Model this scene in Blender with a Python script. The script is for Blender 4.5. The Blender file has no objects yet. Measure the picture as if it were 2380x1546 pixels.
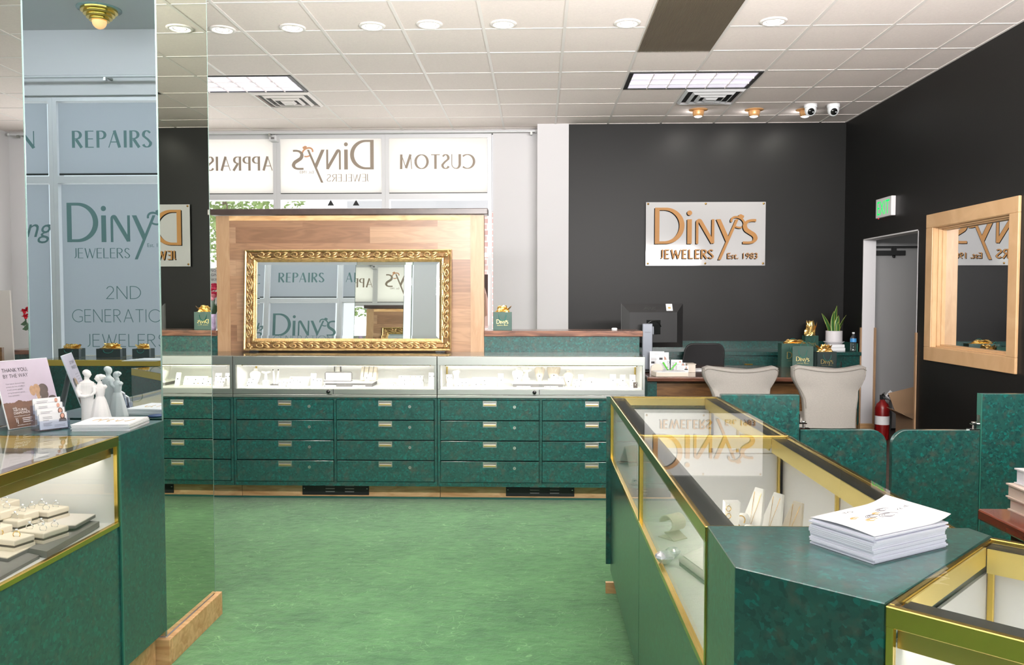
import bpy, bmesh, math, random
from mathutils import Vector, Matrix

SC = bpy.context.scene
COL = SC.collection
PI = math.pi
rnd = random.Random(7)

# ---------------------------------------------------------------- camera, world, light, exposure
F_PX, CX, CY = 1930.0, 1190.0, 773.0
PITCH, YAW = math.radians(2.3736), math.radians(1.8384)
CAM_Z = 1.48
cam_data = bpy.data.cameras.new('camera')
cam_data.sensor_width = 36.0
cam_data.lens = 36.0 * F_PX / 2380.0
cam_data.clip_start = 0.05
cam_data.clip_end = 200
cam = bpy.data.objects.new('camera', cam_data)
COL.objects.link(cam)
cam.location = (0, 0, CAM_Z)
cam.rotation_euler = (PI / 2 - PITCH, 0, YAW)
SC.camera = cam

SC.view_settings.view_transform = 'Standard'
SC.view_settings.look = 'None'
SC.view_settings.gamma = 1.0
SC.view_settings.use_curve_mapping = False
SC.view_settings.exposure = 0.0
SC.cycles.max_bounces = 9
SC.cycles.diffuse_bounces = 4
SC.cycles.glossy_bounces = 6
SC.cycles.transmission_bounces = 6
SC.cycles.transparent_max_bounces = 24
SC.cycles.caustics_reflective = True
SC.cycles.caustics_refractive = False
SC.cycles.sample_clamp_indirect = 6.0
SC.cycles.use_denoising = True

world = bpy.data.worlds.new('sky')
SC.world = world
world.use_nodes = True
wn = world.node_tree.nodes
wl = world.node_tree.links
wn.clear()
w_out = wn.new('ShaderNodeOutputWorld')
w_bg = wn.new('ShaderNodeBackground')
w_tc = wn.new('ShaderNodeTexCoord')
w_sep = wn.new('ShaderNodeSeparateXYZ')
w_map = wn.new('ShaderNodeMapRange')
w_ramp = wn.new('ShaderNodeValToRGB')
wl.new(w_tc.outputs['Generated'], w_sep.inputs[0])
wl.new(w_sep.outputs['Y'], w_map.inputs['Value'])
w_map.inputs['From Min'].default_value = -1
w_map.inputs['From Max'].default_value = 1
wl.new(w_map.outputs[0], w_ramp.inputs[0])
# hazy bright sky, brighter towards the sun side (+y), bluish away from it
w_ramp.color_ramp.elements[0].position = 0.15
w_ramp.color_ramp.elements[0].color = (0.42, 0.44, 0.47, 1)
w_ramp.color_ramp.elements[1].position = 0.85
w_ramp.color_ramp.elements[1].color = (1.0, 0.985, 0.96, 1)
wl.new(w_ramp.outputs[0], w_bg.inputs['Color'])
w_bg.inputs['Strength'].default_value = 3.0
wl.new(w_bg.outputs[0], w_out.inputs[0])


def area_light(name, loc, rot, sx, sy, energy, color=(1, 1, 1), spread=None):
    d = bpy.data.lights.new(name, 'AREA')
    d.shape = 'RECTANGLE'
    d.size, d.size_y = sx, sy
    d.energy = energy
    d.color = color
    if spread:
        d.spread = spread
    o = bpy.data.objects.new(name, d)
    COL.objects.link(o)
    o.location = loc
    o.rotation_euler = rot
    return o


# added area light at an unseen window, assumed right of the shaded ones
area_light('front_fill', (1.05, -1.85, 2.6), (-PI / 2, 0, PI), 4.6, 3.0, 55, (1.0, 0.98, 0.97))
# daylight of the long back window
area_light('daylight_back', (-3.2, 10.7, 1.75), (-PI / 2 - math.radians(20), 0, 0), 5.2, 1.8, 190, (1.0, 0.98, 0.965))
# added area light, unseen, brightening the shop-front wall for the mirrors
area_light('front_wall_fill', (-3.6, -.2, 4.2), (-math.radians(45), 0, 0), 5.0, 0.5, 85, (0.90, 0.95, 1.0))
# added area light without a fixture, brightening the main ceiling from below
area_light('ceiling_fill', (1.05, 1.66, 2.35), (-PI / 2 - math.radians(52), 0, PI), 4.6, 0.5, 930, (1.0, 0.972, 0.955))


# ---------------------------------------------------------------- picture helpers (pixel of the photograph -> point on a plane)
_cp, _sp, _ca, _sa = math.cos(PITCH), math.sin(PITCH), math.cos(YAW), math.sin(YAW)
_FW = Vector((-_sa * _cp, _ca * _cp, -_sp))
_RT = Vector((_ca, _sa, 0))
_UP = _RT.cross(_FW)


def _ray(x, y):
    return _FW + _RT * ((x - CX) / F_PX) - _UP * ((y - CY) / F_PX)


def on_y(x, y, Y):
    d = _ray(x, y)
    return Vector((0, 0, CAM_Z)) + d * (Y / d.y)


def on_x(x, y, X):
    d = _ray(x, y)
    return Vector((0, 0, CAM_Z)) + d * (X / d.x)


def on_z(x, y, Z):
    d = _ray(x, y)
    return Vector((0, 0, CAM_Z)) + d * ((Z - CAM_Z) / d.z)


# ---------------------------------------------------------------- materials
def lin(c):
    return tuple((v / 255 / 12.92) if v / 255 <= 0.04045 else ((v / 255 + 0.055) / 1.055) ** 2.4 for v in c)


def nt(name):
    m = bpy.data.materials.new(name)
    m.use_nodes = True
    n, l = m.node_tree.nodes, m.node_tree.links
    b = n['Principled BSDF']
    return m, n, l, b


def mat(name, rgb, rough=0.5, metal=0.0, spec=0.5, coat=0.0, emit=None, estr=0.0, var=0.0, vscale=8.0, bump=0.0, bscale=60.0, stretch=(1, 1, 1)):
    """plain procedural material: sRGB colour, gentle noise variation and bump"""
    m, n, l, b = nt(name)
    c = lin(rgb)
    b.inputs['Base Color'].default_value = (*c, 1)
    b.inputs['Roughness'].default_value = rough
    b.inputs['Metallic'].default_value = metal
    b.inputs['Specular IOR Level'].default_value = spec
    b.inputs['Coat Weight'].default_value = coat
    b.inputs['Coat Roughness'].default_value = 0.05
    if emit:
        b.inputs['Emission Color'].default_value = (*lin(emit), 1)
        b.inputs['Emission Strength'].default_value = estr
    if var or bump:
        tc = n.new('ShaderNodeTexCoord')
        mp = n.new('ShaderNodeMapping')
        mp.inputs['Scale'].default_value = stretch
        l.new(tc.outputs['Object'], mp.inputs[0])
    if var:
        no = n.new('ShaderNodeTexNoise')
        no.inputs['Scale'].default_value = vscale
        no.inputs['Detail'].default_value = 4
        l.new(mp.outputs[0], no.inputs['Vector'])
        r = n.new('ShaderNodeValToRGB')
        r.color_ramp.elements[0].position = 0.3
        r.color_ramp.elements[1].position = 0.7
        r.color_ramp.elements[0].color = (*[v * (1 - var) for v in c], 1)
        r.color_ramp.elements[1].color = (*[min(1, v * (1 + var)) for v in c], 1)
        l.new(no.outputs['Fac'], r.inputs[0])
        l.new(r.outputs[0], b.inputs['Base Color'])
    if bump:
        nb = n.new('ShaderNodeTexNoise')
        nb.inputs['Scale'].default_value = bscale
        nb.inputs['Detail'].default_value = 3
        l.new(mp.outputs[0], nb.inputs['Vector'])
        bp = n.new('ShaderNodeBump')
        bp.inputs['Strength'].default_value = bump
        bp.inputs['Distance'].default_value = 0.004
        l.new(nb.outputs['Fac'], bp.inputs['Height'])
        l.new(bp.outputs[0], b.inputs['Normal'])
    return m


def laminate(name, dark, base, light, rust, scale=70.0, rough=0.28):
    """mottled green stone-look laminate: warped cells of teal with rust flecks"""
    m, n, l, b = nt(name)
    tc = n.new('ShaderNodeTexCoord')
    no = n.new('ShaderNodeTexNoise')
    no.inputs['Scale'].default_value = scale * 0.55
    no.inputs['Detail'].default_value = 3
    l.new(tc.outputs['Object'], no.inputs['Vector'])
    mx = n.new('ShaderNodeMixRGB')
    mx.blend_type = 'ADD'
    mx.inputs[0].default_value = 0.028
    l.new(tc.outputs['Object'], mx.inputs[1])
    l.new(no.outputs['Color'], mx.inputs[2])
    vo = n.new('ShaderNodeTexVoronoi')
    vo.inputs['Scale'].default_value = scale
    vo.inputs['Randomness'].default_value = 1
    l.new(mx.outputs[0], vo.inputs['Vector'])
    sep = n.new('ShaderNodeSeparateColor')
    l.new(vo.outputs['Color'], sep.inputs[0])
    r = n.new('ShaderNodeValToRGB')
    e = r.color_ramp.elements
    e[0].position, e[0].color = 0.0, (*lin(dark), 1)
    e[1].position, e[1].color = 1.0, (*lin(light), 1)
    e.new(0.45).color = (*lin(base), 1)
    e.new(0.75).color = (*lin(base), 1)
    l.new(sep.outputs[0], r.inputs[0])
    n2 = n.new('ShaderNodeTexNoise')
    n2.inputs['Scale'].default_value = scale * 0.28
    n2.inputs['Detail'].default_value = 5
    l.new(tc.outputs['Object'], n2.inputs['Vector'])
    r2 = n.new('ShaderNodeValToRGB')
    r2.color_ramp.elements[0].position = 0.55
    r2.color_ramp.elements[1].position = 0.72
    r2.color_ramp.elements[0].color = (0, 0, 0, 1)
    r2.color_ramp.elements[1].color = (0.6, 0.6, 0.6, 1)
    l.new(n2.outputs['Fac'], r2.inputs[0])
    m2 = n.new('ShaderNodeMixRGB')
    l.new(r2.outputs[0], m2.inputs[0])
    l.new(r.outputs[0], m2.inputs[1])
    m2.inputs[2].default_value = (*lin(rust), 1)
    l.new(m2.outputs[0], b.inputs['Base Color'])
    b.inputs['Roughness'].default_value = rough
    b.inputs['Specular IOR Level'].default_value = 0.5
    b.inputs['Coat Weight'].default_value = 0.55
    b.inputs['Coat Roughness'].default_value = 0.14
    return m


def wood(name, light, dark, scale=(1, 1, 1), rough=0.4, grain=9.0, coat=0.0):
    m, n, l, b = nt(name)
    tc = n.new('ShaderNodeTexCoord')
    mp = n.new('ShaderNodeMapping')
    mp.inputs['Scale'].default_value = scale
    l.new(tc.outputs['Object'], mp.inputs[0])
    no = n.new('ShaderNodeTexNoise')
    no.inputs['Scale'].default_value = grain
    no.inputs['Detail'].default_value = 6
    no.inputs['Distortion'].default_value = 1.2
    l.new(mp.outputs[0], no.inputs['Vector'])
    r = n.new('ShaderNodeValToRGB')
    r.color_ramp.elements[0].position = 0.32
    r.color_ramp.elements[1].position = 0.68
    r.color_ramp.elements[0].color = (*lin(dark), 1)
    r.color_ramp.elements[1].color = (*lin(light), 1)
    l.new(no.outputs['Fac'], r.inputs[0])
    l.new(r.outputs[0], b.inputs['Base Color'])
    b.inputs['Roughness'].default_value = rough
    b.inputs['Coat Weight'].default_value = coat
    b.inputs['Coat Roughness'].default_value = 0.08
    return m


def planks(name):
    """oiled hickory boards laid horizontally, each board its own tone, with cathedral grain"""
    m, n, l, b = nt(name)
    tc = n.new('ShaderNodeTexCoord')
    sw = n.new('ShaderNodeMapping')
    sw.inputs['Rotation'].default_value = (PI / 2, 0, 0)
    sw.inputs['Location'].default_value = (0.37, 0, 0)
    l.new(tc.outputs['Object'], sw.inputs[0])
    br = n.new('ShaderNodeTexBrick')
    br.inputs['Scale'].default_value = 1.0
    br.inputs['Brick Width'].default_value = 1.05
    br.inputs['Row Height'].default_value = 0.127
    br.inputs['Mortar Size'].default_value = 0.0006
    br.inputs['Color1'].default_value = (0, 0, 0, 1)
    br.inputs['Color2'].default_value = (1, 1, 1, 1)
    br.inputs['Mortar'].default_value = (0.3, 0.3, 0.3, 1)
    l.new(sw.outputs[0], br.inputs['Vector'])
    # grain, shifted per board
    ad = n.new('ShaderNodeVectorMath')
    ad.operation = 'MULTIPLY_ADD'
    l.new(br.outputs['Color'], ad.inputs[0])
    ad.inputs[1].default_value = (7, 3, 11)
    l.new(tc.outputs['Object'], ad.inputs[2])
    mp = n.new('ShaderNodeMapping')
    mp.inputs['Scale'].default_value = (1.1, 1, 9)
    l.new(ad.outputs[0], mp.inputs[0])
    no = n.new('ShaderNodeTexNoise')
    no.inputs['Scale'].default_value = 1.6
    no.inputs['Detail'].default_value = 3
    no.inputs['Distortion'].default_value = 0.6
    l.new(mp.outputs[0], no.inputs['Vector'])
    wv = n.new('ShaderNodeMath')
    wv.operation = 'MULTIPLY'
    wv.inputs[1].default_value = 34
    l.new(no.outputs['Fac'], wv.inputs[0])
    sn = n.new('ShaderNodeMath')
    sn.operation = 'SINE'
    l.new(wv.outputs[0], sn.inputs[0])
    mr = n.new('ShaderNodeMapRange')
    mr.inputs['From Min'].default_value = -1
    mr.inputs['From Max'].default_value = 1
    mr.inputs['To Min'].default_value = 0.86
    mr.inputs['To Max'].default_value = 1.06
    l.new(sn.outputs[0], mr.inputs['Value'])
    r = n.new('ShaderNodeValToRGB')
    e = r.color_ramp.elements
    e[0].position, e[0].color = 0.0, (*lin((120, 88, 66)), 1)
    e[1].position, e[1].color = 1.0, (*lin((162, 131, 104)), 1)
    e.new(0.35).color = (*lin((138, 105, 80)), 1)
    e.new(0.6).color = (*lin((150, 117, 90)), 1)
    l.new(br.outputs['Color'], r.inputs[0])
    mu = n.new('ShaderNodeMixRGB')
    mu.blend_type = 'MULTIPLY'
    mu.inputs[0].default_value = 1
    l.new(r.outputs[0], mu.inputs[1])
    l.new(mr.outputs[0], mu.inputs[2])
    l.new(mu.outputs[0], b.inputs['Base Color'])
    b.inputs['Roughness'].default_value = 0.33
    return m


def thin_glass(name, tint=(1, 1, 1), f0=0.04, rough=0.0):
    """window-pane glass: clear, mirror-like at grazing angles"""
    m, n, l, b = nt(name)
    n.remove(b)
    out = n['Material Output']
    lw = n.new('ShaderNodeLayerWeight')
    lw.inputs['Blend'].default_value = 0.5
    pw = n.new('ShaderNodeMath')
    pw.operation = 'POWER'
    pw.inputs[1].default_value = 5.0
    l.new(lw.outputs['Facing'], pw.inputs[0])
    ma = n.new('ShaderNodeMath')
    ma.operation = 'MULTIPLY_ADD'
    ma.inputs[1].default_value = 1 - f0
    ma.inputs[2].default_value = f0
    l.new(pw.outputs[0], ma.inputs[0])
    tr = n.new('ShaderNodeBsdfTransparent')
    tr.inputs['Color'].default_value = (*tint, 1)
    gl = n.new('ShaderNodeBsdfGlossy')
    gl.inputs['Roughness'].default_value = rough
    mi = n.new('ShaderNodeMixShader')
    l.new(ma.outputs[0], mi.inputs[0])
    l.new(tr.outputs[0], mi.inputs[1])
    l.new(gl.outputs[0], mi.inputs[2])
    l.new(mi.outputs[0], out.inputs[0])
    return m


def mirror(name, tint):
    m, n, l, b = nt(name)
    b.inputs['Base Color'].default_value = (*lin(tint), 1)
    b.inputs['Metallic'].default_value = 1
    b.inputs['Roughness'].default_value = 0.0
    return m


def shade_mat(name, col, trans, gloss):
    """woven solar shade: lets daylight glow through, with a faint sheen"""
    m, n, l, b = nt(name)
    n.remove(b)
    out = n['Material Output']
    df = n.new('ShaderNodeBsdfDiffuse')
    df.inputs['Color'].default_value = (*lin(col), 1)
    tl = n.new('ShaderNodeBsdfTranslucent')
    tl.inputs['Color'].default_value = (*lin(col), 1)
    mi = n.new('ShaderNodeMixShader')
    mi.inputs[0].default_value = trans
    l.new(df.outputs[0], mi.inputs[1])
    l.new(tl.outputs[0], mi.inputs[2])
    gl = n.new('ShaderNodeBsdfGlossy')
    gl.inputs['Roughness'].default_value = 0.02
    m2 = n.new('ShaderNodeMixShader')
    m2.inputs[0].default_value = gloss
    l.new(mi.outputs[0], m2.inputs[1])
    l.new(gl.outputs[0], m2.inputs[2])
    l.new(m2.outputs[0], out.inputs[0])
    return m


def glow(name, rgb, s):
    m, n, l, b = nt(name)
    b.inputs['Base Color'].default_value = (*lin(rgb), 1)
    b.inputs['Emission Color'].default_value = (*lin(rgb), 1)
    b.inputs['Emission Strength'].default_value = s
    return m


def carpet_mat():
    m, n, l, b = nt('carpet')
    tc = n.new('ShaderNodeTexCoord')
    # broad mottling under a fine streaky pile
    n1 = n.new('ShaderNodeTexNoise')
    n1.inputs['Scale'].default_value = 2.2
    n1.inputs['Detail'].default_value = 3
    l.new(tc.outputs['Object'], n1.inputs['Vector'])
    mpp = n.new('ShaderNodeMapping')
    mpp.inputs['Scale'].default_value = (1.0, 2.2, 1.0)
    mpp.inputs['Rotation'].default_value = (0, 0, 0.25)
    l.new(tc.outputs['Object'], mpp.inputs[0])
    n1b = n.new('ShaderNodeTexNoise')
    n1b.inputs['Scale'].default_value = 11
    n1b.inputs['Detail'].default_value = 9
    n1b.inputs['Roughness'].default_value = 0.68
    n1b.inputs['Distortion'].default_value = 0.5
    l.new(mpp.outputs[0], n1b.inputs['Vector'])
    mxn = n.new('ShaderNodeMixRGB')
    mxn.inputs[0].default_value = 0.62
    l.new(n1.outputs['Fac'], mxn.inputs[1])
    l.new(n1b.outputs['Fac'], mxn.inputs[2])
    r1 = n.new('ShaderNodeValToRGB')
    r1.color_ramp.elements[0].position = 0.34
    r1.color_ramp.elements[1].position = 0.64
    r1.color_ramp.elements[0].color = (*lin((46, 92, 56)), 1)
    r1.color_ramp.elements[1].color = (*lin((84, 136, 86)), 1)
    l.new(mxn.outputs[0], r1.inputs[0])
    # thin curled tendrils: a narrow band of a distorted noise
    n2 = n.new('ShaderNodeTexNoise')
    n2.inputs['Scale'].default_value = 5.6
    n2.inputs['Detail'].default_value = 1.0
    n2.inputs['Distortion'].default_value = 2.6
    l.new(tc.outputs['Object'], n2.inputs['Vector'])
    ds = n.new('ShaderNodeMath')
    ds.operation = 'SUBTRACT'
    ds.inputs[1].default_value = 0.5
    l.new(n2.outputs['Fac'], ds.inputs[0])
    ab = n.new('ShaderNodeMath')
    ab.operation = 'ABSOLUTE'
    l.new(ds.outputs[0], ab.inputs[0])
    r2 = n.new('ShaderNodeValToRGB')
    r2.color_ramp.elements[0].position = 0.0
    r2.color_ramp.elements[0].color = (0.45, 0.45, 0.45, 1)
    r2.color_ramp.elements[1].position = 0.010
    r2.color_ramp.elements[1].color = (0, 0, 0, 1)
    l.new(ab.outputs[0], r2.inputs[0])
    # tendrils broken up
    n3 = n.new('ShaderNodeTexNoise')
    n3.inputs['Scale'].default_value = 6.5
    l.new(tc.outputs['Object'], n3.inputs['Vector'])
    r3 = n.new('ShaderNodeValToRGB')
    r3.color_ramp.elements[0].position = 0.47
    r3.color_ramp.elements[1].position = 0.54
    l.new(n3.outputs['Fac'], r3.inputs[0])
    mm = n.new('ShaderNodeMixRGB')
    mm.blend_type = 'MULTIPLY'
    mm.inputs[0].default_value = 1
    l.new(r2.outputs[0], mm.inputs[1])
    l.new(r3.outputs[0], mm.inputs[2])
    mx = n.new('ShaderNodeMixRGB')
    l.new(mm.outputs[0], mx.inputs[0])
    l.new(r1.outputs[0], mx.inputs[1])
    mx.inputs[2].default_value = (*lin((150, 200, 142)), 1)
    l.new(mx.outputs[0], b.inputs['Base Color'])
    b.inputs['Roughness'].default_value = 0.95
    b.inputs['Specular IOR Level'].default_value = 0.1
    b.inputs['Sheen Weight'].default_value = 0.25
    nb = n.new('ShaderNodeTexNoise')
    nb.inputs['Scale'].default_value = 14
    nb.inputs['Detail'].default_value = 8
    nb.inputs['Roughness'].default_value = 0.7
    l.new(tc.outputs['Object'], nb.inputs['Vector'])
    bp = n.new('ShaderNodeBump')
    bp.inputs['Strength'].default_value = 0.8
    bp.inputs['Distance'].default_value = 0.02
    l.new(nb.outputs['Fac'], bp.inputs['Height'])
    l.new(bp.outputs[0], b.inputs['Normal'])
    return m


def brick_mat():
    m, n, l, b = nt('brick_wall')
    tc = n.new('ShaderNodeTexCoord')
    mp = n.new('ShaderNodeMapping')
    mp.inputs['Rotation'].default_value = (PI / 2, 0, 0)
    l.new(tc.outputs['Object'], mp.inputs[0])
    br = n.new('ShaderNodeTexBrick')
    br.inputs['Scale'].default_value = 1.0
    br.inputs['Brick Width'].default_value = 0.42
    br.inputs['Row Height'].default_value = 0.14
    br.inputs['Mortar Size'].default_value = 0.02
    br.inputs['Color1'].default_value = (*lin((226, 176, 168)), 1)
    br.inputs['Color2'].default_value = (*lin((236, 200, 192)), 1)
    br.inputs['Mortar'].default_value = (*lin((240, 232, 228)), 1)
    l.new(mp.outputs[0], br.inputs['Vector'])
    l.new(br.outputs['Color'], b.inputs['Base Color'])
    b.inputs['Roughness'].default_value = 0.9
    return m


M = {}
M['carpet'] = carpet_mat()
M['green'] = laminate('green_laminate', (17, 50, 50), (27, 68, 63), (12, 90, 84), (68, 68, 60), 95.0)
M['green_edge'] = mat('green_edge', (38, 96, 84), 0.4)
M['ceiling'] = mat('ceiling_tile', (235, 223, 218), 0.95, spec=0.1, var=0.03, vscale=60, bump=0.25, bscale=160)
M['grid'] = mat('ceiling_grid', (228, 221, 217), 0.6)
M['black_wall'] = mat('black_paint', (23, 23, 22), 0.45, spec=0.25, bump=0.05, bscale=120)
M['white_wall'] = mat('white_paint', (216, 214, 216), 0.8, spec=0.2, bump=0.04, bscale=150)
M['gray_wall'] = mat('gray_paint', (150, 150, 150), 0.7)
M['alu'] = mat('brushed_aluminium', (176, 178, 174), 0.36, 1.0, bump=0.02, bscale=80, stretch=(0.05, 1, 1))
M['alu_matte'] = mat('painted_aluminium', (214, 214, 216), 0.45, 0.25)
M['stand_silver'] = mat('stand_silver', (116, 120, 128), 0.35, 0.5)
M['chrome'] = mat('chrome', (225, 225, 225), 0.1, 1.0)
M['brass'] = mat('polished_brass', (226, 196, 104), 0.2, 1.0)
M['brass_lit'] = mat('lit_brass', (232, 212, 136), 0.45, 0.7)  # brass lightened, its bright lighting put into the colour
M['brass_dull'] = mat('satin_brass', (205, 176, 96), 0.38, 1.0)
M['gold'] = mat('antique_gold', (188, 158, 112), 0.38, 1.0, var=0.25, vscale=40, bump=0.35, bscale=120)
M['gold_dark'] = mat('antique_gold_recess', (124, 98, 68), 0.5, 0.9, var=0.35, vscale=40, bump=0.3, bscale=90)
M['foil'] = mat('gold_tissue', (232, 196, 120), 0.26, 0.85)
M['oak'] = wood('oak', (222, 184, 136), (188, 142, 94), (1.2, 6, 6), 0.4, 4)
M['oak_frame'] = wood('oak_frame', (214, 176, 132), (200, 160, 116), (6, 1.4, 1.4), 0.4, 2.5)
M['oak_v'] = wood('oak_upright', (168, 137, 106), (152, 119, 88), (7, 7, 0.9), 0.4, 4)
M['planks'] = planks('hickory_boards')
M['dark_wood'] = wood('dark_stained_wood', (128, 88, 68), (66, 42, 34), (1.0, 9, 9), 0.22, 3, 0.3)
M['espresso'] = mat('espresso_cap', (64, 52, 48), 0.3, var=0.2, vscale=12)
M['walnut'] = wood('walnut_desk', (118, 78, 60), (74, 46, 36), (1.2, 10, 6), 0.16, 3, 0.5)
M['walnut_panel'] = wood('walnut_panel', (124, 90, 54), (92, 64, 38), (1.5, 8, 8), 0.3, 3)
M['mahogany'] = wood('mahogany', (104, 50, 34), (84, 38, 26), (5, 1, 5), 0.2, 2, 0.4)
M['glass'] = thin_glass('case_glass', (0.97, 0.985, 0.975), 0.04)
M['window_glass'] = thin_glass('window_glass', (0.97, 0.98, 0.98), 0.03)
M['acrylic'] = thin_glass('clear_acrylic', (0.90, 0.92, 0.97), 0.07)
M['mirror'] = mirror('mirror_glass', (236, 240, 236))
M['mirror_side'] = mirror('smoked_mirror_glass', (214, 220, 206))
M['mirror_blue'] = mirror('column_mirror_glass', (228, 238, 240))
M['mirror_edge'] = mat('ground_glass_edge', (120, 144, 138), 0.15, spec=0.8)
M['one_way'] = mirror('one_way_glass', (222, 224, 226))
M['handle_recess'] = mat('handle_recess', (186, 180, 166), 0.35, 0.8)
M['white'] = mat('white_laminate', (234, 234, 233), 0.4)
M['leather'] = mat('white_leatherette', (246, 245, 242), 0.45, bump=0.03, bscale=300)
M['cream'] = mat('cream_leatherette', (220, 210, 195), 0.5, bump=0.03, bscale=300)
M['linen'] = mat('beige_linen', (154, 150, 144), 0.9, spec=0.15, var=0.05, vscale=120, bump=0.2, bscale=400)
M['linen_piping'] = mat('linen_piping', (132, 127, 120), 0.9)
M['gray_board'] = mat('gray_suede', (120, 117, 117), 0.8, bump=0.05, bscale=200)
M['gray_top'] = mat('pale_gray_suede', (214, 208, 204), 0.8)
M['brown_strip'] = mat('brown_ribbon', (84, 72, 66), 0.6)
M['black'] = mat('black_plastic', (26, 27, 28), 0.45)
M['black_gloss'] = mat('black_gloss', (22, 24, 24), 0.15)
M['dark_rail'] = mat('dark_rail', (44, 48, 46), 0.35)
M['black_mesh'] = mat('black_mesh', (20, 20, 22), 0.8)
M['gap'] = mat('painted_gap_shade', (10, 22, 20), 0.9)  # shade of the drawer gaps put into the colour
M['paper'] = mat('paper', (246, 246, 248), 0.6)
M['paper_edge'] = mat('paper_edges', (236, 236, 246), 0.7)
M['ink'] = mat('gray_ink', (110, 108, 112), 0.7)
M['ink_dark'] = mat('dark_ink', (52, 50, 54), 0.7)
M['ink_gold'] = mat('gold_ink', (196, 160, 84), 0.4, 0.5)
M['silver'] = mat('silver_jewellery', (230, 230, 232), 0.12, 1.0)
M['yellow_gold'] = mat('gold_jewellery', (230, 190, 110), 0.15, 1.0)
M['gem_dark'] = mat('dark_gemstone', (40, 40, 56), 0.05, coat=1)
M['gem_red'] = mat('garnet', (120, 40, 44), 0.05, coat=1)
M['crystal'] = mat('cut_crystal', (226, 230, 238), 0.02, 0.35, spec=1.0)
M['sign_plate'] = mat('white_acrylic', (186, 185, 185), 0.08, spec=0.35)
M['sign_gold'] = mat('sign_gold_face', (176, 126, 70), 0.5, spec=0.3)
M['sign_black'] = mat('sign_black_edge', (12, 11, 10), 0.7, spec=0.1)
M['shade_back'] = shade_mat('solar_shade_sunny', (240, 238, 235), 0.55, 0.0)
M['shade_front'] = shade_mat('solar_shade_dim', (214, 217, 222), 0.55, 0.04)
M['shade_text'] = mat('taupe_lettering', (156, 142, 128), 0.7)
M['shade_text_blue'] = mat('slate_lettering', (96, 128, 128), 0.6)
M['rose_gold'] = mat('copper_lettering', (214, 160, 122), 0.6)
M['screw'] = mat('brass_screw', (224, 176, 100), 0.2, 1.0)
M['grille'] = mat('bronze_grille', (150, 138, 120), 0.35, 0.7)
M['lamp'] = glow('lamp_white', (255, 252, 246), 4.0)
M['tube_lamp'] = glow('tube_lamp', (240, 234, 250), 0.62)
M['strip_lamp'] = glow('case_strip_lamp', (255, 248, 240), 22.0)
M['strip_lamp_soft'] = glow('showcase_strip_lamp', (255, 248, 240), 8.5)
M['peach'] = mat('peach_metal', (222, 168, 112), 0.35, 0.3)
M['bulb_orange'] = glow('amber_bulb', (255, 190, 130), 0.9)
M['exit_green'] = glow('exit_green', (10, 240, 110), 0.75)
M['exit_body'] = mat('exit_body', (226, 222, 224), 0.4)
M['red_led'] = glow('red_led', (255, 40, 60), 1.0)
M['bag_green'] = mat('bag_green_card', (36, 72, 62), 0.45)
M['bag_black'] = mat('bag_dark_card', (34, 48, 48), 0.4)
M['cord_teal'] = mat('teal_cord', (24, 112, 100), 0.6)
M['gold_print'] = mat('gold_foil_print', (248, 228, 150), 0.25, 0.8)
M['ceramic'] = mat('speckled_ceramic', (226, 222, 224), 0.5, var=0.05, vscale=200)
M['bisque'] = mat('white_bisque', (244, 242, 240), 0.6)
M['red_paint'] = mat('extinguisher_red', (122, 18, 18), 0.3)
M['cardboard'] = mat('cardboard', (150, 122, 94), 0.8)
M['petal_pink'] = mat('pink_petal', (236, 72, 112), 0.6, var=0.35, vscale=18)
M['petal_light'] = mat('pale_pink_petal', (246, 160, 176), 0.6, var=0.2, vscale=18)
M['petal_red'] = mat('red_petal', (190, 18, 44), 0.6, var=0.25, vscale=18)
M['leaf'] = mat('dark_leaf', (52, 84, 56), 0.5, var=0.3, vscale=10)
M['leaf_out'] = mat('sunlit_foliage', (150, 172, 110), 0.7, var=0.3, vscale=6)
M['bark'] = mat('bark', (130, 116, 100), 0.9)
M['lavender'] = mat('lavender_wrap', (206, 188, 236), 0.5, var=0.4, vscale=30)
M['water'] = thin_glass('pet_bottle', (0.9, 0.94, 0.96), 0.22, 0.08)
M['label_blue'] = mat('bottle_label', (70, 150, 214), 0.4)
M['cap_white'] = mat('white_cap', (236, 238, 240), 0.4)
M['pen_green'] = mat('lime_pen', (84, 196, 52), 0.3)
M['sky_print'] = mat('mauve_sky_print', (186, 174, 188), 0.5, var=0.06, vscale=9)
M['earth_print'] = mat('earth_print', (82, 56, 40), 0.5, var=0.25, vscale=22, stretch=(1, 1, 3))
M['elephant_dark'] = mat('elephant_dark', (66, 56, 52), 0.6, var=0.3, vscale=60)
M['elephant_light'] = mat('elephant_light', (150, 120, 92), 0.6, var=0.3, vscale=70)
M['skin_print'] = mat('portrait_skin', (186, 142, 124), 0.6)
M['hair_print'] = mat('portrait_hair', (66, 44, 40), 0.6)
M['suit_print'] = mat('portrait_suit', (44, 42, 48), 0.6)
M['blouse_print'] = mat('portrait_blouse', (236, 198, 190), 0.6)
M['banner'] = mat('white_banner', (242, 242, 244), 0.6)
M['blue_disc'] = mat('navy_disc', (38, 62, 104), 0.3)
M['asphalt'] = mat('pale_concrete', (214, 212, 208), 0.9, var=0.06, vscale=1.0)
M['brick'] = brick_mat()
M['book_cream'] = mat('cream_cover', (206, 190, 178), 0.5)
M['book_white'] = mat('white_cover', (232, 230, 234), 0.4)
M['office_floor'] = wood('dark_plank_floor', (84, 66, 54), (52, 42, 36), (4, 0.6, 1), 0.4, 3)

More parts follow.
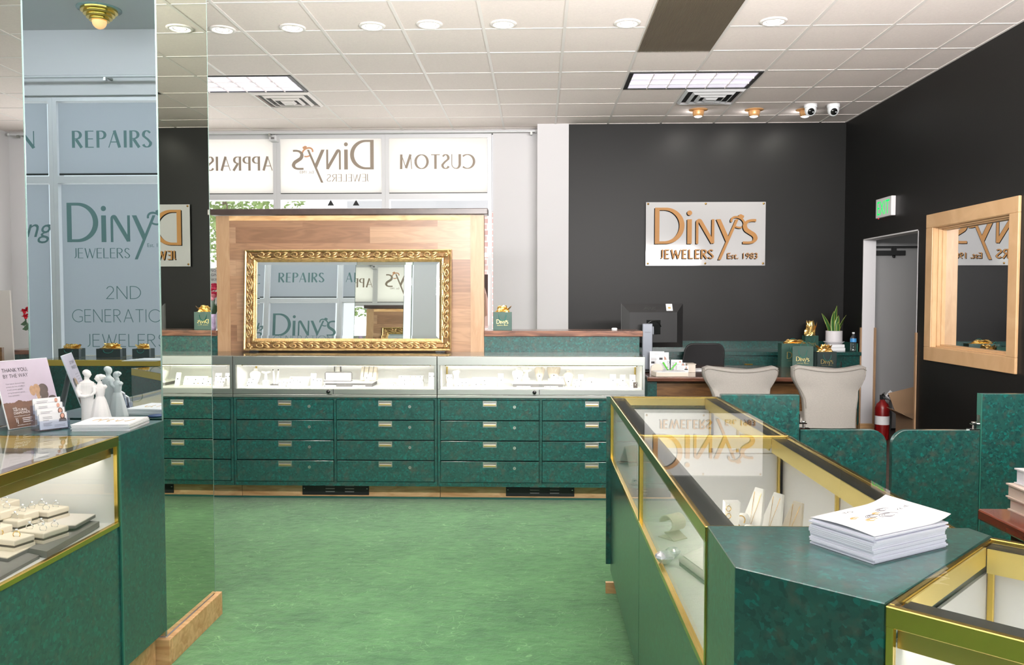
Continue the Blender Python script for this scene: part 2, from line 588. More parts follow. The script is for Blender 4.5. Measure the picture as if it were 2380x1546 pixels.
# ---------------------------------------------------------------- mesh collecting
class B:
    """collects shapes; build() links them as ONE mesh object"""

    def __init__(s):
        s.v, s.f, s.mi, s.sm = [], [], [], []
        s.X = Matrix.Identity(4)

    def add(s, vs, fs, mi=0, sm=False):
        o = len(s.v)
        X = s.X
        s.v += [X @ Vector(p) for p in vs]
        s.f += [tuple(i + o for i in f) for f in fs]
        s.mi += [mi] * len(fs)
        s.sm += [sm] * len(fs)
        return s

    def box(s, x0, x1, y0, y1, z0, z1, mi=0):
        return s.add([(x0, y0, z0), (x1, y0, z0), (x1, y1, z0), (x0, y1, z0), (x0, y0, z1), (x1, y0, z1), (x1, y1, z1), (x0, y1, z1)],
                     [(3, 2, 1, 0), (4, 5, 6, 7), (0, 1, 5, 4), (1, 2, 6, 5), (2, 3, 7, 6), (3, 0, 4, 7)], mi)

    def prism(s, poly, a, b, axis='z', mi=0):
        """polygon extruded along an axis; poly in the other two axes (x,y)/(x,z)/(y,z)"""
        def p3(p, t):
            return (p[0], p[1], t) if axis == 'z' else ((p[0], t, p[1]) if axis == 'y' else (t, p[0], p[1]))
        n = len(poly)
        vs = [p3(p, a) for p in poly] + [p3(p, b) for p in poly]
        fs = [tuple(range(n - 1, -1, -1)), tuple(range(n, 2 * n))]
        fs += [(i, (i + 1) % n, n + (i + 1) % n, n + i) for i in range(n)]
        return s.add(vs, fs, mi)

    def quad(s, a, b, c, d, mi=0):
        return s.add([a, b, c, d], [(0, 1, 2, 3)], mi)

    def loft(s, rings, mi=0, closed=True, caps=True, sm=True):
        n = len(rings[0])
        vs = [p for r in rings for p in r]
        fs = []
        m = n if closed else n - 1
        for k in range(len(rings) - 1):
            for i in range(m):
                j = (i + 1) % n
                fs.append((k * n + i, k * n + j, (k + 1) * n + j, (k + 1) * n + i))
        s.add(vs, fs, mi, sm)
        if caps and closed:
            s.add(list(rings[0]), [tuple(range(n - 1, -1, -1))], mi)
            s.add(list(rings[-1]), [tuple(range(n))], mi)
        return s

    def lathe(s, prof, c=(0, 0, 0), n=24, mi=0, axis='z', sm=True, sx=1, sy=1):
        rings = []
        for r, h in prof:
            ring = []
            for i in range(n):
                a = 2 * PI * i / n
                u, w = max(r, 1e-5) * math.cos(a) * sx, max(r, 1e-5) * math.sin(a) * sy
                p = (u, w, h) if axis == 'z' else ((u, -h, w) if axis == 'y' else (h, u, w))
                ring.append((c[0] + p[0], c[1] + p[1], c[2] + p[2]))
            rings.append(ring)
        return s.loft(rings, mi, sm=sm, caps=False)

    def ball(s, c, r, n=16, m=10, mi=0):
        rx, ry, rz = r if isinstance(r, (tuple, list)) else (r, r, r)
        rings = []
        for k in range(m + 1):
            t = -PI / 2 + PI * k / m
            q = max(math.cos(t), 1e-4)
            rings.append([(c[0] + rx * q * math.cos(2 * PI * i / n), c[1] + ry * q * math.sin(2 * PI * i / n), c[2] + rz * math.sin(t)) for i in range(n)])
        return s.loft(rings, mi)

    def tube(s, pts, r, n=8, mi=0, closed=False, flat=1.0):
        pts = [Vector(p) for p in pts]
        k = len(pts)
        rs = r if isinstance(r, (list, tuple)) else [r] * k
        rings = []
        up = None
        for i, p in enumerate(pts):
            a = pts[i - 1] if (i > 0 or closed) else p
            b = pts[(i + 1) % k] if (i < k - 1 or closed) else p
            t = (b - a).normalized() if (b - a).length > 1e-9 else Vector((0, 0, 1))
            if up is None:
                up = t.orthogonal().normalized()
            up = (up - t * up.dot(t))
            up = up.normalized() if up.length > 1e-6 else t.orthogonal().normalized()
            w = t.cross(up)
            rings.append([tuple(p + (up * math.cos(2 * PI * j / n) + w * math.sin(2 * PI * j / n) * flat) * rs[i]) for j in range(n)])
        if closed:
            rings.append(rings[0])
        return s.loft(rings, mi, caps=not closed)

    def slab(s, Mx, polys, depth, mi=0):
        """flat 2D faces (list of convex polygons in the plane of Mx), thickened by depth along +normal"""
        M0 = Mx
        for pi_, poly in enumerate(polys):
            n = len(poly)
            Mx = M0 @ Matrix.Translation((0, 0, (pi_ * 5 % 23) * 1.2e-5))
            if depth:
                vs = [Mx @ Vector((p[0], p[1], 0)) for p in poly] + [Mx @ Vector((p[0], p[1], depth)) for p in poly]
                fs = [tuple(range(n - 1, -1, -1)), tuple(range(n, 2 * n))] + [(i, (i + 1) % n, n + (i + 1) % n, n + i) for i in range(n)]
            else:
                vs = [Mx @ Vector((p[0], p[1], 0)) for p in poly]
                fs = [tuple(range(n))]
            s.add(vs, fs, mi)
        return s

    def build(s, name, mats, parent=None, loc=None, local=False, smooth=False, bevel=0.0, segs=2, subsurf=0, weld=False, remesh=0.0):
        mats = mats if isinstance(mats, (list, tuple)) else [mats]
        me = bpy.data.meshes.new(name)
        inv = None
        if parent is not None and not local:
            inv = MW[parent.name].inverted()
        elif loc is not None and not local:
            inv = Matrix.Translation(Vector(loc)).inverted()
        vs = [inv @ p for p in s.v] if inv else s.v
        me.from_pydata([tuple(p) for p in vs], [], s.f)
        for m in mats:
            me.materials.append(M[m] if isinstance(m, str) else m)
        me.polygons.foreach_set('material_index', s.mi)
        me.polygons.foreach_set('use_smooth', [True] * len(s.f) if smooth else s.sm)
        bm = bmesh.new()
        bm.from_mesh(me)
        if weld:
            bmesh.ops.remove_doubles(bm, verts=bm.verts, dist=1e-5)
        bmesh.ops.recalc_face_normals(bm, faces=bm.faces)
        bm.to_mesh(me)
        bm.free()
        me.update()
        o = bpy.data.objects.new(name, me)
        COL.objects.link(o)
        if parent is not None:
            o.parent = parent
            MW[o.name] = MW[parent.name]
        else:
            o.location = loc if loc is not None else (0, 0, 0)
            MW[o.name] = Matrix.Translation(Vector(o.location))
        if remesh:
            md = o.modifiers.new('skin', 'REMESH')
            md.mode = 'VOXEL'
            md.voxel_size = remesh
            md.use_smooth_shade = True
        if bevel:
            md = o.modifiers.new('edge', 'BEVEL')
            md.width = bevel
            md.segments = segs
            md.limit_method = 'ANGLE'
            md.angle_limit = math.radians(40)
        if subsurf:
            md = o.modifiers.new('round', 'SUBSURF')
            md.levels = md.render_levels = subsurf
        return o


MW = {}


def T(name, label, cat, loc=(0, 0, 0), rz=0.0, group=None):
    """a thing: an Empty at its base that parents the parts"""
    o = bpy.data.objects.new(name, None)
    o.empty_display_size = 0.05
    COL.objects.link(o)
    o.location = loc
    o.rotation_euler = (0, 0, rz)
    MW[o.name] = Matrix.Translation(Vector(loc)) @ Matrix.Rotation(rz, 4, 'Z')
    o['label'] = label
    o['category'] = cat
    if group:
        o['group'] = group
    return o


def tag(o, label, cat, group=None):
    o['label'] = label
    o['category'] = cat
    if group:
        o['group'] = group
    return o


def struct(o):
    o['kind'] = 'structure'
    return o


def frame(origin, xd, yd):
    """matrix whose x/y run along xd/yd (world) from origin"""
    x = Vector(xd).normalized()
    y = Vector(yd)
    y = (y - x * y.dot(x)).normalized()
    z = x.cross(y)
    m = Matrix((x, y, z)).transposed().to_4x4()
    m.translation = Vector(origin)
    return m


# ---------------------------------------------------------------- lettering
_tcache = {}


def font_polys(txt):
    if txt in _tcache:
        return _tcache[txt]
    cu = bpy.data.curves.new('lettering_src', 'FONT')
    cu.body = txt
    cu.size = 1.0
    cu.resolution_u = 3
    ob = bpy.data.objects.new('lettering_src', cu)
    COL.objects.link(ob)
    dg = bpy.context.evaluated_depsgraph_get()
    ev = ob.evaluated_get(dg)
    me = ev.to_mesh()
    polys = [[(me.vertices[i].co.x, me.vertices[i].co.y) for i in p.vertices] for p in me.polygons]
    ev.to_mesh_clear()
    bpy.data.objects.remove(ob)
    bpy.data.curves.remove(cu)
    _tcache[txt] = polys
    return polys


def text(b, txt, Mx, h=None, w=None, align='c', mi=0, depth=0.0, shear=0.0, xs=1.0):
    """built-in font; cap height h or total width w; placed on the plane of Mx, baseline at y=0"""
    polys = font_polys(txt)
    if not polys:
        return 0
    xs0 = [p[0] for q in polys for p in q]
    lo, hi = min(xs0), max(xs0)
    sc = (h / 0.69) if h else w / (hi - lo) / xs
    wd = (hi - lo) * sc * xs
    off = {'l': 0, 'c': -wd / 2, 'r': -wd}[align]
    out = [[((p[0] - lo) * sc * xs + off + shear * p[1] * sc, p[1] * sc) for p in q] for q in polys]
    b.slab(Mx, out, depth, mi)
    return wd


def ribbon(pts, ws):
    """stroke of varying width -> quads"""
    n = len(pts)
    ws = ws if isinstance(ws, (list, tuple)) else [ws] * n
    L, R = [], []
    for i in range(n):
        a = pts[max(i - 1, 0)]
        c = pts[min(i + 1, n - 1)]
        p = pts[i]
        d1 = (p[0] - a[0], p[1] - a[1])
        d2 = (c[0] - p[0], c[1] - p[1])
        def nz(d):
            q = math.hypot(*d)
            return (d[0] / q, d[1] / q) if q > 1e-9 else None
        d1, d2 = nz(d1), nz(d2)
        d1, d2 = d1 or d2, d2 or d1
        t = nz((d1[0] + d2[0], d1[1] + d2[1])) or d1
        k = 1 / max(0.5, t[0] * d1[0] + t[1] * d1[1])
        h = ws[i] / 2 * k
        L.append((p[0] - t[1] * h, p[1] + t[0] * h))
        R.append((p[0] + t[1] * h, p[1] - t[0] * h))
    return [[R[i], R[i + 1], L[i + 1], L[i]] for i in range(n - 1)]


def arc(cx, cy, rx, ry, a0, a1, n=14):
    return [(cx + rx * math.cos(math.radians(a0 + (a1 - a0) * i / n)), cy + ry * math.sin(math.radians(a0 + (a1 - a0) * i / n))) for i in range(n + 1)]


def vary(pts, thin, thick):
    """thick where the stroke runs upright, thin where it runs level"""
    ws = []
    for i in range(len(pts)):
        a, c = pts[max(i - 1, 0)], pts[min(i + 1, len(pts) - 1)]
        q = math.hypot(c[0] - a[0], c[1] - a[1]) or 1
        ws.append(thin + (thick - thin) * abs((c[1] - a[1]) / q) ** 1.3)
    return ws


def glyph(ch, K, k):
    """art-deco capitals, cap height 1: K thick stroke, k thin stroke -> (polys, advance)"""
    h, q = K / 2, k / 2
    P = []
    A = lambda pts, w: P.extend(ribbon(pts, w))
    V = lambda pts: P.extend(ribbon(pts, vary(pts, k, K)))
    if ch == 'I':
        A([(h, 0), (h, 1)], K); w = K
    elif ch in 'EFL':
        A([(h, 0), (h, 1)], K)
        w = 0.5
        if ch in 'EL':
            A([(h, q), (w, q)], k)
        if ch in 'EF':
            A([(h, .52), (w * .92, .52)], k); A([(h, 1 - q), (w, 1 - q)], k)
    elif ch == 'T':
        w = 0.6
        A([(0, 1 - q), (w, 1 - q)], k); A([(w / 2, 0), (w / 2, 1)], K)
    elif ch in 'PR':
        A([(h, 0), (h, 1)], K)
        bowl = [(h, 1 - q)] + arc(.26, .75, .24, .25 - q, 90, -90) + [(h, .5 + q)]
        V(bowl)
        w = .52
        if ch == 'R':
            A([(.24, .5), (.56, 0)], K); w = .6
    elif ch == 'B':
        A([(h, 0), (h, 1)], K); V([(h, 1 - q)] + arc(.24, .76, .2, .24 - q, 90, -90) + [(h, .52)]); V([(h, .52)] + arc(.26, .26, .24, .26 - q, 90, -90) + [(h, q)]); w = .52
    elif ch == 'A':
        w = .74
        A([(q, 0), (.36, 1)], k); A([(.36, 1), (w - h, 0)], K); A([(.13, .33), (.6, .33)], k)
    elif ch == 'S':
        w = .48
        V([(w - .03, .86)] + arc(.24, .75, .19, .25 - q, 40, 200, 12) + [(.16, .58), (.3, .47)] + arc(.24, .26, .22, .26 - q, 20, -160, 12)[1:])
    elif ch in 'CG':
        w = .78
        V(arc(.5, .5, .46, .5 - q, 48, 312, 26))
        if ch == 'G':
            A([(.55, .42), (w + .02, .42)], k); A([(w, .42), (w, .12)], k)
    elif ch == 'O':
        w = 1.0
        V(arc(.5, .5, .5 - h, .5 - q, 0, 360, 32))
    elif ch == 'U':
        w = .66
        V([(h, 1), (h, .35)] + arc(w / 2, .33, w / 2 - h, .33 - q, 180, 270, 8)); A(arc(w / 2, .33, w / 2 - q, .33 - q, 270, 360, 8) + [(w - q, 1)], k)
    elif ch == 'M':
        w = .84
        A([(.0 + q, 0), (.1, 1)], k); A([(.1, 1), (.42, .06)], K); A([(.42, .06), (.74, 1)], k); A([(.74, 1), (w - h, 0)], K)
    elif ch == 'W':
        w = 1.0
        A([(h, 1), (.28, 0)], K); A([(.28, 0), (.5, .95)], k); A([(.46, .95), (.74, 0)], K); A([(.74, 0), (w, 1)], k)
    elif ch == 'J':
        w = .26
        V([(w - h, 1), (w - h, .25)] + arc(.03, .25, w - h - .03, .25 - q, 0, -80, 6))
    elif ch == 'N':
        w = .7
        A([(q, 0), (q, 1)], k); A([(q, 1), (w - q, 0)], K); A([(w - q, 0), (w - q, 1)], k)
    elif ch == 'D':
        w = .72
        A([(h, 0), (h, 1)], K); V([(h, 1 - q)] + arc(.24, .5, .48 - h, .5 - q, 90, -90, 18) + [(h, q)])
    elif ch == 'Y':
        w = .66
        A([(0, 1), (w / 2, .48)], K); A([(w, 1), (w / 2, .48)], k); A([(w / 2, .5), (w / 2, 0)], K)
    elif ch == '2':
        w = .52
        V(arc(.26, .72, .22, .28 - q, 165, -30, 12) + [(.02, q), (w, q)])
    elif ch == 'K':
        w = .6
        A([(h, 0), (h, 1)], K); A([(h, .45), (w, 1)], k); A([(.2, .58), (w, 0)], K)
    elif ch == 'H':
        w = .62
        A([(h, 0), (h, 1)], K); A([(w - h, 0), (w - h, 1)], K); A([(h, .5), (w - h, .5)], k)
    else:
        w = .35
    return P, w


def deco(b, txt, Mx, cap, K=.17, k=.055, gap=.16, width=None, align='l', mi=0, depth=0.0):
    x = 0
    polys = []
    for ch in txt:
        P, w = glyph(ch, K, k)
        polys += [[(p[0] + x, p[1]) for p in q] for q in P]
        x += w + gap
    x -= gap
    sx = cap if width is None else width / x
    off = {'l': 0, 'c': -x / 2, 'r': -x}[align]
    b.slab(Mx, [[((p[0] + off) * sx, p[1] * cap) for p in q] for q in polys], depth, mi)
    return x * sx


def logo_polys(plate=(158, 147)):
    """the shop lettering, in the units of its wall sign (x right, y up; 2057 x 1106 plate)"""
    ox, oy = plate[0], 1253
    main, ring = [], []
    f = lambda p: (p[0] - ox, oy - p[1])
    A = lambda pts, w, t=main: t.extend(ribbon([f(p) for p in pts], w))
    # D
    A([(352, 250), (352, 876)], 78)
    top = [(330, 272), (480, 272)] + [(480 + 300 * math.cos(a), 562 - 290 * math.sin(a)) for a in [PI / 2 * (1 - i / 12) for i in range(1, 25)]] + [(330, 853)]
    n = len(top)
    fw = [f(p) for p in top]
    ws = []
    for i in range(n):
        a, c = fw[max(i - 1, 0)], fw[min(i + 1, n - 1)]
        q = math.hypot(c[0] - a[0], c[1] - a[1]) or 1
        ws.append(44 + 42 * abs((c[1] - a[1]) / q) ** 1.2)
    main.extend(ribbon(fw, ws))
    # i
    A([(910, 452), (910, 876)], 78)
    main.append([f((910 + 42 * math.cos(2 * PI * i / 20), 342 - 42 * math.sin(2 * PI * i / 20))) for i in range(20)])
    # n
    A([(1042, 876), (1042, 505)] + [(1072 - 30 * math.cos(math.radians(q)), 502 - 30 * math.sin(math.radians(q))) for q in (15, 40, 65, 90, 115, 140)], [42, 42, 43, 46, 49, 53, 57, 62])
    A([(1090, 478), (1312, 858)], 64)
    A([(1314, 452), (1314, 868)], 44)
    # y
    main.append([f(p) for p in [(1368, 452), (1442, 452), (1590, 778), (1560, 850), (1540, 846)]])
    main.append([f(p) for p in [(1702, 452), (1750, 452), (1452, 1152), (1402, 1152)]])
    # s
    key = [(2052, 474), (1968, 474), (1898, 498), (1860, 556), (1880, 628), (1948, 678), (2014, 722), (2042, 780), (2012, 834), (1946, 856), (1826, 856)]
    sp = []
    for i in range(len(key) - 1):
        p0, p1, p2, p3 = key[max(i - 1, 0)], key[i], key[i + 1], key[min(i + 2, len(key) - 1)]
        for j in range(6):
            q = j / 6
            sp.append(tuple(.5 * (2 * p1[c] + (p2[c] - p0[c]) * q + (2 * p0[c] - 5 * p1[c] + 4 * p2[c] - p3[c]) * q * q + (3 * p1[c] - p0[c] - 3 * p2[c] + p3[c]) * q ** 3) for c in (0, 1)))
    sp.append(key[-1])
    fs_ = [f(p) for p in sp]
    ws = []
    for i in range(len(sp)):
        v = sp[i][1]
        ws.append(42 + 32 * max(0, min(1, (v - 480) / 90, (850 - v) / 60)))
    main.extend(ribbon(fs_, ws))
    # engagement ring looped over the y
    ca, sa = math.cos(math.radians(28)), math.sin(math.radians(28))
    def ell(t):
        u, v = 118 * math.cos(math.radians(t)), 84 * math.sin(math.radians(t))
        return (1738 + u * ca + v * sa, 505 + u * sa - v * ca)
    A([ell(t) for t in range(22, 216, 12)], 34, ring)
    A([ell(t) for t in range(258, 342, 12)], 30, ring)
    ring.append([f(p) for p in [(1748, 382), (1790, 366), (1846, 396), (1838, 428), (1800, 446), (1762, 420)]])
    return main, ring


LOGO_MAIN, LOGO_RING = logo_polys()


def logo(b, Mx, s, depth=0.0, mi=0, mi_ring=None, off=(0, 0), words=True, est='sign', mi_words=None):
    """whole lock-up at scale s (metres per sign unit); origin = lower-left of the sign plate"""
    mv = lambda polys: [[((p[0] + off[0]) * s, (p[1] + off[1]) * s) for p in q] for q in polys]
    b.slab(Mx, mv(LOGO_MAIN), depth, mi)
    b.slab(Mx @ Matrix.Translation((0, 0, .0005)), mv(LOGO_RING), depth, mi if mi_ring is None else mi_ring)
    mw = mi if mi_words is None else mi_words
    if words:
        m2 = Mx @ Matrix.Translation(((415 - 158 + off[0]) * s, (1253 - 1132 + off[1]) * s, 0))
        deco(b, 'JEWELERS', m2, 160 * s, .16 if est == 'sign' else .1, .10 if est == 'sign' else .05, .12, width=908 * s, depth=depth, mi=mw)
    if est == 'sign':
        m3 = Mx @ Matrix.Translation(((1565 - 158 + off[0]) * s, (1253 - 1132 + off[1]) * s, 0))
        text(b, 'Est. 1983', m3, w=520 * s, align='l', mi=mw, depth=depth)
    elif est == 'window':
        m3 = Mx @ Matrix.Translation(((1610 - 158 + off[0]) * s, (1253 - 955 + off[1]) * s, 0))
        text(b, 'Est. 1983', m3, w=300 * s, align='l', mi=mw, depth=depth)

# ================================================================= THE ROOM
CEIL = 3.51
YB, YW, XR, XL, YF = 9.80, 10.07, 3.548, -6.5, -2.0


def sbox(name, m, *bx, **kw):
    b = B()
    for q in bx:
        b.box(*q)
    return struct(b.build(name, m, **kw))


sbox('floor', 'carpet', (XL - .2, 3.9, YF - .2, YW + .3, -0.1, 0))
sbox('floor_office', 'office_floor', (.98, XR, 4.05, YB, 0, .004), (XR, 5.6, 7.7, 9.6, 0, .004))
b = B()
b.box(XL - .2, 3.7, 1.6, YW + .3, CEIL, CEIL + .12)
struct(b.build('ceiling', 'ceiling'))
sbox('ceiling_front', 'white_wall', (XL - .2, 3.7, YF - .2, 1.6, 4.24, 4.34))
sbox('wall_bulkhead', 'white_wall', (XL - .2, 3.7, 1.6, 1.72, CEIL + .12, 4.34))
b = B()
gw, gd = .012, .0045
gx = [.193 + .61 * k for k in range(-11, 6)]
gy = [6.345 + .61 * k for k in range(-7, 7)]
def cut(a0, a1, holes):
    segs = [(a0, a1)]
    for h0, h1 in holes:
        segs = [q for s0, s1 in segs for q in ((s0, min(s1, h0)), (max(s0, h1), s1)) if q[1] - q[0] > .01]
    return segs


for x in gx:
    if XL < x < XR:
        for s0, s1 in cut(1.6, YW if x < .3 else YB, [(7.572, 8.168)] if abs(x - 1.413) < .02 or abs(x + 2.857) < .02 else []):
            b.box(x - gw, x + gw, s0, s1, CEIL - gd, CEIL - .0005)
for y in gy:
    if y < YW:
        for s0, s1 in cut(XL, XR, [(.812, 1.398)] if abs(y - 6.345) < .02 else []):
            b.box(s0, s1, y - gw, y + gw, CEIL - gd + .001, CEIL - .0005)
b.box(XR - .02, XR, 1.6, YB, CEIL - gd, CEIL)
b.box(.348, XR, YB - .02, YB, CEIL - gd, CEIL)
struct(b.build('trim_ceiling_grid', 'grid'))

# back wall (black paint), right wall with doorway and interior window
sbox('wall_back', 'black_wall', (.348, 3.68, YB, YB + .15, 0, CEIL))
DY0, DY1, DZ = 7.908, 9.232, 2.123
WY0, WY1, WZ0, WZ1 = 6.406, 7.564, 1.066, 2.084
b = B()
b.box(XR, 3.68, DY1, YB, 0, CEIL)
b.box(XR, 3.68, DY0, DY1, DZ, CEIL)
b.box(XR, 3.68, WY1 + .05, DY0, 0, CEIL)
b.box(XR, 3.68, WY0 - .05, WY1 + .05, 0, WZ0 - .05)
b.box(XR, 3.68, WY0 - .05, WY1 + .05, WZ1 + .05, CEIL)
b.box(XR, 3.68, YF, WY0 - .05, 0, CEIL + .75)
struct(b.build('wall_right', 'black_wall'))
b = B()
b.box(XR - .002, 3.682, DY1 - .012, DY1, 0, DZ)
b.box(XR - .002, 3.682, DY0, DY0 + .012, 0, DZ)
b.box(XR - .002, 3.682, DY0, DY1, DZ - .012, DZ)
struct(b.build('trim_doorway_lining', 'white_wall'))
b = B()
b.box(XR - .016, XR - .002, DY1 - .004, DY1 + .022, .1, 1.156)
b.box(3.672, 3.694, DY1 - .03, DY1 - .012, .1, 1.156)
b.box(XR - .016, XR - .002, DY0 - .022, DY0 + .006, .1, 1.156)
struct(b.build('trim_corner_guards', 'oak_v'))
b = B()
b.box(XR - .012, 3.69, DY1 - .024, DY1 + .02, 0, .1)
b.box(XR - .014, XR, DY1 + .02, YB, 0, .1)
b.box(XR - .014, XR, 4.3, DY0, 0, .1)
struct(b.build('baseboard_right', 'oak'))

# hallway beyond the doorway
b = B()
b.box(3.68, 5.6, 9.45, 9.55, 0, 2.7)
b.box(5.5, 5.6, 7.7, 9.45, 0, 2.7)
b.box(3.68, 5.6, 7.7, 7.8, 0, 2.7)
struct(b.build('wall_hallway', 'gray_wall'))
sbox('ceiling_hallway', 'white_wall', (3.68, 5.6, 7.7, 9.55, 2.62, 2.7))
sbox('baseboard_hallway', 'black', (3.68, 5.5, 9.43, 9.45, 0, .1))
b = B()
b.box(3.7, 4.72, 9.40, 9.444, .02, 2.07)
door = struct(b.build('door_1', 'gray_wall', loc=(4.2, 9.42, 0)))
b = B()
c0, c1 = on_y(2030, 583, 9.39), on_y(2101, 594, 9.39)
b.box(c0.x, c1.x, 9.345, 9.40, c1.z, c0.z)
p = on_y(2077, 596, 9.345)
b.lathe([(0, -.012), (.012, -.012), (.016, .01)], (p.x, 9.345, p.z), 12, axis='y')
b.build('door_closer', 'black', door, bevel=.004)
b = B()
b.box(3.7, 4.72, 9.36, 9.40, on_y(2080, 577, 9.38).z, on_y(2080, 572, 9.38).z)
p = on_y(2078, 580, 9.37)
b.box(p.x - .02, p.x + .02, 9.35, 9.40, p.z - .04, p.z + .03)
b.build('closer_track', 'black', door)
area_light('hallway_fill', (4.6, 8.3, 2.6), (0, 0, 0), .6, .6, 4, (1, .98, .96))  # unseen area light added to brighten the hallway

# white window wall at the back, left of the black wall
WX0, WX1, SZ, TZ, HZ = -5.86, -.552, .5, 2.715, 3.47
b = B()
b.box(WX1, .0, YW, YW + .2, 0, CEIL)
b.box(XL, WX0, YW, YW + .2, 0, CEIL)
b.box(WX0, WX1, YW, YW + .2, HZ, CEIL)
b.box(WX0, WX1, YW, YW + .2, 0, SZ)
struct(b.build('wall_rear', 'white_wall'))
sbox('column', 'white_wall', (-.018, .348, 9.775, YW + .2, 0, CEIL))
sbox('wall_left', 'white_wall', (XL - .2, XL, YF, YW + .2, 0, 4.34))

# shop front behind the camera
FX0, FX1, FHZ = -6.4, -2.38, 3.575
b = B()
b.box(FX1, -1.3, YF - .2, YF, 0, 4.3)
b.box(-1.3, 3.4, YF - .2, YF, 4.12, 4.3)
b.box(-1.3, 3.4, YF - .2, YF, 0, .6)
b.box(3.4, 3.7, YF - .2, YF, 0, 4.3)
b.box(XL, FX0, YF - .2, YF, 0, 4.3)
b.box(FX0, FX1, YF - .2, YF, FHZ, 4.3)
b.box(FX0, FX1, YF - .2, YF, 0, .5)
struct(b.build('wall_front', 'white_wall'))


def window(i, x0, x1, z0, zt, z1, y, s):
    """aluminium storefront bay: jambs, transom, sill, head + two panes; s=+1 room side is -y"""
    b = B()
    hw = .045
    d0, d1 = (y - .02, y + .1) if s > 0 else (y - .1, y + .02)
    b.box(x0 + .0005, x0 + hw, d0, d1, z0, z1)
    b.box(x1 - hw, x1 - .0005, d0, d1, z0, z1)
    b.box(x0 + hw, x1 - hw, d0, d1, z0, z0 + .06)
    b.box(x0 + hw, x1 - hw, d0, d1, zt - .036, zt + .036)
    b.box(x0 + hw, x1 - hw, d0, d1, z1 - .05, z1)
    w = struct(b.build('window_%d' % i, 'alu_matte', loc=((x0 + x1) / 2, y, z0)))
    ym = y + .06 * s
    g = B()
    g.box(x0 + hw, x1 - hw, ym - .004, ym + .004, z0 + .06, zt - .036)
    g.box(x0 + hw, x1 - hw, ym - .004, ym + .004, zt + .036, z1 - .05)
    g.build('glass_pane', 'window_glass', w)
    return w


bw = [-.552 - .02, -1.866, -3.198, -4.53, -5.862]
for i in range(4):
    window(i + 1, bw[i + 1], bw[i], SZ, TZ, HZ, YW + .06, 1)
fw = [-2.42, -3.72, -5.06, -6.38]
for i in range(3):
    window(i + 5, fw[i + 1], fw[i], .5, 2.715, FHZ, YF - .06, -1)
window(8, -1.26, 3.36, .62, 2.715, 4.1, YF - .06, -1)  # unseen bay added around the front area light

# outside: pavement, brick neighbour with a white upper storey
sbox('ground_outside', 'asphalt', (-30, 25, YW + .3, 40, -.2, -.1), (-30, 25, -30, YF - .25, -.2, -.1))
b = B()
b.box(-4.4, -.98, 20.0, 24, -.1, 3.55)
nb = b.build('building', 'brick', loc=(-2.7, 20, -.1))
tag(nb, 'pale brick building with white upper storey seen through the back window', 'building')
b = B()
b.box(-4.6, -.8, 19.9, 24, 3.55, 7)
b.build('upper_storey', 'white_wall', nb)
for z in (2.2, 2.9, 1.6):
    b = B()
    b.box(-1.42, -1.3, 19.97, 20.0, z, z + .16)
    b.build('wall_vent', 'gray_board', nb)


def tree(name, label, c, r, seed, n, trunk):
    t = T(name, label, 'tree', (c[0], c[1], -.1), 0, 'trees outside the back window')
    q = random.Random(seed)
    b = B()
    for _ in range(n):
        while True:
            d = Vector((q.uniform(-1, 1), q.uniform(-1, 1), q.uniform(-1, 1)))
            if .2 < d.length < 1:
                break
        p = Vector(c) + Vector((d.x * r[0], d.y * r[1], d.z * r[2]))
        a = Vector((q.uniform(-1, 1), q.uniform(-1, 1), q.uniform(-1, .4))).normalized()
        w = a.orthogonal().normalized()
        L, W = q.uniform(.1, .17), q.uniform(.03, .05)
        up = a.cross(w) * .012
        b.add([p - a * L / 2, p + w * W + up, p + a * L / 2, p - w * W + up], [(0, 1, 2, 3)])
    b.build('foliage', 'leaf_out', t)
    b = B()
    b.tube([(c[0], c[1], -.1), (c[0] + .05, c[1], c[2] * .6), (c[0], c[1], c[2])], [trunk, trunk * .7, trunk * .3], 10)
    for k in range(7):
        d = Vector((q.uniform(-1, 1), q.uniform(-1, 1), q.uniform(-.3, .9)))
        b.tube([c, tuple(Vector(c) + Vector((d.x * r[0], d.y * r[1], d.z * r[2])) * .9)], [trunk * .3, .006], 6)
    b.build('trunk', 'bark', t)


tree('tree', 'leafy tree outside behind the APPRAISALS window', (-5.9, 15.5, 3.45), (1.5, 1.2, .95), 3, 1500, .14)
tree('tree', 'tree with drooping leaves outside, behind the pillar edge and panel', (-6.6, 17.2, 2.6), (.75, .8, .9), 5, 420, .08)


# ---------------------------------------------------------------- roller shades with the shop lettering
def shade(label, x0, x1, z0, z1, y, m, letters, face=-1, hem='dark_rail'):
    """face=-1: room side is -y. letters(b, frame) draws in mirrored shop lettering as read from inside"""
    t = T('roller_blind', label, 'window blind', ((x0 + x1) / 2, y, z0), 0, 'printed window shades')
    b = B()
    b.box(x0, x1, y - .002, y + .002, z0, z1)
    b.build('shade_cloth', m, t)
    b = B()
    yh = y + face * .004
    b.box(x0, x1, min(yh, y), max(yh, y), z0 - .02, z0)
    b.build('hem_bar', hem, t)
    if letters:
        b = B()
        letters(b)
        b.build('lettering', ['shade_text', 'rose_gold'] if m == 'shade_back' else ['shade_text_blue', 'shade_text_blue'], t)
    return t


YS = YW + .052
# lettering is printed for the street: its x runs towards -x here; the face sits just inside the cloth
def back_frame(xr, z):
    return frame((xr, YS - .0035, z), (-1, 0, 0), (0, 0, 1))


def l_custom(b):
    deco(b, 'CUSTOM', back_frame(-.778, 3.047), .176, width=.91)


def l_logo(b):
    s = 5.70e-4
    logo(b, back_frame(-2.005 + (310 - 158) * s, 3.045 - (1253 - 876) * s), s, est='window', mi_ring=1)


def l_appr(b):
    deco(b, 'APPRAISALS', back_frame(-3.25, 3.037), .172, width=1.19)


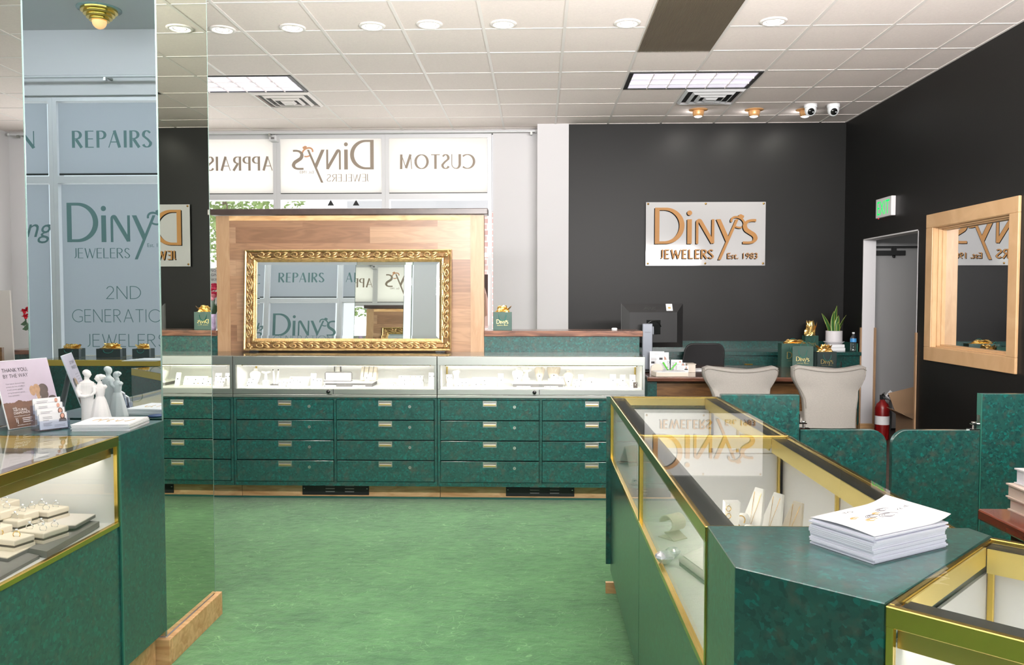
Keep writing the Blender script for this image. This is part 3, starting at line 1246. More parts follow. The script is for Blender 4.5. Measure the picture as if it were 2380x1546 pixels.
def l_left(b):
    deco(b, 'DESIGN', back_frame(-4.72, 3.04), .172, width=.86)


SB = 2.762
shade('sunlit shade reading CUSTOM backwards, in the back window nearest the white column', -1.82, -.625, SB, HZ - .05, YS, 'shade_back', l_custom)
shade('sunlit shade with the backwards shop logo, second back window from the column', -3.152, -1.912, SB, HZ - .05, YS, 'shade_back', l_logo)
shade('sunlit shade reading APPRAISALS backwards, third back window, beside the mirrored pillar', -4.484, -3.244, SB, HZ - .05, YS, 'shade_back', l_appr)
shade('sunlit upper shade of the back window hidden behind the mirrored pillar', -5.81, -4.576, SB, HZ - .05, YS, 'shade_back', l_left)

YSF = YF - .052


def front_frame(xl, z):
    # read from the street: facing -y; text x runs along +x there, drawn on the room side of the cloth
    return frame((xl, YSF + .0035, z), (1, 0, 0), (0, 0, 1))


def f_rep(b):
    deco(b, 'REPAIRS', front_frame(-4.86, 3.044), .176, width=.835)


def f_app(b):
    deco(b, 'APPRAISALS', front_frame(-3.62, 3.044), .176, width=1.16)


def f_des(b):
    deco(b, 'DESIGN', front_frame(-6.12, 3.044), .176, width=.86)


def f_logo(b):
    s = 6.55e-4
    logo(b, front_frame(-4.935 - (310 - 158) * s, 2.065 - (1253 - 876) * s), s, est='window')
    for txt, zb, x0, w in (('2ND', 1.47, -4.53, .37), ('GENERATION', 1.227, -4.90, 1.08), ('JEWELERS', .968, -4.75, .84)):
        deco(b, txt, front_frame(x0, zb), .135, .055, .05, .16, width=w)


def f_eng(b):
    text(b, 'Engaging', front_frame(-5.12, 2.12), h=.2, align='r', shear=.3)


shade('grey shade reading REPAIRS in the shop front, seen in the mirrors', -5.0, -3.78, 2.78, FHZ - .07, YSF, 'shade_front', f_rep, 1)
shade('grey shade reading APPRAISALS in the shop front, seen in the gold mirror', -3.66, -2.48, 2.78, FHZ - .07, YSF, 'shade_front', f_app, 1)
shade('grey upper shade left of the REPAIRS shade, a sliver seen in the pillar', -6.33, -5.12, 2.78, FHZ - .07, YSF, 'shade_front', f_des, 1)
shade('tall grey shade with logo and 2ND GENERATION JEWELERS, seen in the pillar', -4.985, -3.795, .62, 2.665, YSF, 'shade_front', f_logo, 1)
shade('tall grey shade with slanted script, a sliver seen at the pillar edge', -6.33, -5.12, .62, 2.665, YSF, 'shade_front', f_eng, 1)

# curtain rods
def rod(label, x0, x1, y, z, wall):
    t = T('curtain_rod', label, 'curtain rod', ((x0 + x1) / 2, y, z), 0)
    b = B()
    b.tube([(x0, y, z), (x1, y, z)], .016, 12)
    b.build('pole', 'alu_matte', t)
    for x in (x0, x1):
        b = B()
        b.lathe([(0, -.012), (.022, -.012), (.022, .012), (0, .012)], (x, y, z), 14, axis='x')
        b.build('finial', 'alu_matte', t)
    for x in [x0 + .12, (x0 + x1) / 2, x1 - .06]:
        b = B()
        b.box(x - .012, x + .012, min(y, wall), max(y, wall), z - .012, z + .012)
        b.box(x - .012, x + .012, y - .02, y + .02, z - .045, z - .012)
        b.build('bracket', 'alu', t)


rod('long white curtain rod above the sunlit back windows', -6.42, -.03, YW - .12, 3.462, YW)
rod('white curtain rod above the shop front, seen in the pillar', -6.3, -2.5, YF + .13, 3.73, YF)
b = B()
p = on_y(634, 320, 10.0)
b.box(p.x - .045, p.x + .045, 9.99, YW + .04, p.z - .04, p.z + .03)
s_ = b.build('alarm_sensor', 'alu_matte', loc=(p.x, 10.03, p.z - .04), bevel=.006)
tag(s_, 'small grey alarm sensor box under the curtain rod by the logo shade', 'sensor')
b = B()
b.box(p.x - .02, p.x + .02, 9.985, 9.99, p.z - .02, p.z + .005)
b.build('sensor_window', 'gray_board', s_)

# hanging banners in the lower back windows
t = T('window_banner', 'white banner clipped below the logo shade behind the wooden panel', 'banner', (-2.53, YW + .03, 1.3))
b = B()
b.box(-3.14, -1.92, YW + .02, YW + .024, 1.1, 2.575)
b.build('banner_sheet', 'banner', t)
for px in (768, 827):
    p = on_y(px, 471, YW)
    b = B()
    b.prism([(p.x - .04, p.z - .035), (p.x + .04, p.z - .035), (p.x, p.z + .035)], YW + .01, YW + .03, 'y')
    b.build('clip', 'black', t)
t = T('window_banner', 'white banner with NO and IGIN letters between pillar and wooden panel', 'banner', (-4.0, YW + .03, 1.3))
b = B()
b.box(-4.46, -3.26, YW + .02, YW + .024, 1.05, on_y(490, 623, YW).z)
b.build('banner_sheet', 'banner', t)
b = B()
for txt, px, py, w in (('NO', 488, 632, .055), ('IGIN', 487, 642, .08), ('AKIN', 486, 653, .09)):
    p = on_y(px, py, YW)
    text(b, txt, frame((p.x, YW + .0195, p.z), (1, 0, 0), (0, 0, 1)), h=.032, align='l')
b.build('lettering', 'ink', t)
t = T('window_poster', 'narrow poster of a brown-haired woman in pink behind the wooden panel', 'poster', (-.75, YW + .03, 1.3))
p0, p1 = on_y(1060, 638, YW), on_y(1134, 758, YW)
b = B()
b.box(p0.x, p1.x, YW + .02, YW + .024, p1.z, p0.z)
b.build('poster_sheet', 'blouse_print', t)
b = B()
b.prism([(p1.x - .055, p0.z), (p1.x, p0.z), (p1.x, p0.z - .3), (p1.x - .02, p0.z - .22), (p1.x - .05, p0.z - .12)], YW + .017, YW + .02, 'y')
b.build('printed_hair', 'hair_print', t)
b = B()
b.prism([(p1.x - .06, p0.z - .2), (p1.x - .025, p0.z - .24), (p1.x - .01, p0.z - .5), (p1.x - .06, p0.z - .52)], YW + .017, YW + .02, 'y')
b.build('printed_arm', 'skin_print', t)

# ================================================================= CEILING FIXTURES
def spot(name, loc, energy, angle, color=(1, .96, .9), rot=(0, 0, 0), r=.05):
    d = bpy.data.lights.new(name, 'SPOT')
    d.energy = energy
    d.spot_size = math.radians(angle)
    d.spot_blend = .6
    d.shadow_soft_size = r
    d.color = color
    o = bpy.data.objects.new(name, d)
    COL.objects.link(o)
    o.location = loc
    o.rotation_euler = rot
    return o


def downlight(px, py, label):
    p = on_z(px, py, CEIL)
    t = T('recessed_light', label, 'ceiling light', (p.x, p.y, CEIL - .03), 0, 'round recessed ceiling lights')
    b = B()
    b.lathe([(.074, 0), (.1, 0), (.098, -.006), (.078, -.012), (.074, -.006), (.074, 0)], (p.x, p.y, CEIL), 32)
    b.build('trim_ring', 'grid', t)
    b = B()
    b.lathe([(0, -.004), (.075, -.004)], (p.x, p.y, CEIL), 28)
    b.build('lens', 'lamp', t)
    b = B()
    b.lathe([(.045, -.0045), (.05, -.009), (.054, -.0045)], (p.x, p.y, CEIL), 24)
    b.build('inner_ring', 'grid', t)
    spot('ceiling_spot', (p.x, p.y, CEIL - .03), 14, 110)


for px, py, lb in [(517, 68, 'round recessed ceiling light right beside the mirrored pillar'),
                   (680, 64, 'second recessed ceiling light from the mirrored pillar'),
                   (865, 60, 'third recessed ceiling light from the mirrored pillar'),
                   (998, 56, 'recessed ceiling light fourth from the pillar, near the ceiling grid line'),
                   (1170, 55, 'recessed ceiling light fifth from the pillar, above the green carpet aisle'),
                   (1458, 53, 'recessed ceiling light just left of the bronze return grille'),
                   (1798, 49, 'recessed ceiling light just right of the bronze return grille')]:
    downlight(px, py, lb)


for x_, y_ in ((-.9, 3.3), (.9, 3.3), (2.6, 3.3), (-.9, 5.35), (.7, 5.35), (2.6, 5.0), (-2.4, 5.35)):
    spot('ceiling_spot', (x_, y_, CEIL - .03), 52 if y_ > 4 else 5, 80 if y_ > 4 else 100)
for x_, y_ in ((.75, 2.0), (-1.75, 2.6)):  # unseen spots added to brighten the counter tops
    spot('ceiling_spot', (x_, y_, CEIL - .03), 16, 48)


def troffer(x0, label):
    t = T('fluorescent_fixture', label, 'ceiling light', (x0 + .61, 7.87, CEIL - .03))
    y0, y1 = 7.575, 8.165
    b = B()
    b.box(x0 + .012, x0 + 1.208, y0, y0 + .02, CEIL - .012, CEIL - .001)
    b.box(x0 + .012, x0 + 1.208, y1 - .02, y1, CEIL - .012, CEIL - .001)
    b.box(x0 + .012, x0 + .05, y0 + .02, y1 - .02, CEIL - .012, CEIL - .001)
    b.box(x0 + 1.17, x0 + 1.208, y0 + .02, y1 - .02, CEIL - .012, CEIL - .001)
    b.build('housing', 'black', t)
    b = B()
    b.box(x0 + .05, x0 + 1.17, y0 + .02, y1 - .02, CEIL - .004, CEIL - .002)
    b.build('diffuser', 'tube_lamp', t)
    b = B()
    for k in range(1, 6):
        x = x0 + .05 + 1.12 * k / 6
        b.box(x - .003, x + .003, y0 + .02, y1 - .02, CEIL - .016, CEIL - .004)
    for k in range(1, 3):
        y = y0 + .02 + .55 * k / 3
        b.box(x0 + .05, x0 + 1.17, y - .003, y + .003, CEIL - .016, CEIL - .004)
    b.build('louver', 'grid', t)


troffer(.803, 'long fluorescent panel above the black wall, next to the square vent')
troffer(-3.467, 'long fluorescent panel half hidden behind the mirrored pillar')


def vent(x0, y0, label, m):
    t = T('air_vent', label, 'vent', (x0 + .305, y0 + .305, CEIL - .05))
    cx, cy = x0 + .305, y0 + .305
    b = B()
    for h in (.29, .21, .14, .07):
        z0 = CEIL - .006 - (.29 - h) * .12
        w = .022
        prof = [(h, z0), (h - w, z0 - .022), (h - w - .006, z0 - .018), (h - .008, z0 + .003)]
        rings = []
        for r, z in prof:
            rings.append([(cx - r, cy - r, z), (cx + r, cy - r, z), (cx + r, cy + r, z), (cx - r, cy + r, z)])
        rings.append(rings[0])
        b.loft(rings, caps=False, sm=False)
    b.box(cx - .045, cx + .045, cy - .045, cy + .045, CEIL - .05, CEIL - .046)
    b.build('diffuser_cone', m, t)
    b = B()
    b.box(cx - .265, cx + .265, cy - .265, cy + .265, CEIL - .004, CEIL - .001)
    b.build('duct_opening', 'black_mesh' if m == 'alu_matte' else 'gray_board', t)


vent(1.413, 8.175, 'square steel air vent beside the fluorescent panel over the black wall', 'alu_matte')
vent(-2.857, 8.175, 'square white air vent above the sunlit windows', 'grid')

t = T('return_grille', 'large bronze ribbed return grille in the ceiling, top of the photo', 'vent', (1.1, 6.35, CEIL - .01))
b = B()
x0, x1, y0, y1 = .805, 1.401, 5.747, 6.943
b.box(x0, x1, y0, y1, CEIL - .006, CEIL - .002)
b.build('backing', 'grille', t)
b = B()
n = 60
for k in range(n):
    x = x0 + (x1 - x0) * (k + .5) / n
    b.prism([(x - .003, CEIL - .006), (x + .003, CEIL - .006), (x, CEIL - .013)], y0, y1, 'y')
b.build('rib', 'grille', t)['kind'] = 'stuff'

for px, lb in ((1623, 'peach eyeball ceiling spotlight nearest the square vent'), (1753, 'peach eyeball ceiling spotlight in the middle of three'), (1872, 'peach eyeball ceiling spotlight behind the domed security camera')):
    p = on_z(px, 255, CEIL)
    t = T('eyeball_light', lb, 'ceiling light', (p.x, p.y, CEIL - .1), 0, 'eyeball spotlights by the black wall')
    b = B()
    b.lathe([(.045, -.002), (.1, -.001), (.098, -.006), (.06, -.014), (.045, -.014)], (p.x, p.y, CEIL), 28)
    b.build('trim_ring', 'peach', t)
    b = B()
    b.lathe([(.06, -.005), (.062, -.03), (.057, -.055), (.05, -.068), (.044, -.072)], (p.x, p.y, CEIL), 24)
    b.build('eyeball', 'peach', t)
    b = B()
    b.ball((p.x, p.y + .008, CEIL - .066), (.043, .043, .018), 20, 8)
    b.build('bulb', 'lamp', t)
    spot('eyeball_lamp', (p.x, p.y + .02, CEIL - .09), 10, 95, (1, .95, .88), (math.radians(52), 0, 0), .03)
    q = bpy.data.lights.new('eyeball_glow', 'POINT')
    q.energy = .8
    q.shadow_soft_size = .02
    qo = bpy.data.objects.new('eyeball_glow', q)
    COL.objects.link(qo)
    qo.location = (p.x - .02, p.y + .075, CEIL - .07)

for px, lb in ((1884, 'white domed security camera nearer the vent, overlapping a spotlight'), (1937, 'white domed security camera nearest the black side wall')):
    p = on_z(px, 243, CEIL)
    t = T('security_camera', lb, 'camera', (p.x, p.y, CEIL - .13), 0, 'domed security cameras')
    b = B()
    b.lathe([(0, 0), (.066, 0), (.066, -.03), (.062, -.036), (0, -.036)], (p.x, p.y, CEIL), 28)
    b.build('base', 'cap_white', t)
    b = B()
    b.lathe([(.058, -.036), (.06, -.06), (.052, -.09), (.034, -.112), (.012, -.122), (0, -.123)], (p.x, p.y, CEIL), 28)
    b.build('dome', 'cap_white', t)
    b = B()
    dirx = -.22
    b.X = Matrix.Translation((p.x + dirx * .04, p.y - .046, CEIL - .083)) @ Matrix.Rotation(-dirx, 4, 'Z') @ Matrix.Rotation(math.radians(25), 4, 'X')
    b.lathe([(0, .01), (.034, .01), (.037, 0), (.03, -.006), (0, .002)], (0, 0, 0), 24, axis='y')
    b.build('lens_window', 'black_gloss', t)

t = T('flush_ceiling_light', 'stepped brass ceiling light with amber bulb, reflected at the top of the pillar', 'ceiling light', (-4.2, -1.4, 4.1))
b = B()
b.lathe([(0, 0), (.2, 0), (.2, -.008), (0, -.008)], (-4.2, -1.4, 4.24), 36)
b.build('back_plate', 'mirror_edge', t)
b = B()
b.lathe([(.165, -.008), (.165, -.03), (.14, -.034), (.14, -.06), (.115, -.064), (.115, -.09), (.09, -.094), (.09, -.115), (.0, -.115)], (-4.2, -1.4, 4.24), 36, sm=False)
b.build('stepped_body', 'brass', t)
b = B()
b.ball((-4.2, -1.4, 4.24 - .12), (.066, .066, .07), 20, 10)
b.build('bulb', 'bulb_orange', t)

# ================================================================= MIRRORED PILLAR
PX, PY0, PY1, PXL = -1.505, 3.262, 3.765, -2.04
t = T('mirrored_pillar', 'square ceiling-high pillar clad in mirror on a low oak base', 'pillar', (-1.77, 3.51, 0))
t['kind'] = 'thing'
g = .004
b = B()
b.box(PXL + g, PX - g, PY0 + g, PY1 - g, 0, CEIL - .008)
b.build('core', 'white_wall', t)
for nm, q in (('front', (PXL, PX - .002, PY0 - .001, PY0 + g - .0005)), ('side', (PX - g + .0005, PX + .001, PY0 + .001, PY1 - .001)), ('rear', (PXL, PX - .002, PY1 - g + .0005, PY1 + .001)), ('far', (PXL - .001, PXL + g - .0005, PY0 + .001, PY1 - .001))):
    b = B()
    if nm == 'side':    # this panel is glued a touch out of square
        b.prism([(q[0], q[2]), (q[1] - .0030, q[2]), (q[1] + .0012, q[3]), (q[0], q[3])], .112, CEIL - .008)
    else:
        b.box(q[0], q[1], q[2], q[3], .112, CEIL - .008)
    b.build('mirror_panel', 'mirror_blue' if nm == 'front' else ('mirror_side' if nm == 'side' else 'mirror'), t)
b = B()
for x, y in ((PX, PY0), (PX, PY1), (PXL, PY0), (PXL, PY1)):
    b.box(x - .0024, x + .0024, y - .0024, y + .0024, .112, CEIL - .008)
b.build('corner_bead', 'mirror_edge', t)
b = B()
o_ = .026
for q in ((PXL - o_, PX + o_, PY0 - o_, PY0 - .002), (PXL - o_, PX + o_, PY1 + .002, PY1 + o_), (PX + .002, PX + o_, PY0 - .002, PY1 + .002), (PXL - o_, PXL - .002, PY0 - .002, PY1 + .002)):
    b.box(q[0], q[1], q[2], q[3], 0, .108)
b.build('baseboard', 'oak', t, bevel=.003)

# ================================================================= BACK DISPLAY CABINETS
CY0, CY1, CTOP = 5.90, 6.38, 1.067
XC = [.757, -.725, -2.203, -3.68]


def back_cabinet(x0, x1, label, vent_at):
    t = T('display_cabinet', label, 'display cabinet', ((x0 + x1) / 2, 6.14, 0), 0, 'green drawer cabinets with lit glass tops')
    e = .002
    x0, x1 = x0 + e, x1 - e
    f0 = CY0 + .004
    # carcass with face frame
    st = .0185
    xm = (x0 + x1) / 2
    b = B()
    b.box(x0, x1, f0 + .022, CY1, .125, .764)
    cols = [(x0 + st, xm - .0085), (xm + .0085, x1 - st)]
    b.box(x0, x0 + st, f0, f0 + .022, .125, .764)
    b.box(xm - .0085, xm + .0085, f0, f0 + .022, .125, .764)
    b.box(x1 - st, x1, f0, f0 + .022, .125, .764)
    for c in cols:
        b.box(c[0], c[1], f0, f0 + .022, .125, .155)
        b.box(c[0], c[1], f0, f0 + .022, .752, .764)
    b.build('carcass', 'green', t)
    b = B()
    for c in cols:
        b.box(c[0], c[1], f0 + .019, f0 + .0215, .155, .752)
    b.build('painted_gap_shade', 'gap', t)  # dark sheet behind the drawers, painting the shade between them
    rows = [(.603, .752), (.457, .603), (.312, .457), (.155, .312)]
    for ci, c in enumerate(cols):
        cx = (c[0] + c[1]) / 2
        for ri, (z0, z1) in enumerate(rows):
            g = .0035
            dx = .006 if (ri == 3 and ci == 0) else 0
            d = B()
            y0 = CY0 - (.006 if ri == 3 and ci == 0 else 0)
            d.box(c[0] + g, c[1] - g, y0, f0 + .019, z0 + g, z1 - g)
            dr = d.build('drawer', 'green', t, bevel=.0015, segs=1)
            hz = z1 - g - .004
            h = B()
            hw, hh = .049, .040
            h.box(cx - hw, cx + hw, y0 - .003, y0 + .0005, hz - .012, hz)
            h.box(cx - hw, cx + hw, y0 - .003, y0 + .0005, hz - hh, hz - hh + .008)
            h.box(cx - hw, cx - hw + .006, y0 - .003, y0 + .0005, hz - hh + .008, hz - .012)
            h.box(cx + hw - .006, cx + hw, y0 - .003, y0 + .0005, hz - hh + .008, hz - .012)
            h.prism([(y0 - .0028, hz - hh + .008), (y0 - .0004, hz - hh + .008), (y0 - .0004, hz - .012)], cx - hw + .006, cx + hw - .006, 'x', mi=1)
            h.box(cx - hw + .006, cx + hw - .006, y0 - .0032, y0 - .0005, hz - hh + .008, hz - hh + .015, 2)
            h.box(cx - hw + .006, cx + hw - .006, y0 - .0031, y0 - .0005, hz - .0150, hz - .0122, 3)  # dark strip painting the shade under the top lip
            h.build('handle', ['alu', 'handle_recess', 'brass_dull', 'black'], dr)
            k = B()
            kx, kz = cx + .177, z1 - .05
            k.lathe([(0, .004), (.0108, .004), (.0108, 0)], (kx, y0, kz), 16, axis='y', mi=0, sm=False)
            k.box(kx - .0015, kx + .0015, y0 - .0046, y0 - .004, kz - .001, kz + .004, 1)
            k.build('lock', ['alu', 'black'], dr)
    # toe kick with its black vent plate
    b = B()
    b.box(x0, x1, 6.06, 6.09, 0, .125)
    b.build('toe_kick', 'oak', t)
    b = B()
    b.box(x0, x1, 6.045, 6.06, 0, .012)
    b.build('carpet_strip', 'green_edge', t)
    v0, v1 = vent_at
    b = B()
    b.box(v0, v1, 6.054, 6.06, .022, .122)
    pl = b.build('vent_plate', 'black', t, bevel=.004)
    vw = v1 - v0
    for fx in (.42, .71):
        b = B()
        for k in range(3):
            zc = .092 - .022 * k
            xa = v0 + vw * fx
            b.prism([(xa - .033, zc - .004), (xa + .033, zc - .004), (xa + .035, zc + .004), (xa - .035, zc + .004)], 6.05, 6.054, 'y')
        b.build('louver', 'gray_board', pl)
    b = B()
    for fx in (.03, .97):
        b.lathe([(0, .003), (.006, .003), (.006, 0)], (v0 + vw * fx, 6.054, .07), 10, axis='y')
    b.build('screw', 'chrome', pl)
    # aluminium showcase frame
    b = B()
    b.box(x0, x1, CY0 - .006, CY0 + .03, .766, .787)
    b.box(x0, x1, CY0 - .002, CY0 + .03, .789, .828)
    b.box(x0, x1, CY0 - .004, CY0 + .03, 1.0, 1.062)
    b.box(x0, x0 + .02, CY0 - .003, CY0 + .03, .828, 1.03)
    b.box(x1 - .02, x1, CY0 - .003, CY0 + .03, .828, 1.03)
    b.box(x0, x1, CY1 - .03, CY1, 1.04, 1.062)
    b.box(x0, x0 + .02, CY0 + .03, CY1 - .03, 1.045, 1.062)
    b.box(x1 - .02, x1, CY0 + .03, CY1 - .03, 1.045, 1.062)
    b.build('showcase_frame', 'alu', t, bevel=.002, segs=1)
    lk = B()
    lk.lathe([(0, .012), (.013, .012), (.014, .004), (.014, 0)], (xm - .045, CY0 - .002, .808), 18, axis='y')
    lk.build('sliding_door_lock', 'black_gloss', t)
    jn = B()
    jn.box(xm - .012, xm - .008, CY0 - .0035, CY0 - .002, .792, .826)
    jn.build('door_edge', 'black', t)
    # white lined interior
    b = B()
    b.box(x0 + .004, x1 - .004, CY0 + .03, CY1 - .01, .815, .829)
    b.box(x0 + .004, x1 - .004, CY1 - .04, CY1 - .032, .829, 1.04)
    b.box(x0 + .004, x0 + .014, CY0 + .03, CY1 - .04, .829, 1.04)
    b.box(x1 - .014, x1 - .004, CY0 + .03, CY1 - .04, .829, 1.04)
    b.build('interior_lining', 'white', t)
    b = B()
    for x in (x0 + .016, x1 - .026):
        b.box(x, x + .01, CY1 - .05, CY1 - .042, .829, 1.04)
    b.build('corner_strip', 'brass_dull', t)
    b = B()
    b.box(x0 + .05, x1 - .05, CY0 + .034, CY0 + .075, .992, 1.035)
    b.build('light_housing', 'brass_dull', t)
    b = B()
    b.box(x0 + .06, x1 - .06, CY0 + .042, CY0 + .07, .9895, .9915)
    b.build('light_strip', 'strip_lamp', t)
    b = B()
    b.box(x0 + .02, xm + .012, CY0 + .006, CY0 + .011, .828, 1.0)
    b.build('sliding_glass', 'glass', t)
    b = B()
    b.box(xm - .012, x1 - .02, CY0 + .016, CY0 + .021, .828, 1.0)
    b.build('sliding_glass', 'glass', t)
    b = B()
    b.box(x0, x1, CY0 - .002, CY1, 1.0625, CTOP)
    b.build('glass_top', 'glass', t)
    return t


back_cabinet(XC[1], XC[0], 'green drawer cabinet with lit showcase, third from the pillar, ending at the office desk', (-.239, .264))
back_cabinet(XC[2], XC[1], 'green drawer cabinet with lit showcase standing below the gold mirror', (-1.751, -1.253))
back_cabinet(XC[3], XC[2], 'green drawer cabinet partly hidden behind the mirrored pillar', (-3.2, -2.7))

# wooden partition with dark cap
t = T('wood_partition', 'tall hickory plank panel with dark cap behind the gold mirror', 'partition', (-1.46, 6.44, 0))
x0, x1, y0, y1 = -2.508, -.422, 6.405, 6.49
b = B()
b.box(x0 + .1, x1 - .1, y0 + .004, y1, 0, 2.082)
b.build('plank_panel', 'planks', t)
for a in (x0, x1 - .104):
    b = B()
    b.box(a, a + .104, y0, y1, 0, 2.118)
    b.build('stile', 'oak_v', t)
b = B()
b.box(x0 + .104, x1 - .104, y0, y1, 2.08, 2.118)
b.build('top_rail', 'oak', t)
b = B()
b.box(x0 - .035, x1 + .03, y0 - .03, y1 + .03, 2.122, 2.168)
b.build('cap', 'espresso', t, bevel=.004)


def ledge(x0, x1, label):
    t = T('half_wall', label, 'half wall', ((x0 + x1) / 2, 6.6, 0))
    t['kind'] = 'thing'
    b = B()
    b.box(x0, x1, 6.405, 6.72, 0, 1.184)
    b.build('body', 'green', t)
    b = B()
    b.box(x0 - (.02 if x0 < -3 else 0), x1 + (.024 if x1 > 0 else 0), 6.385, 6.75, 1.185, 1.228)
    b.build('wooden_top', 'dark_wood', t, bevel=.004)


ledge(-.42, .775, 'low green half wall with dark wood top, from panel to office desk')
ledge(-3.8, -2.51, 'low green half wall with dark wood top, left of the wooden panel')

# ornate leaning mirror
t = T('wall_mirror', 'large mirror in ornate gold frame leaning on the wooden panel', 'mirror', (-1.47, 6.335, CTOP))
MIR_TILT, MIR_YAW = math.radians(4.3), math.radians(-.45)
MW[t.name] = Matrix.Translation((-1.47, 6.335, CTOP + .008)) @ Matrix.Rotation(MIR_YAW, 4, 'Z') @ Matrix.Rotation(-MIR_TILT, 4, 'X')
t.matrix_world = MW[t.name]
MWd, MHt = 1.605, .778      # outer size; local frame: x right, z up, -y towards the room
fwid = .094
prof = [(0, 0), (0, -.03), (.006, -.034), (.016, -.03), (.02, -.024), (.03, -.03), (.052, -.026), (.058, -.018), (.062, -.022), (.074, -.024), (.082, -.018), (.088, -.012), (fwid, -.008), (fwid, 0)]


def frame_loft(b, prof, mi_of):
    for k in range(len(prof) - 1):
        (i0, d0), (i1, d1) = prof[k], prof[k + 1]
        def ring(i, d):
            return [(-MWd / 2 + i, d, i), (MWd / 2 - i, d, i), (MWd / 2 - i, d, MHt - i), (-MWd / 2 + i, d, MHt - i)]
        b.loft([ring(i0, d0), ring(i1, d1)], mi_of(k), caps=False, sm=False)


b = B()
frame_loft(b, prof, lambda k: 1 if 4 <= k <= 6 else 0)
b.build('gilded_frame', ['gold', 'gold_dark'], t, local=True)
# carved scrolls running round the frame
b = B()


def scroll(cx, cz, ang, s, flip):
    ca, sa = math.cos(ang), math.sin(ang)
    def P(u, v, d):
        v *= flip
        u *= 1.5
        return (cx + (u * ca - v * sa) * s, -.026 - d, cz + (u * sa + v * ca) * s)
    sp = []
    for i in range(15):
        a = math.radians(200 - i * 30)
        r = .5 - .42 * i / 14
        sp.append(P(r * math.cos(a), .04 + r * math.sin(a) * .9, .003 + .006 * i / 14))
    b.tube(sp, [.004 + .004 * math.sin(PI * min(1, i / 10)) for i in range(15)], 7)
    for k, (u0, v0, u1, v1, u2, v2) in enumerate(((-.5, .0, -.1, -.55, .5, -.42), (.35, -.3, .75, -.1, 1.0, .28), (.45, .2, .8, .42, 1.15, .35), (.3, -.5, .7, -.5, 1.1, -.2))):
        pts = [P((1 - q) ** 2 * u0 + 2 * q * (1 - q) * u1 + q * q * u2, (1 - q) ** 2 * v0 + 2 * q * (1 - q) * v1 + q * q * v2, .002) for q in [i / 7 for i in range(8)]]
        b.tube(pts, [.003 + .006 * math.sin(PI * (i + .4) / 8) for i in range(8)], 7)


mid = .041
n = 11
stp = (MWd - 2 * fwid) / n
for k in range(n):
    x = -MWd / 2 + fwid + stp * (k + .3)
    scroll(x, MHt - mid, 0, .044, 1)
    scroll(x, mid, 0, .044, -1)
n2 = 5
st2 = (MHt - 2 * fwid) / n2
for k in range(n2):
    z = fwid + st2 * (k + .3)
    scroll(-MWd / 2 + mid, z, PI / 2, .044, 1)
    scroll(MWd / 2 - mid, z, PI / 2, .044, -1)
for sx in (-1, 1):
    for z in (mid, MHt - mid):
        scroll(sx * (MWd / 2 - mid), z, PI / 4 * sx, .022, 1)
b.build('carved_scrollwork', 'gold', t, local=True)
# beaded inner lip
b = B()
def beads(p0, p1, n):
    for i in range(n):
        q = (i + .5) / n
        x, z = p0[0] + (p1[0] - p0[0]) * q, p0[1] + (p1[1] - p0[1]) * q
        b.ball((x, -.0215, z), (.0052, .004, .0052), 6, 4)
i_ = .07
beads((-MWd / 2 + i_, i_), (MWd / 2 - i_, i_), 100)
beads((-MWd / 2 + i_, MHt - i_), (MWd / 2 - i_, MHt - i_), 100)
beads((-MWd / 2 + i_, i_), (-MWd / 2 + i_, MHt - i_), 44)
beads((MWd / 2 - i_, i_), (MWd / 2 - i_, MHt - i_), 44)
b.build('beading', 'gold', t, local=True)
# bevelled glass: flat centre, edge facets a touch inclined
b = B()
xi, zi0, zi1 = MWd / 2 - fwid + .004, fwid - .004, MHt - fwid + .004
bv, dd = .026, .0011
o4 = [(-xi, -.0060, zi0), (xi, -.0060, zi0), (xi, -.0060, zi1), (-xi, -.0060, zi1)]
i4 = [(-xi + bv, -.0060 - dd, zi0 + bv), (xi - bv, -.0060 - dd, zi0 + bv), (xi - bv, -.0060 - dd, zi1 - bv), (-xi + bv, -.0060 - dd, zi1 - bv)]
b.loft([o4, i4], caps=False, sm=False)
b.add(i4, [(0, 1, 2, 3)])
b.add([(p[0], -.002, p[2]) for p in o4], [(3, 2, 1, 0)])
b.loft([o4, [(p[0], -.002, p[2]) for p in o4]], caps=False, sm=False)
b.build('mirror_glass', 'mirror', t, local=True)
b = B()
for x in (-.72, .72):
    b.box(x - .035, x + .035, -.03, -.004, -.008, 0)
b.build('foot_pad', 'black', t, local=True)

# ================================================================= FRONT SHOWCASES (brass framed)
ST = .995       # counter height of the front ring


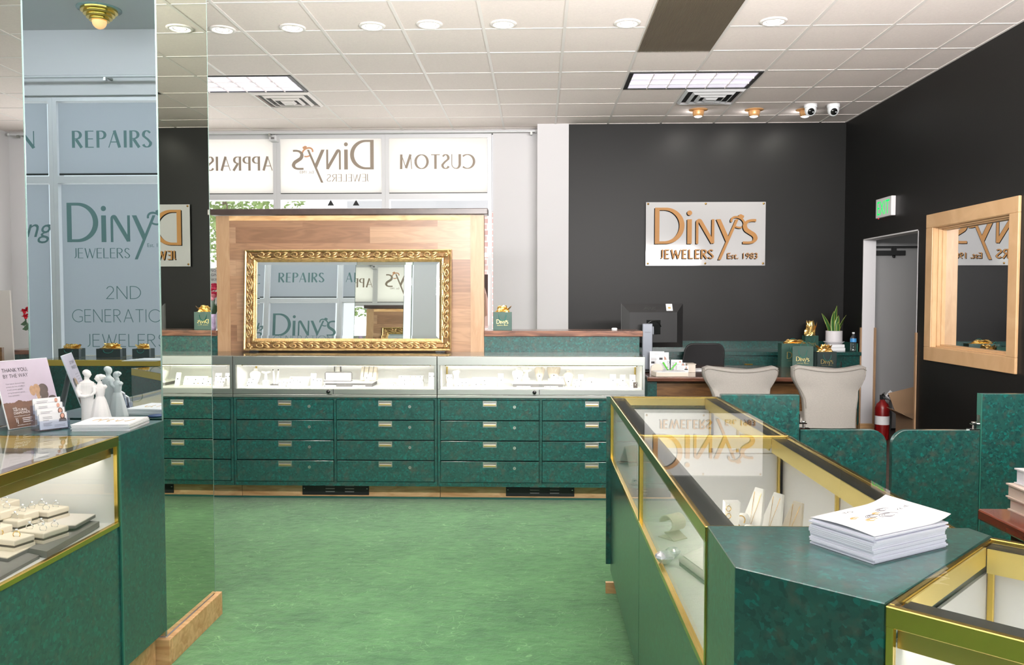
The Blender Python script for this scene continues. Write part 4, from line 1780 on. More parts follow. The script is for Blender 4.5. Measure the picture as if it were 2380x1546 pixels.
def showcase(label, origin, ang, L, D=.525, ends=(True, True), base_in=.0, toe=.10, back_doors=True, end_panel=False, light=True):
    """glass counter case in its own frame: x runs along the front, y goes back from the customer side"""
    t = T('glass_showcase', label, 'display case', (origin[0], origin[1], 0), ang, 'brass framed glass showcases')
    zd = .685
    b = B()
    b.box(0, L, 0, D, toe + .02, zd - .012)
    b.build('base_panel', 'green', t, local=True)
    b = B()
    b.box(.0, L, .055, D - .03, 0, toe + .02)
    b.build('toe_kick', 'black', t, local=True)
    # deck and rear sliding doors, white
    b = B()
    b.box(.004, L - .004, .008, D - .01, zd - .012, zd)
    b.box(.004, L * .53, D - .022, D - .016, zd, .955)
    b.box(L * .5, L - .004, D - .034, D - .028, zd, .955)
    b.box(.004, .010, .01, D - .036, zd, .93)
    b.box(L - .010, L - .004, .01, D - .036, zd, .93)
    b.build('white_lining', 'white', t, local=True)
    # brass frame
    r = .012
    b = B()
    b.box(0, L, -.004, .012, zd - .014, zd + .004)
    b.box(0, r, -.003, .012, zd, ST - .03)
    b.box(L - r, L, -.003, .012, zd, ST - .03)
    b.box(0, L, -.004, .010, ST - .036, ST - .002)
    b.box(0, L, D - .012, D, ST - .05, ST - .002)
    b.box(0, .010, .010, D - .012, ST - .03, ST - .002)
    b.box(L - .010, L, .010, D - .012, ST - .03, ST - .002)
    for x in (.012, L - .022, L * .5 - .006):
        b.box(x, x + .012, D - .046, D - .036, zd, ST - .05)
    b.build('brass_frame', 'brass', t, local=True, bevel=.0015, segs=1)
    b = B()
    b.box(.011, L - .011, .020, .046, ST - .074, ST - .012)
    b.build('light_valance', 'brass_dull', t, local=True)
    b = B()
    b.box(.011, L - .011, .0465, .048, ST - .07, ST - .02)
    b.box(.02, L - .02, .047, .062, ST - .016, ST - .013)
    b.build('light_strip', 'strip_lamp_soft' if light else 'white', t, local=True)
    # dark top rails seen through the glass edge
    b = B()
    b.box(.012, L - .012, .013, .066, ST - .0125, ST - .0095)
    b.box(.012, L - .012, D - .06, D - .013, ST - .0125, ST - .0095)
    b.build('dark_rail', 'dark_rail', t, local=True)
    b = B()
    b.box(.016, L - .016, D - .0655, D - .061, ST - .058, ST - .010)
    b.box(.0105, .0145, .05, D - .066, ST - .044, ST - .0075)
    b.box(L - .0145, L - .0105, .05, D - .066, ST - .044, ST - .0075)
    b.build('inner_brass_band', 'brass_lit', t, local=True)
    b = B()
    b.box(.001, L - .001, -.001, D, ST - .0065, ST)
    b.build('glass_top', 'glass', t, local=True)
    b = B()
    b.box(.0, L, D - .006, D - .001, zd - .012, ST - .05)
    b.build('rear_panel', 'green', t, local=True)
    b = B()
    b.box(r, L - r, .004, .009, zd + .004, ST - .036)
    b.build('front_glass', 'glass', t, local=True)
    b = B()
    for x in (.10, L - .10):
        b.lathe([(0, .002), (.005, .002), (.005, 0)], (x, D - .012, ST - .02), 10, axis='y')
    b.build('screw', 'screw', t, local=True)
    return t


RX, RXB = .36, .885
# right hand run: the front faces -x, so the case frame is turned -90 deg (x -> -y)
showcase('brass framed glass showcase at the far end by the swing gate', (RX, 4.115, 0), -PI / 2, 1.165)
showcase('brass framed glass showcase with necklace stands, next to the green corner counter', (RX, 2.945, 0), -PI / 2, 1.18)
t = T('end_panel', 'narrow green end panel closing the far showcase', 'panel', (.6, 4.128, 0))
b = B()
b.box(.338, .90, 4.117, 4.14, .15, .99)
b.box(.40, .90, 4.117, 4.14, .0, .15)
b.build('panel', 'green', t)
b = B()
b.box(.338, .39, 4.118, 4.14, .0, .055)
b.build('foot', 'oak', t)

# green corner counter between the two runs
CB = [(.36, 1.7645), (.355, 1.492), (.551, 1.319), (.925, 1.705), (.908, 1.7645)]
t = T('corner_counter', 'faceted green corner counter carrying the stack of brochures', 'counter', (.6, 1.6, 0))
b = B()
b.prism(CB, .1, ST)
b.build('body', 'green', t, bevel=.0015, segs=1)
b = B()
b.prism([(.42, 1.76), (.42, 1.52), (.56, 1.40), (.86, 1.71), (.86, 1.76)], 0, .1)
b.build('toe_kick', 'black', t)
showcase('brass framed empty glass showcase in the bottom right corner', (.552, 1.317, 0), math.radians(-43.2), 1.1, D=.535)

# left hand run: front faces +x (x -> +y)
LX = -1.485
showcase('brass framed glass showcase full of ring boxes, at the left edge', (LX, 1.70, 0), PI / 2, 1.168)
LB = [(-1.483, 2.872), (-1.488, 3.233), (-2.03, 3.233), (-2.03, 2.872)]
t = T('corner_counter', 'green counter block against the mirrored pillar, holding cards and figurine', 'counter', (-1.75, 3.05, 0))
b = B()
b.prism(LB, .15, ST)
b.build('body', 'green', t, bevel=.0015, segs=1)
b = B()
b.prism([(-1.53, 2.875), (-1.535, 3.23), (-2.0, 3.23), (-2.0, 2.875)], 0, .15)
b.build('toe_kick', 'oak', t)
b = B()
b.box(-1.484, -1.478, 2.866, 2.874, .16, ST - .02)
b.build('edge_strip', 'green_edge', t)
# the run turns away to the left behind the camera (seen in the pillar mirror)
CB2 = [(-1.485, 1.695), (-1.49, 1.44), (-1.68, 1.26), (-2.06, 1.63), (-2.02, 1.695)]
t = T('corner_counter', 'green corner counter off the left edge, seen only in the pillar mirror', 'counter', (-1.75, 1.5, 0))
b = B()
b.prism(CB2, .0, ST)
b.build('body', 'green', t)
showcase('angled glass showcase seen reflected in the pillar mirror', (-2.45, .49, 0), math.radians(45), 1.088, D=.53, light=False)
showcase('rear glass showcase along the shop front, seen reflected in the pillar mirror', (-3.95, -.42, 0), 0, 1.5, D=.53, light=False)

# ================================================================= SWING GATES AND HALF PARTITIONS
GY = 4.12


def rounded(x0, x1, z0, z1, r, left, n=10):
    pts = [(x0, z0), (x1, z0)]
    if left:
        pts += [(x1, z1)] + [(x0 + r - r * math.sin(PI / 2 * i / n), z1 - r + r * math.cos(PI / 2 * i / n)) for i in range(n + 1)]
    else:
        pts += [(x1 - r + r * math.cos(PI / 2 * i / n), z1 - r + r * math.sin(PI / 2 * i / n)) for i in range(n + 1)] + [(x0, z1)]
    return pts


t = T('partition_panel', 'taller green partition panel left of the gates, behind the far showcase', 'partition', (1.09, GY, 0))
b = B()
b.box(.903, 1.287, GY, GY + .04, 0, 1.003)
b.build('panel', 'green', t, bevel=.002, segs=1)
t = T('partition_panel', 'taller green partition panel right of the gates, behind the reddish desk', 'partition', (2.6, GY, 0))
b = B()
b.box(2.172, 3.54, GY - .0, GY + .04, 0, 1.011)
b.build('panel', 'green', t, bevel=.002, segs=1)
b = B()
b.box(2.1675, 2.1715, GY - .001, GY + .041, .02, 1.011)
b.build('edge_band', 'green_edge', t)


def gate(x0, x1, left, hx, s, label):
    t = T('swing_gate', label, 'gate', ((x0 + x1) / 2, GY + .02, .12), 0, 'green swing gates')
    b = B()
    b.prism(rounded(x0, x1, .12, .831, .075, left), GY + .003, GY + .036, 'y')
    b.build('panel', 'green', t, bevel=.002, segs=1)
    h = B()
    h.box(min(hx, hx + s * .05), max(hx, hx + s * .05), GY + .004, GY + .035, .8315, .8365)
    h.lathe([(0, 0), (.007, 0), (.007, .03), (.012, .03), (.012, .034), (0, .034)], (hx + s * .022, GY + .02, .8365), 14)
    h.box(min(hx - s * .0035, hx + s * .035), max(hx - s * .0035, hx + s * .035), GY + .006, GY + .034, .858, .862)
    h.box(min(hx - s * .0035, hx), max(hx - s * .0035, hx), GY + .006, GY + .034, .858, .905)
    h.build('pivot_hinge', 'chrome', t)
    return t


gate(1.2925, 1.716, False, 1.2915, 1, 'green swing gate with rounded corner, left of the pair')
gate(1.742, 2.166, True, 2.1655, -1, 'green swing gate with rounded corner, right of the pair')

# reddish desk at the right edge with books
t = T('side_desk', 'reddish mahogany desk corner at the right edge carrying books', 'desk', (1.95, 2.4, 0))
b = B()
b.box(1.503, 2.5, 1.85, 2.867, .722, .76)
b.build('desk_top', 'mahogany', t, bevel=.006)
b = B()
b.box(1.58, 2.45, 1.9, 2.80, 0, .722)
b.build('pedestal', 'mahogany', t)
bk = on_z(2349, 1168, .76)
z = .76
books = [('lower cream book of the stack on the reddish desk', .045, 2.07, .02, 'book_cream'), ('wider cream book in the middle of the stack on the reddish desk', .05, 2.05, -.02, 'book_cream'), ('white book on top of the stack on the reddish desk', .055, 2.12, .03, 'book_white')]
y_b = 2.67
P0 = [on_y(2346, 1192, y_b), on_y(2341, 1160, y_b), on_y(2362, 1135, y_b)]
zz = .76
for i, (lb, h, xx, rz, m) in enumerate(books):
    x0 = P0[i].x
    t = T('book', lb, 'book', (x0 + .25, 2.765, zz), rz, 'books stacked on the reddish desk')
    b = B()
    w, d = .3, .19
    b.box(-w / 2, w / 2, -d / 2, d / 2, 0, .004)
    b.box(-w / 2, w / 2, -d / 2, d / 2, h - .008, h - .003)
    b.box(w / 2 - .004, w / 2, -d / 2, d / 2, 0, h - .003)
    b.build('cover', m, t, local=True)
    b = B()
    b.box(-w / 2 + .006, w / 2 - .004, -d / 2 + .006, d / 2 - .006, .004, h - .008)
    b.build('page_block', 'paper_edge' if m == 'book_white' else 'book_cream', t, local=True)
    zz += h - .002
b = B()
p = on_z(2353, 1226, .76)
for k in range(5):
    b.X = Matrix.Translation((1.66, 2.55, .76 + .003 * k)) @ Matrix.Rotation(.25 + .02 * k, 4, 'Z')
    b.box(-.14, .14, -.07, .07, 0, .0026)
b.X = Matrix.Identity(4)
tag(b.build('paper_stack', 'paper', loc=(1.66, 2.55, .76)), 'loose white papers on the reddish desk at the right edge', 'papers')

# ================================================================= OFFICE DESK AREA
t = T('office_desk', 'wide dark walnut desk with glossy top behind the beige chairs', 'desk', (1.95, 8.3, 0))
b = B()
b.box(.99, 2.92, 7.58, 8.92, .72, .762)
b.build('desk_top', 'walnut', t, bevel=.01, segs=3)
b = B()
b.box(1.09, 2.85, 7.70, 7.74, .05, .715)
b.build('modesty_panel', 'walnut_panel', t)
b = B()
b.box(1.0, 1.085, 7.63, 8.88, 0, .715)
b.build('side_panel', 'green', t)
b = B()
b.box(2.855, 2.90, 7.63, 8.88, 0, .715)
b.build('side_panel', 'walnut_panel', t)

t = T('credenza', 'long green credenza against the black wall behind the desk', 'cabinet', (2.3, 9.58, 0))
b = B()
b.box(.6, 3.53, 9.24, 9.79, .08, .85)
b.build('body', 'green', t)
b = B()
b.box(.58, 3.535, 9.2, 9.79, .85, .888)
b.build('worktop', 'green', t)
b = B()
b.box(.58, 3.535, 9.765, 9.795, .888, .978)
b.build('backsplash', 'green', t)
b = B()
b.box(3.522, 3.535, 9.3, 9.765, .888, .978)
b.build('side_splash', 'green_edge', t)
for x0, x1 in ((1.0, 1.75), (1.76, 2.58), (2.59, 3.28)):
    b = B()
    b.box(x0, x1, 9.225, 9.239, .12, .82)
    d = b.build('door', 'green', t, bevel=.002, segs=1)
    b = B()
    if x1 < 3:
        b.box((x0 + x1) / 2 + .1, (x0 + x1) / 2 + .19, 9.212, 9.225, .742, .756)
    else:
        b.box(x1 + .04, x1 + .052, 9.22, 9.24, .70, .78)
    b.build('handle', 'brass' if x1 < 3 else 'chrome', d)


def wing_chair(px0, px1, Y, ztop, label):
    """upholstered chair seen from behind: back flares to wings at the shoulders, dips along the top"""
    a, c = on_y(px0, 880, Y), on_y(px1, 880, Y)
    cx, W = (a.x + c.x) / 2, (c.x - a.x)
    t = T('upholstered_chair', label, 'chair', (cx, Y + .25, 0), 0, 'beige linen desk chairs')
    hw = W / 2
    prof = [(.42, .70), (.50, .70), (.58, .715), (.66, .745), (.72, .80), (.77, .90), (.82, .975), (.86, 1.0)]   # z, half width share
    n = 14
    th = .085
    def zt(u):
        return ztop - .035 * max(0, 1 - u * u) ** 1.2 - .028 * max(0, (abs(u) - .82) / .18) ** 2
    rings_o = []
    b = B()
    for z, s in prof + [(None, 1.0)]:
        row = []
        for side in (0, 1):
            for i in range(n + 1):
                u = -1 + 2 * i / n if side == 0 else 1 - 2 * i / n
                zz = zt(u) if z is None else z + (.0 if z < .8 else (zt(u) - ztop) * (z - .8) / .1)
                bow = .07 * (u * u) * (1 if (z is None or z > .7) else .4)
                y = Y - .0 + bow if side == 0 else Y + th + bow
                edge = 1 - .0 * side
                row.append((cx + hw * s * u * edge, y, zz if z is not None else zz))
        rings_o.append(row)
    b.loft(rings_o, sm=True)
    b.build('backrest', 'linen', t, bevel=.02, segs=4, smooth=True)
    b = B()
    top = [(cx + hw * u * .985, Y - .004 + .07 * u * u, zt(u) - .022) for u in [-1 + 2 * i / 20 for i in range(21)]]
    b.tube(top, .0045, 6)
    for sg in (-1, 1):
        side = []
        for z, s in [(z, s) for z, s in prof if z > .5] + [(ztop - .03, 1.0)]:
            side.append((cx + sg * (hw * s - .012), Y - .004 + .07 * (1 if z > .7 else .4), z))
        b.tube(side, .0045, 6)
    b.build('piping', 'linen_piping', t)
    b = B()
    b.box(cx - hw * .8, cx + hw * .8, Y + .09, Y + .55, .38, .49)
    b.build('seat', 'linen', t, bevel=.035, segs=3)
    for sx in (-1, 1):
        for yy in (Y + .06, Y + .5):
            b = B()
            b.tube([(cx + sx * hw * .62, yy, .40), (cx + sx * hw * .66, yy, .0)], [.024, .014], 10)
            b.build('leg', 'walnut', t)
    return t


wing_chair(1638, 1816, 6.95, .918, 'beige linen chair facing the desk, nearer the lit showcase')
wing_chair(1849, 2022, 6.80, .938, 'beige linen chair facing the desk, nearer the doorway')

# black mesh office chair
t = T('office_chair', 'black mesh office chair behind the walnut desk', 'chair', (2.0, 9.02, 0))
a, c = on_y(1585, 820, 9.06), on_y(1682, 820, 9.06)
x0, x1 = a.x, c.x
zt = on_y(1640, 797, 9.06).z
b = B()
n = 10
pts = [(x0 - .03, .58), (x1 - .01, .58)] + [(x1 - .07 + .07 * math.cos(PI / 2 * i / n), zt - .10 + .085 * math.sin(PI / 2 * i / n)) for i in range(n + 1)] + [(x0 + .12 - .09 * math.sin(PI / 2 * i / n), zt - .015 - .10 * (1 - math.cos(PI / 2 * i / n))) for i in range(n + 1)]
b.prism(pts, 9.05, 9.075, 'y')
b.build('backrest', 'black_mesh', t)
b = B()
b.tube([(p[0], 9.062, p[1]) for p in pts[1:]] + [(pts[0][0], 9.062, pts[0][1])], .011, 8)
b.build('back_frame', 'black', t)
b = B()
b.box(x0, x1, 8.66, 9.04, .44, .52)
b.build('seat', 'black_mesh', t, bevel=.03, segs=3)
b = B()
xm = (x0 + x1) / 2
b.tube([(xm, 8.85, .44), (xm, 8.85, .08)], .03, 12)
for k in range(5):
    q = 2 * PI * k / 5
    b.tube([(xm, 8.85, .1), (xm + .22 * math.cos(q), 8.85 + .22 * math.sin(q), .05)], [.025, .016], 8)
    b.ball((xm + .23 * math.cos(q), 8.85 + .23 * math.sin(q), .028), .027, 10, 6)
b.build('swivel_base', 'black', t)

# monitor seen from behind
t = T('monitor', 'black computer monitor seen from behind on the walnut desk', 'monitor', (1.2, 8.15, .762))
MY = 8.15
tl, tr, bl, br = on_y(1445, 706, MY), on_y(1587, 706, MY + .12), on_y(1449, 808, MY), on_y(1590, 815, MY + .12)
x0, x1, z0, z1 = tl.x, tr.x, .995, tl.z
MW_ = x1 - x0
xf = Vector((x1 - x0, .10, 0)).normalized()
fm = frame(((x0 + x1) / 2, MY + .06, z0), xf, (0, 0, 1))   # local: x along, y up, z towards the viewer
hw, hh = MW_ / 2 * 1.012, z1 - z0
b = B()
b.X = fm
b.box(-hw, hw, 0, hh, -.02, 0)
b.loft([[(-hw, 0, 0), (hw, 0, 0), (hw, hh, 0), (-hw, hh, 0)], [(-hw + .07, .05, .035), (hw - .07, .05, .035), (hw - .07, hh - .085, .035), (-hw + .07, hh - .085, .035)]], sm=False)
b.build('housing', 'black', t, bevel=.003)
b2 = B()
text(b2, 'ASUS', fm @ Matrix.Translation((-.035, hh - .060, .024)) @ Matrix.Rotation(-math.radians(22), 4, 'X'), w=.125, xs=1.25, depth=.003, shear=.15)
b2.build('maker_lettering', 'dark_rail', t)
b = B()
b.X = fm
b.box(-.07, .07, .13, .27, .035, .042)
b.tube([(.075 * math.cos(math.radians(q)), .19 + .075 * math.sin(math.radians(q)), .044) for q in range(10, 171, 16)], .006, 6)
b.build('mount_plate', 'black_gloss', t)
# silver stand column
s0, s1 = on_y(1493, 752, 8.03), on_y(1517, 752, 8.03)
zs = s0.z
b = B()
b.box(s0.x, s1.x, 8.02, 8.07, .79, zs)
b.box(s0.x + .03, s1.x + .02, 8.07, 8.18, zs - .11, zs - .03)
b.build('stand_column', 'stand_silver', t, bevel=.006)
b = B()
b.box(s0.x - .08, s1.x + .14, 8.0, 8.24, .763, .785)
b.build('stand_base', 'black', t, bevel=.008)
b = B()
text(b, 'ProArt', frame(((s0.x + s1.x) / 2, 8.0185, zs - .09), (1, 0, 0), (0, 0, 1)), w=.05)
b.build('column_lettering', 'ink', t)
st = B()
sm = fm @ Matrix.Translation((.165, hh - .070, .0315)) @ Matrix.Rotation(-math.radians(22), 4, 'X')
st.X = sm
st.box(-.032, .032, 0, .072, 0, .0015)
sk = st.build('sticker', 'paper', t)
st = B()
st.X = sm
st.tube([(.022 * math.cos(2 * PI * i / 20), .036 + .026 * math.sin(2 * PI * i / 20), .002) for i in range(20)], .001, 5, closed=True, mi=0)
st.box(-.013, .013, .022, .034, .0016, .0024, 1)
st.ball((-.007, .034, .0018), (.007, .007, .001), 10, 4, 1)
st.ball((.007, .034, .0018), (.007, .007, .001), 10, 4, 1)
st.build('printed_seal', ['ink', 'ink_gold'], sk)

# ================================================================= WALL SIGN, EXIT SIGN, INTERIOR WINDOW
t = T('wall_sign', 'white shop sign with gold Diny\'s JEWELERS lettering on the black wall', 'sign', (1.94, 9.77, 1.857))
SX0, SX1, SZ0, SZ1, SY = 1.246, 2.626, 1.857, 2.594, 9.755
b = B()
b.box(SX0, SX1, SY, SY + .012, SZ0, SZ1)
b.build('plate', 'sign_plate', t)
s = (SX1 - SX0) / 2057
fr = frame((SX0, SY - .001, SZ0), (1, 0, 0), (0, 0, 1))
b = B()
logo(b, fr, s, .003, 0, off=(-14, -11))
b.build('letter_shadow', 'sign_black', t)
b = B()
fr2 = frame((SX0, SY - .0042, SZ0), (1, 0, 0), (0, 0, 1))
logo(b, fr2, s, .0045, 0)
b.build('letter_face', 'sign_gold', t)
for u in (195, 1187, 2180):
    for v in (185, 1215):
        b = B()
        x, z = SX0 + (u - 158) * s, SZ0 + (1253 - v) * s
        b.lathe([(0, .008), (.009, .007), (.0125, .002), (.0125, 0)], (x, SY, z), 14, axis='y')
        b.tube([(x, SY + .012, z), (x, YB, z)], .006, 8)
        b.build('standoff', 'screw', t)

t = T('exit_sign', 'white exit sign box with lit green EXIT letters above the doorway', 'sign', (3.49, 8.62, 2.31))
ey0, ey1 = 8.80, 8.46
# sign box stands out from the wall, its face turned towards the room along the wall
zt, zb = 2.50, 2.305
b = B()
b.box(XR - .045, XR, 8.42, 8.80, zb, zt)
b.build('housing', 'exit_body', t, bevel=.004)
b = B()
fr = frame((XR - .0465, 8.61, zb + .027), (0, -1, 0), (0, 0, 1))
text(b, 'EXIT', fr, h=.14, w=None, depth=.0, xs=.74)
b.build('lit_letters', 'exit_green', t)
b = B()
b.ball((XR - .03, 8.76, zb - .003), .006, 8, 6)
b.build('test_lamp', 'red_led', t)

t = T('interior_window', 'oak framed one-way mirror window in the black side wall', 'window', (XR, 6.85, .92))
b = B()
Y0, Y1, Z0, Z1 = 6.255, 7.715, .915, 2.235
xa, xb = XR - .022, XR
fwd = .122
for q in ((Y0, Y1, Z0, Z0 + fwd), (Y0, Y1, Z1 - fwd, Z1), (Y0, Y0 + fwd, Z0 + fwd, Z1 - fwd), (Y1 - fwd, Y1, Z0 + fwd, Z1 - fwd)):
    b.box(xa, xb, *q)
b.build('casing', 'oak_frame', t, bevel=.004)
i0, i1, k0, k1 = Y0 + fwd, Y1 - fwd, Z0 + fwd, Z1 - fwd
for d0, d1, e in ((-.012, .106, .0), (.03, .104, .012), (.062, .102, .022)):
    b = B()
    w = .022
    for q in ((i0 - .02, i1 + .02, k0 - .02, k0 + e + .004), (i0 - .02, i1 + .02, k1 - e - .004, k1 + .02), (i0 - .02, i0 + e + .004, k0, k1), (i1 - e - .004, i1 + .02, k0, k1)):
        b.box(XR + d0, XR + d1, *q)
    b.build('jamb_liner' if e == 0 else 'stop_moulding', 'oak_frame', t)
b = B()
b.box(XR + .095, XR + .100, i0, i1, k0, k1)
b.build('glass_pane', 'one_way', t)

# ================================================================= BAGS, PLANT, BOTTLE ON THE DESK
def crumple(b, c, w, d, h, seed, n=14):
    """crumpled tissue: folded sheets poking out of a bag"""
    q = random.Random(seed)
    for k in range(3):
        rows = []
        m = 7
        for j in range(m + 1):
            v = j / m
            row = []
            for i in range(n):
                a = 2 * PI * i / n
                rr = (1 - .45 * v) * (1 + .22 * q.uniform(-1, 1)) * (1 - .12 * k)
                hh = h * (v ** .8) * (1 + .35 * math.sin(a * 2 + k * 2 + seed) * v) + q.uniform(-.06, .06) * h
                row.append((c[0] + w / 2 * rr * math.cos(a), c[1] + d / 2 * rr * math.sin(a), c[2] + max(hh, -.01)))
            rows.append(row)
        b.loft(rows, caps=False, sm=False)
    for k in range(5):
        a = q.uniform(0, 2 * PI)
        p = Vector((c[0] + w * .25 * math.cos(a), c[1] + d * .25 * math.sin(a), c[2] + h * .3))
        dx = Vector((math.cos(a) * w * .35, math.sin(a) * d * .35, h * q.uniform(.5, .95)))
        sd = Vector((-math.sin(a), math.cos(a), .2)) * w * .22
        b.add([p - sd, p + sd, p + dx + sd * .5, p + dx * .9 - sd * .3], [(0, 1, 2, 3)])


def gift_bag(label, c, w, d, h, rz, m='bag_green', tissue=1.0, handle='front', seed=1, print_=True, group='green gift bags with gold tissue'):
    t = T('gift_bag', label, 'gift bag', c, rz, group)
    b = B()
    e = .002
    b.box(-w / 2, w / 2, -d / 2, -d / 2 + e, 0, h)
    b.box(-w / 2, w / 2, d / 2 - e, d / 2, 0, h)
    b.prism([(-w / 2, -d / 2), (-w / 2 + e, -d / 2), (-w / 2 + e + .008, 0), (-w / 2 + e, d / 2), (-w / 2, d / 2), (-w / 2 + .008, 0)], 0, h)
    b.prism([(w / 2, -d / 2), (w / 2 - e, -d / 2), (w / 2 - e - .008, 0), (w / 2 - e, d / 2), (w / 2, d / 2), (w / 2 - .008, 0)], 0, h)
    b.box(-w / 2, w / 2, -d / 2, d / 2, 0, e)
    b.build('bag_body', m, t, local=True)
    if tissue:
        b = B()
        crumple(b, (0, 0, h * .93), w * .86, d * .8, h * .42 * tissue, seed)
        b.build('tissue_paper', 'foil', t, local=True)
    for sy in (-1, 1):
        b = B()
        y = sy * (d / 2 + .002)
        up = -1 if (handle == 'front' and sy < 0) else 1
        n = 12
        z0 = h - .03 * h / .2
        if handle == 'up':
            up = 1
        L = h * .34
        pts = [(w * .2 * math.cos(PI * i / n), y - .006 * math.sin(PI * i / n), z0 + up * L * math.sin(PI * i / n)) for i in range(n + 1)]
        b.tube(pts, .0022 if h < .2 else .003, 6)
        b.build('cord_handle', 'cord_teal', t, local=True)
    if print_:
        b = B()
        s = w * .64 / 1775
        fr = frame((-w * .32 - 152 * s, -d / 2 - .0006, h * .36 - 377 * s), (1, 0, 0), (0, 0, 1))
        logo(b, fr, s, 0, words=False, est=None)
        deco(b, 'DIAMONDS', frame((-w * .28, -d / 2 - .0006, h * .25), (1, 0, 0), (0, 0, 1)), h * .035, .12, .09, width=w * .30)
        deco(b, 'DESIGN', frame((w * .10, -d / 2 - .0006, h * .25), (1, 0, 0), (0, 0, 1)), h * .035, .12, .09, width=w * .18)
        b.build('foil_lettering', 'gold_print', t, local=True)
    return t


def on_desk(px, py, z=.762):
    return on_z(px, py, z)


# two big overlapping bags, one small behind, one dark bag to the right
gift_bag('tallest green gift bag on the walnut desk, leftmost with gold tissue', (on_y(1846, 850, 8.78).x, 8.78, .762), .31, .12, .245, .03, tissue=.42, seed=3)
gift_bag('middle green gift bag on the walnut desk, overlapping the tallest bag', (on_y(1867, 850, 8.46).x, 8.46, .762), .2, .10, .232, -.42, tissue=0, seed=4)
gift_bag('dark gift bag on the walnut desk in front of the potted plant', (on_y(1917, 860, 8.36).x, 8.36, .762), .2, .09, .185, .12, m='bag_black', tissue=.85, seed=5)
p = on_y(1887, 800, 9.5)
gift_bag('small green gift bag with tall gold tissue on the credenza', (p.x, 9.56, .8885), .155, .09, .165, .1, tissue=2.0, seed=8)
# boutique bag on the half wall by the white column
p = on_z(1168, 769, 1.228)
gift_bag('small green gift bag with gold tissue on the dark ledge by the white wall', (on_y(1168, 760, 6.55).x, 6.55, 1.228), .146, .07, .142, 0.02, tissue=.8, seed=11, handle='front')
# bags on the hidden left counters (seen in the pillar mirror)
gift_bag('dark gift bag with gold tissue on the left showcase, seen in the pillar', (-1.83, 2.30, ST), .16, .10, .21, math.radians(80), m='bag_black', tissue=.7, seed=13, print_=False)
gift_bag('left dark gift bag on the rear showcase, seen in the pillar', (-3.85, -.2, ST), .17, .1, .07, PI, m='bag_black', tissue=1.1, seed=14, print_=False, group='dark gift bags on the rear showcase')
gift_bag('middle dark gift bag with gold tissue on the rear showcase, seen in the pillar', (-3.52, -.2, ST), .2, .1, .07, PI, m='bag_black', tissue=1.3, seed=15, print_=False, group='dark gift bags on the rear showcase')
gift_bag('right dark gift bag on the rear showcase beside the card stand, seen in the pillar', (-3.25, -.2, ST), .14, .1, .07, PI, m='bag_black', tissue=1.2, seed=16, print_=False, group='dark gift bags on the rear showcase')

# potted snake plant on two white books
pc = on_y(1938, 800, 9.5)
bx = pc.x
for k, (dz, lb) in enumerate(((0, 'lower white book under the potted plant'), (.037, 'upper white book under the potted plant'))):
    b = B()
    b.X = Matrix.Translation((bx, 9.5, .889 + dz)) @ Matrix.Rotation(.06 - .1 * k, 4, 'Z')
    b.box(-.085, .085, -.11, .06, 0, .035)
    tag(b.build('book', 'paper', loc=(bx, 9.5, .889 + dz), bevel=.002, segs=1), lb, 'book', 'white books on the credenza')
pz = .889 + .074
t = T('potted_plant', 'snake plant in white speckled pot on saucer on the credenza', 'plant', (bx, 9.5, pz))
b = B()
b.lathe([(0, 0), (.085, 0), (.112, .022), (.116, .026), (.11, .028), (.09, .008), (0, .006)], (bx, 9.5, pz), 32)
b.build('saucer', 'ceramic', t)
b = B()
b.lathe([(0, .008), (.088, .008), (.0905, .02), (.0905, .145), (.088, .148), (.083, .146), (.082, .125), (0, .125)], (bx, 9.5, pz), 36)
b.build('pot', 'ceramic', t)
def leaf_mat():
    m, n, l, bs = nt('snake_leaf')
    tc = n.new('ShaderNodeTexCoord')
    sp = n.new('ShaderNodeSeparateXYZ')
    l.new(tc.outputs['UV'], sp.inputs[0])
    r = n.new('ShaderNodeValToRGB')
    e = r.color_ramp.elements
    e[0].position, e[0].color = 0, (*lin((176, 190, 96)), 1)
    e[1].position, e[1].color = 1, (*lin((176, 190, 96)), 1)
    e.new(.16).color = (*lin((172, 186, 92)), 1)
    e.new(.2).color = (*lin((44, 92, 44)), 1)
    e.new(.5).color = (*lin((70, 116, 58)), 1)
    e.new(.8).color = (*lin((44, 92, 44)), 1)
    e.new(.84).color = (*lin((172, 186, 92)), 1)
    l.new(sp.outputs[0], r.inputs[0])
    l.new(r.outputs[0], bs.inputs['Base Color'])
    bs.inputs['Roughness'].default_value = .35
    return m


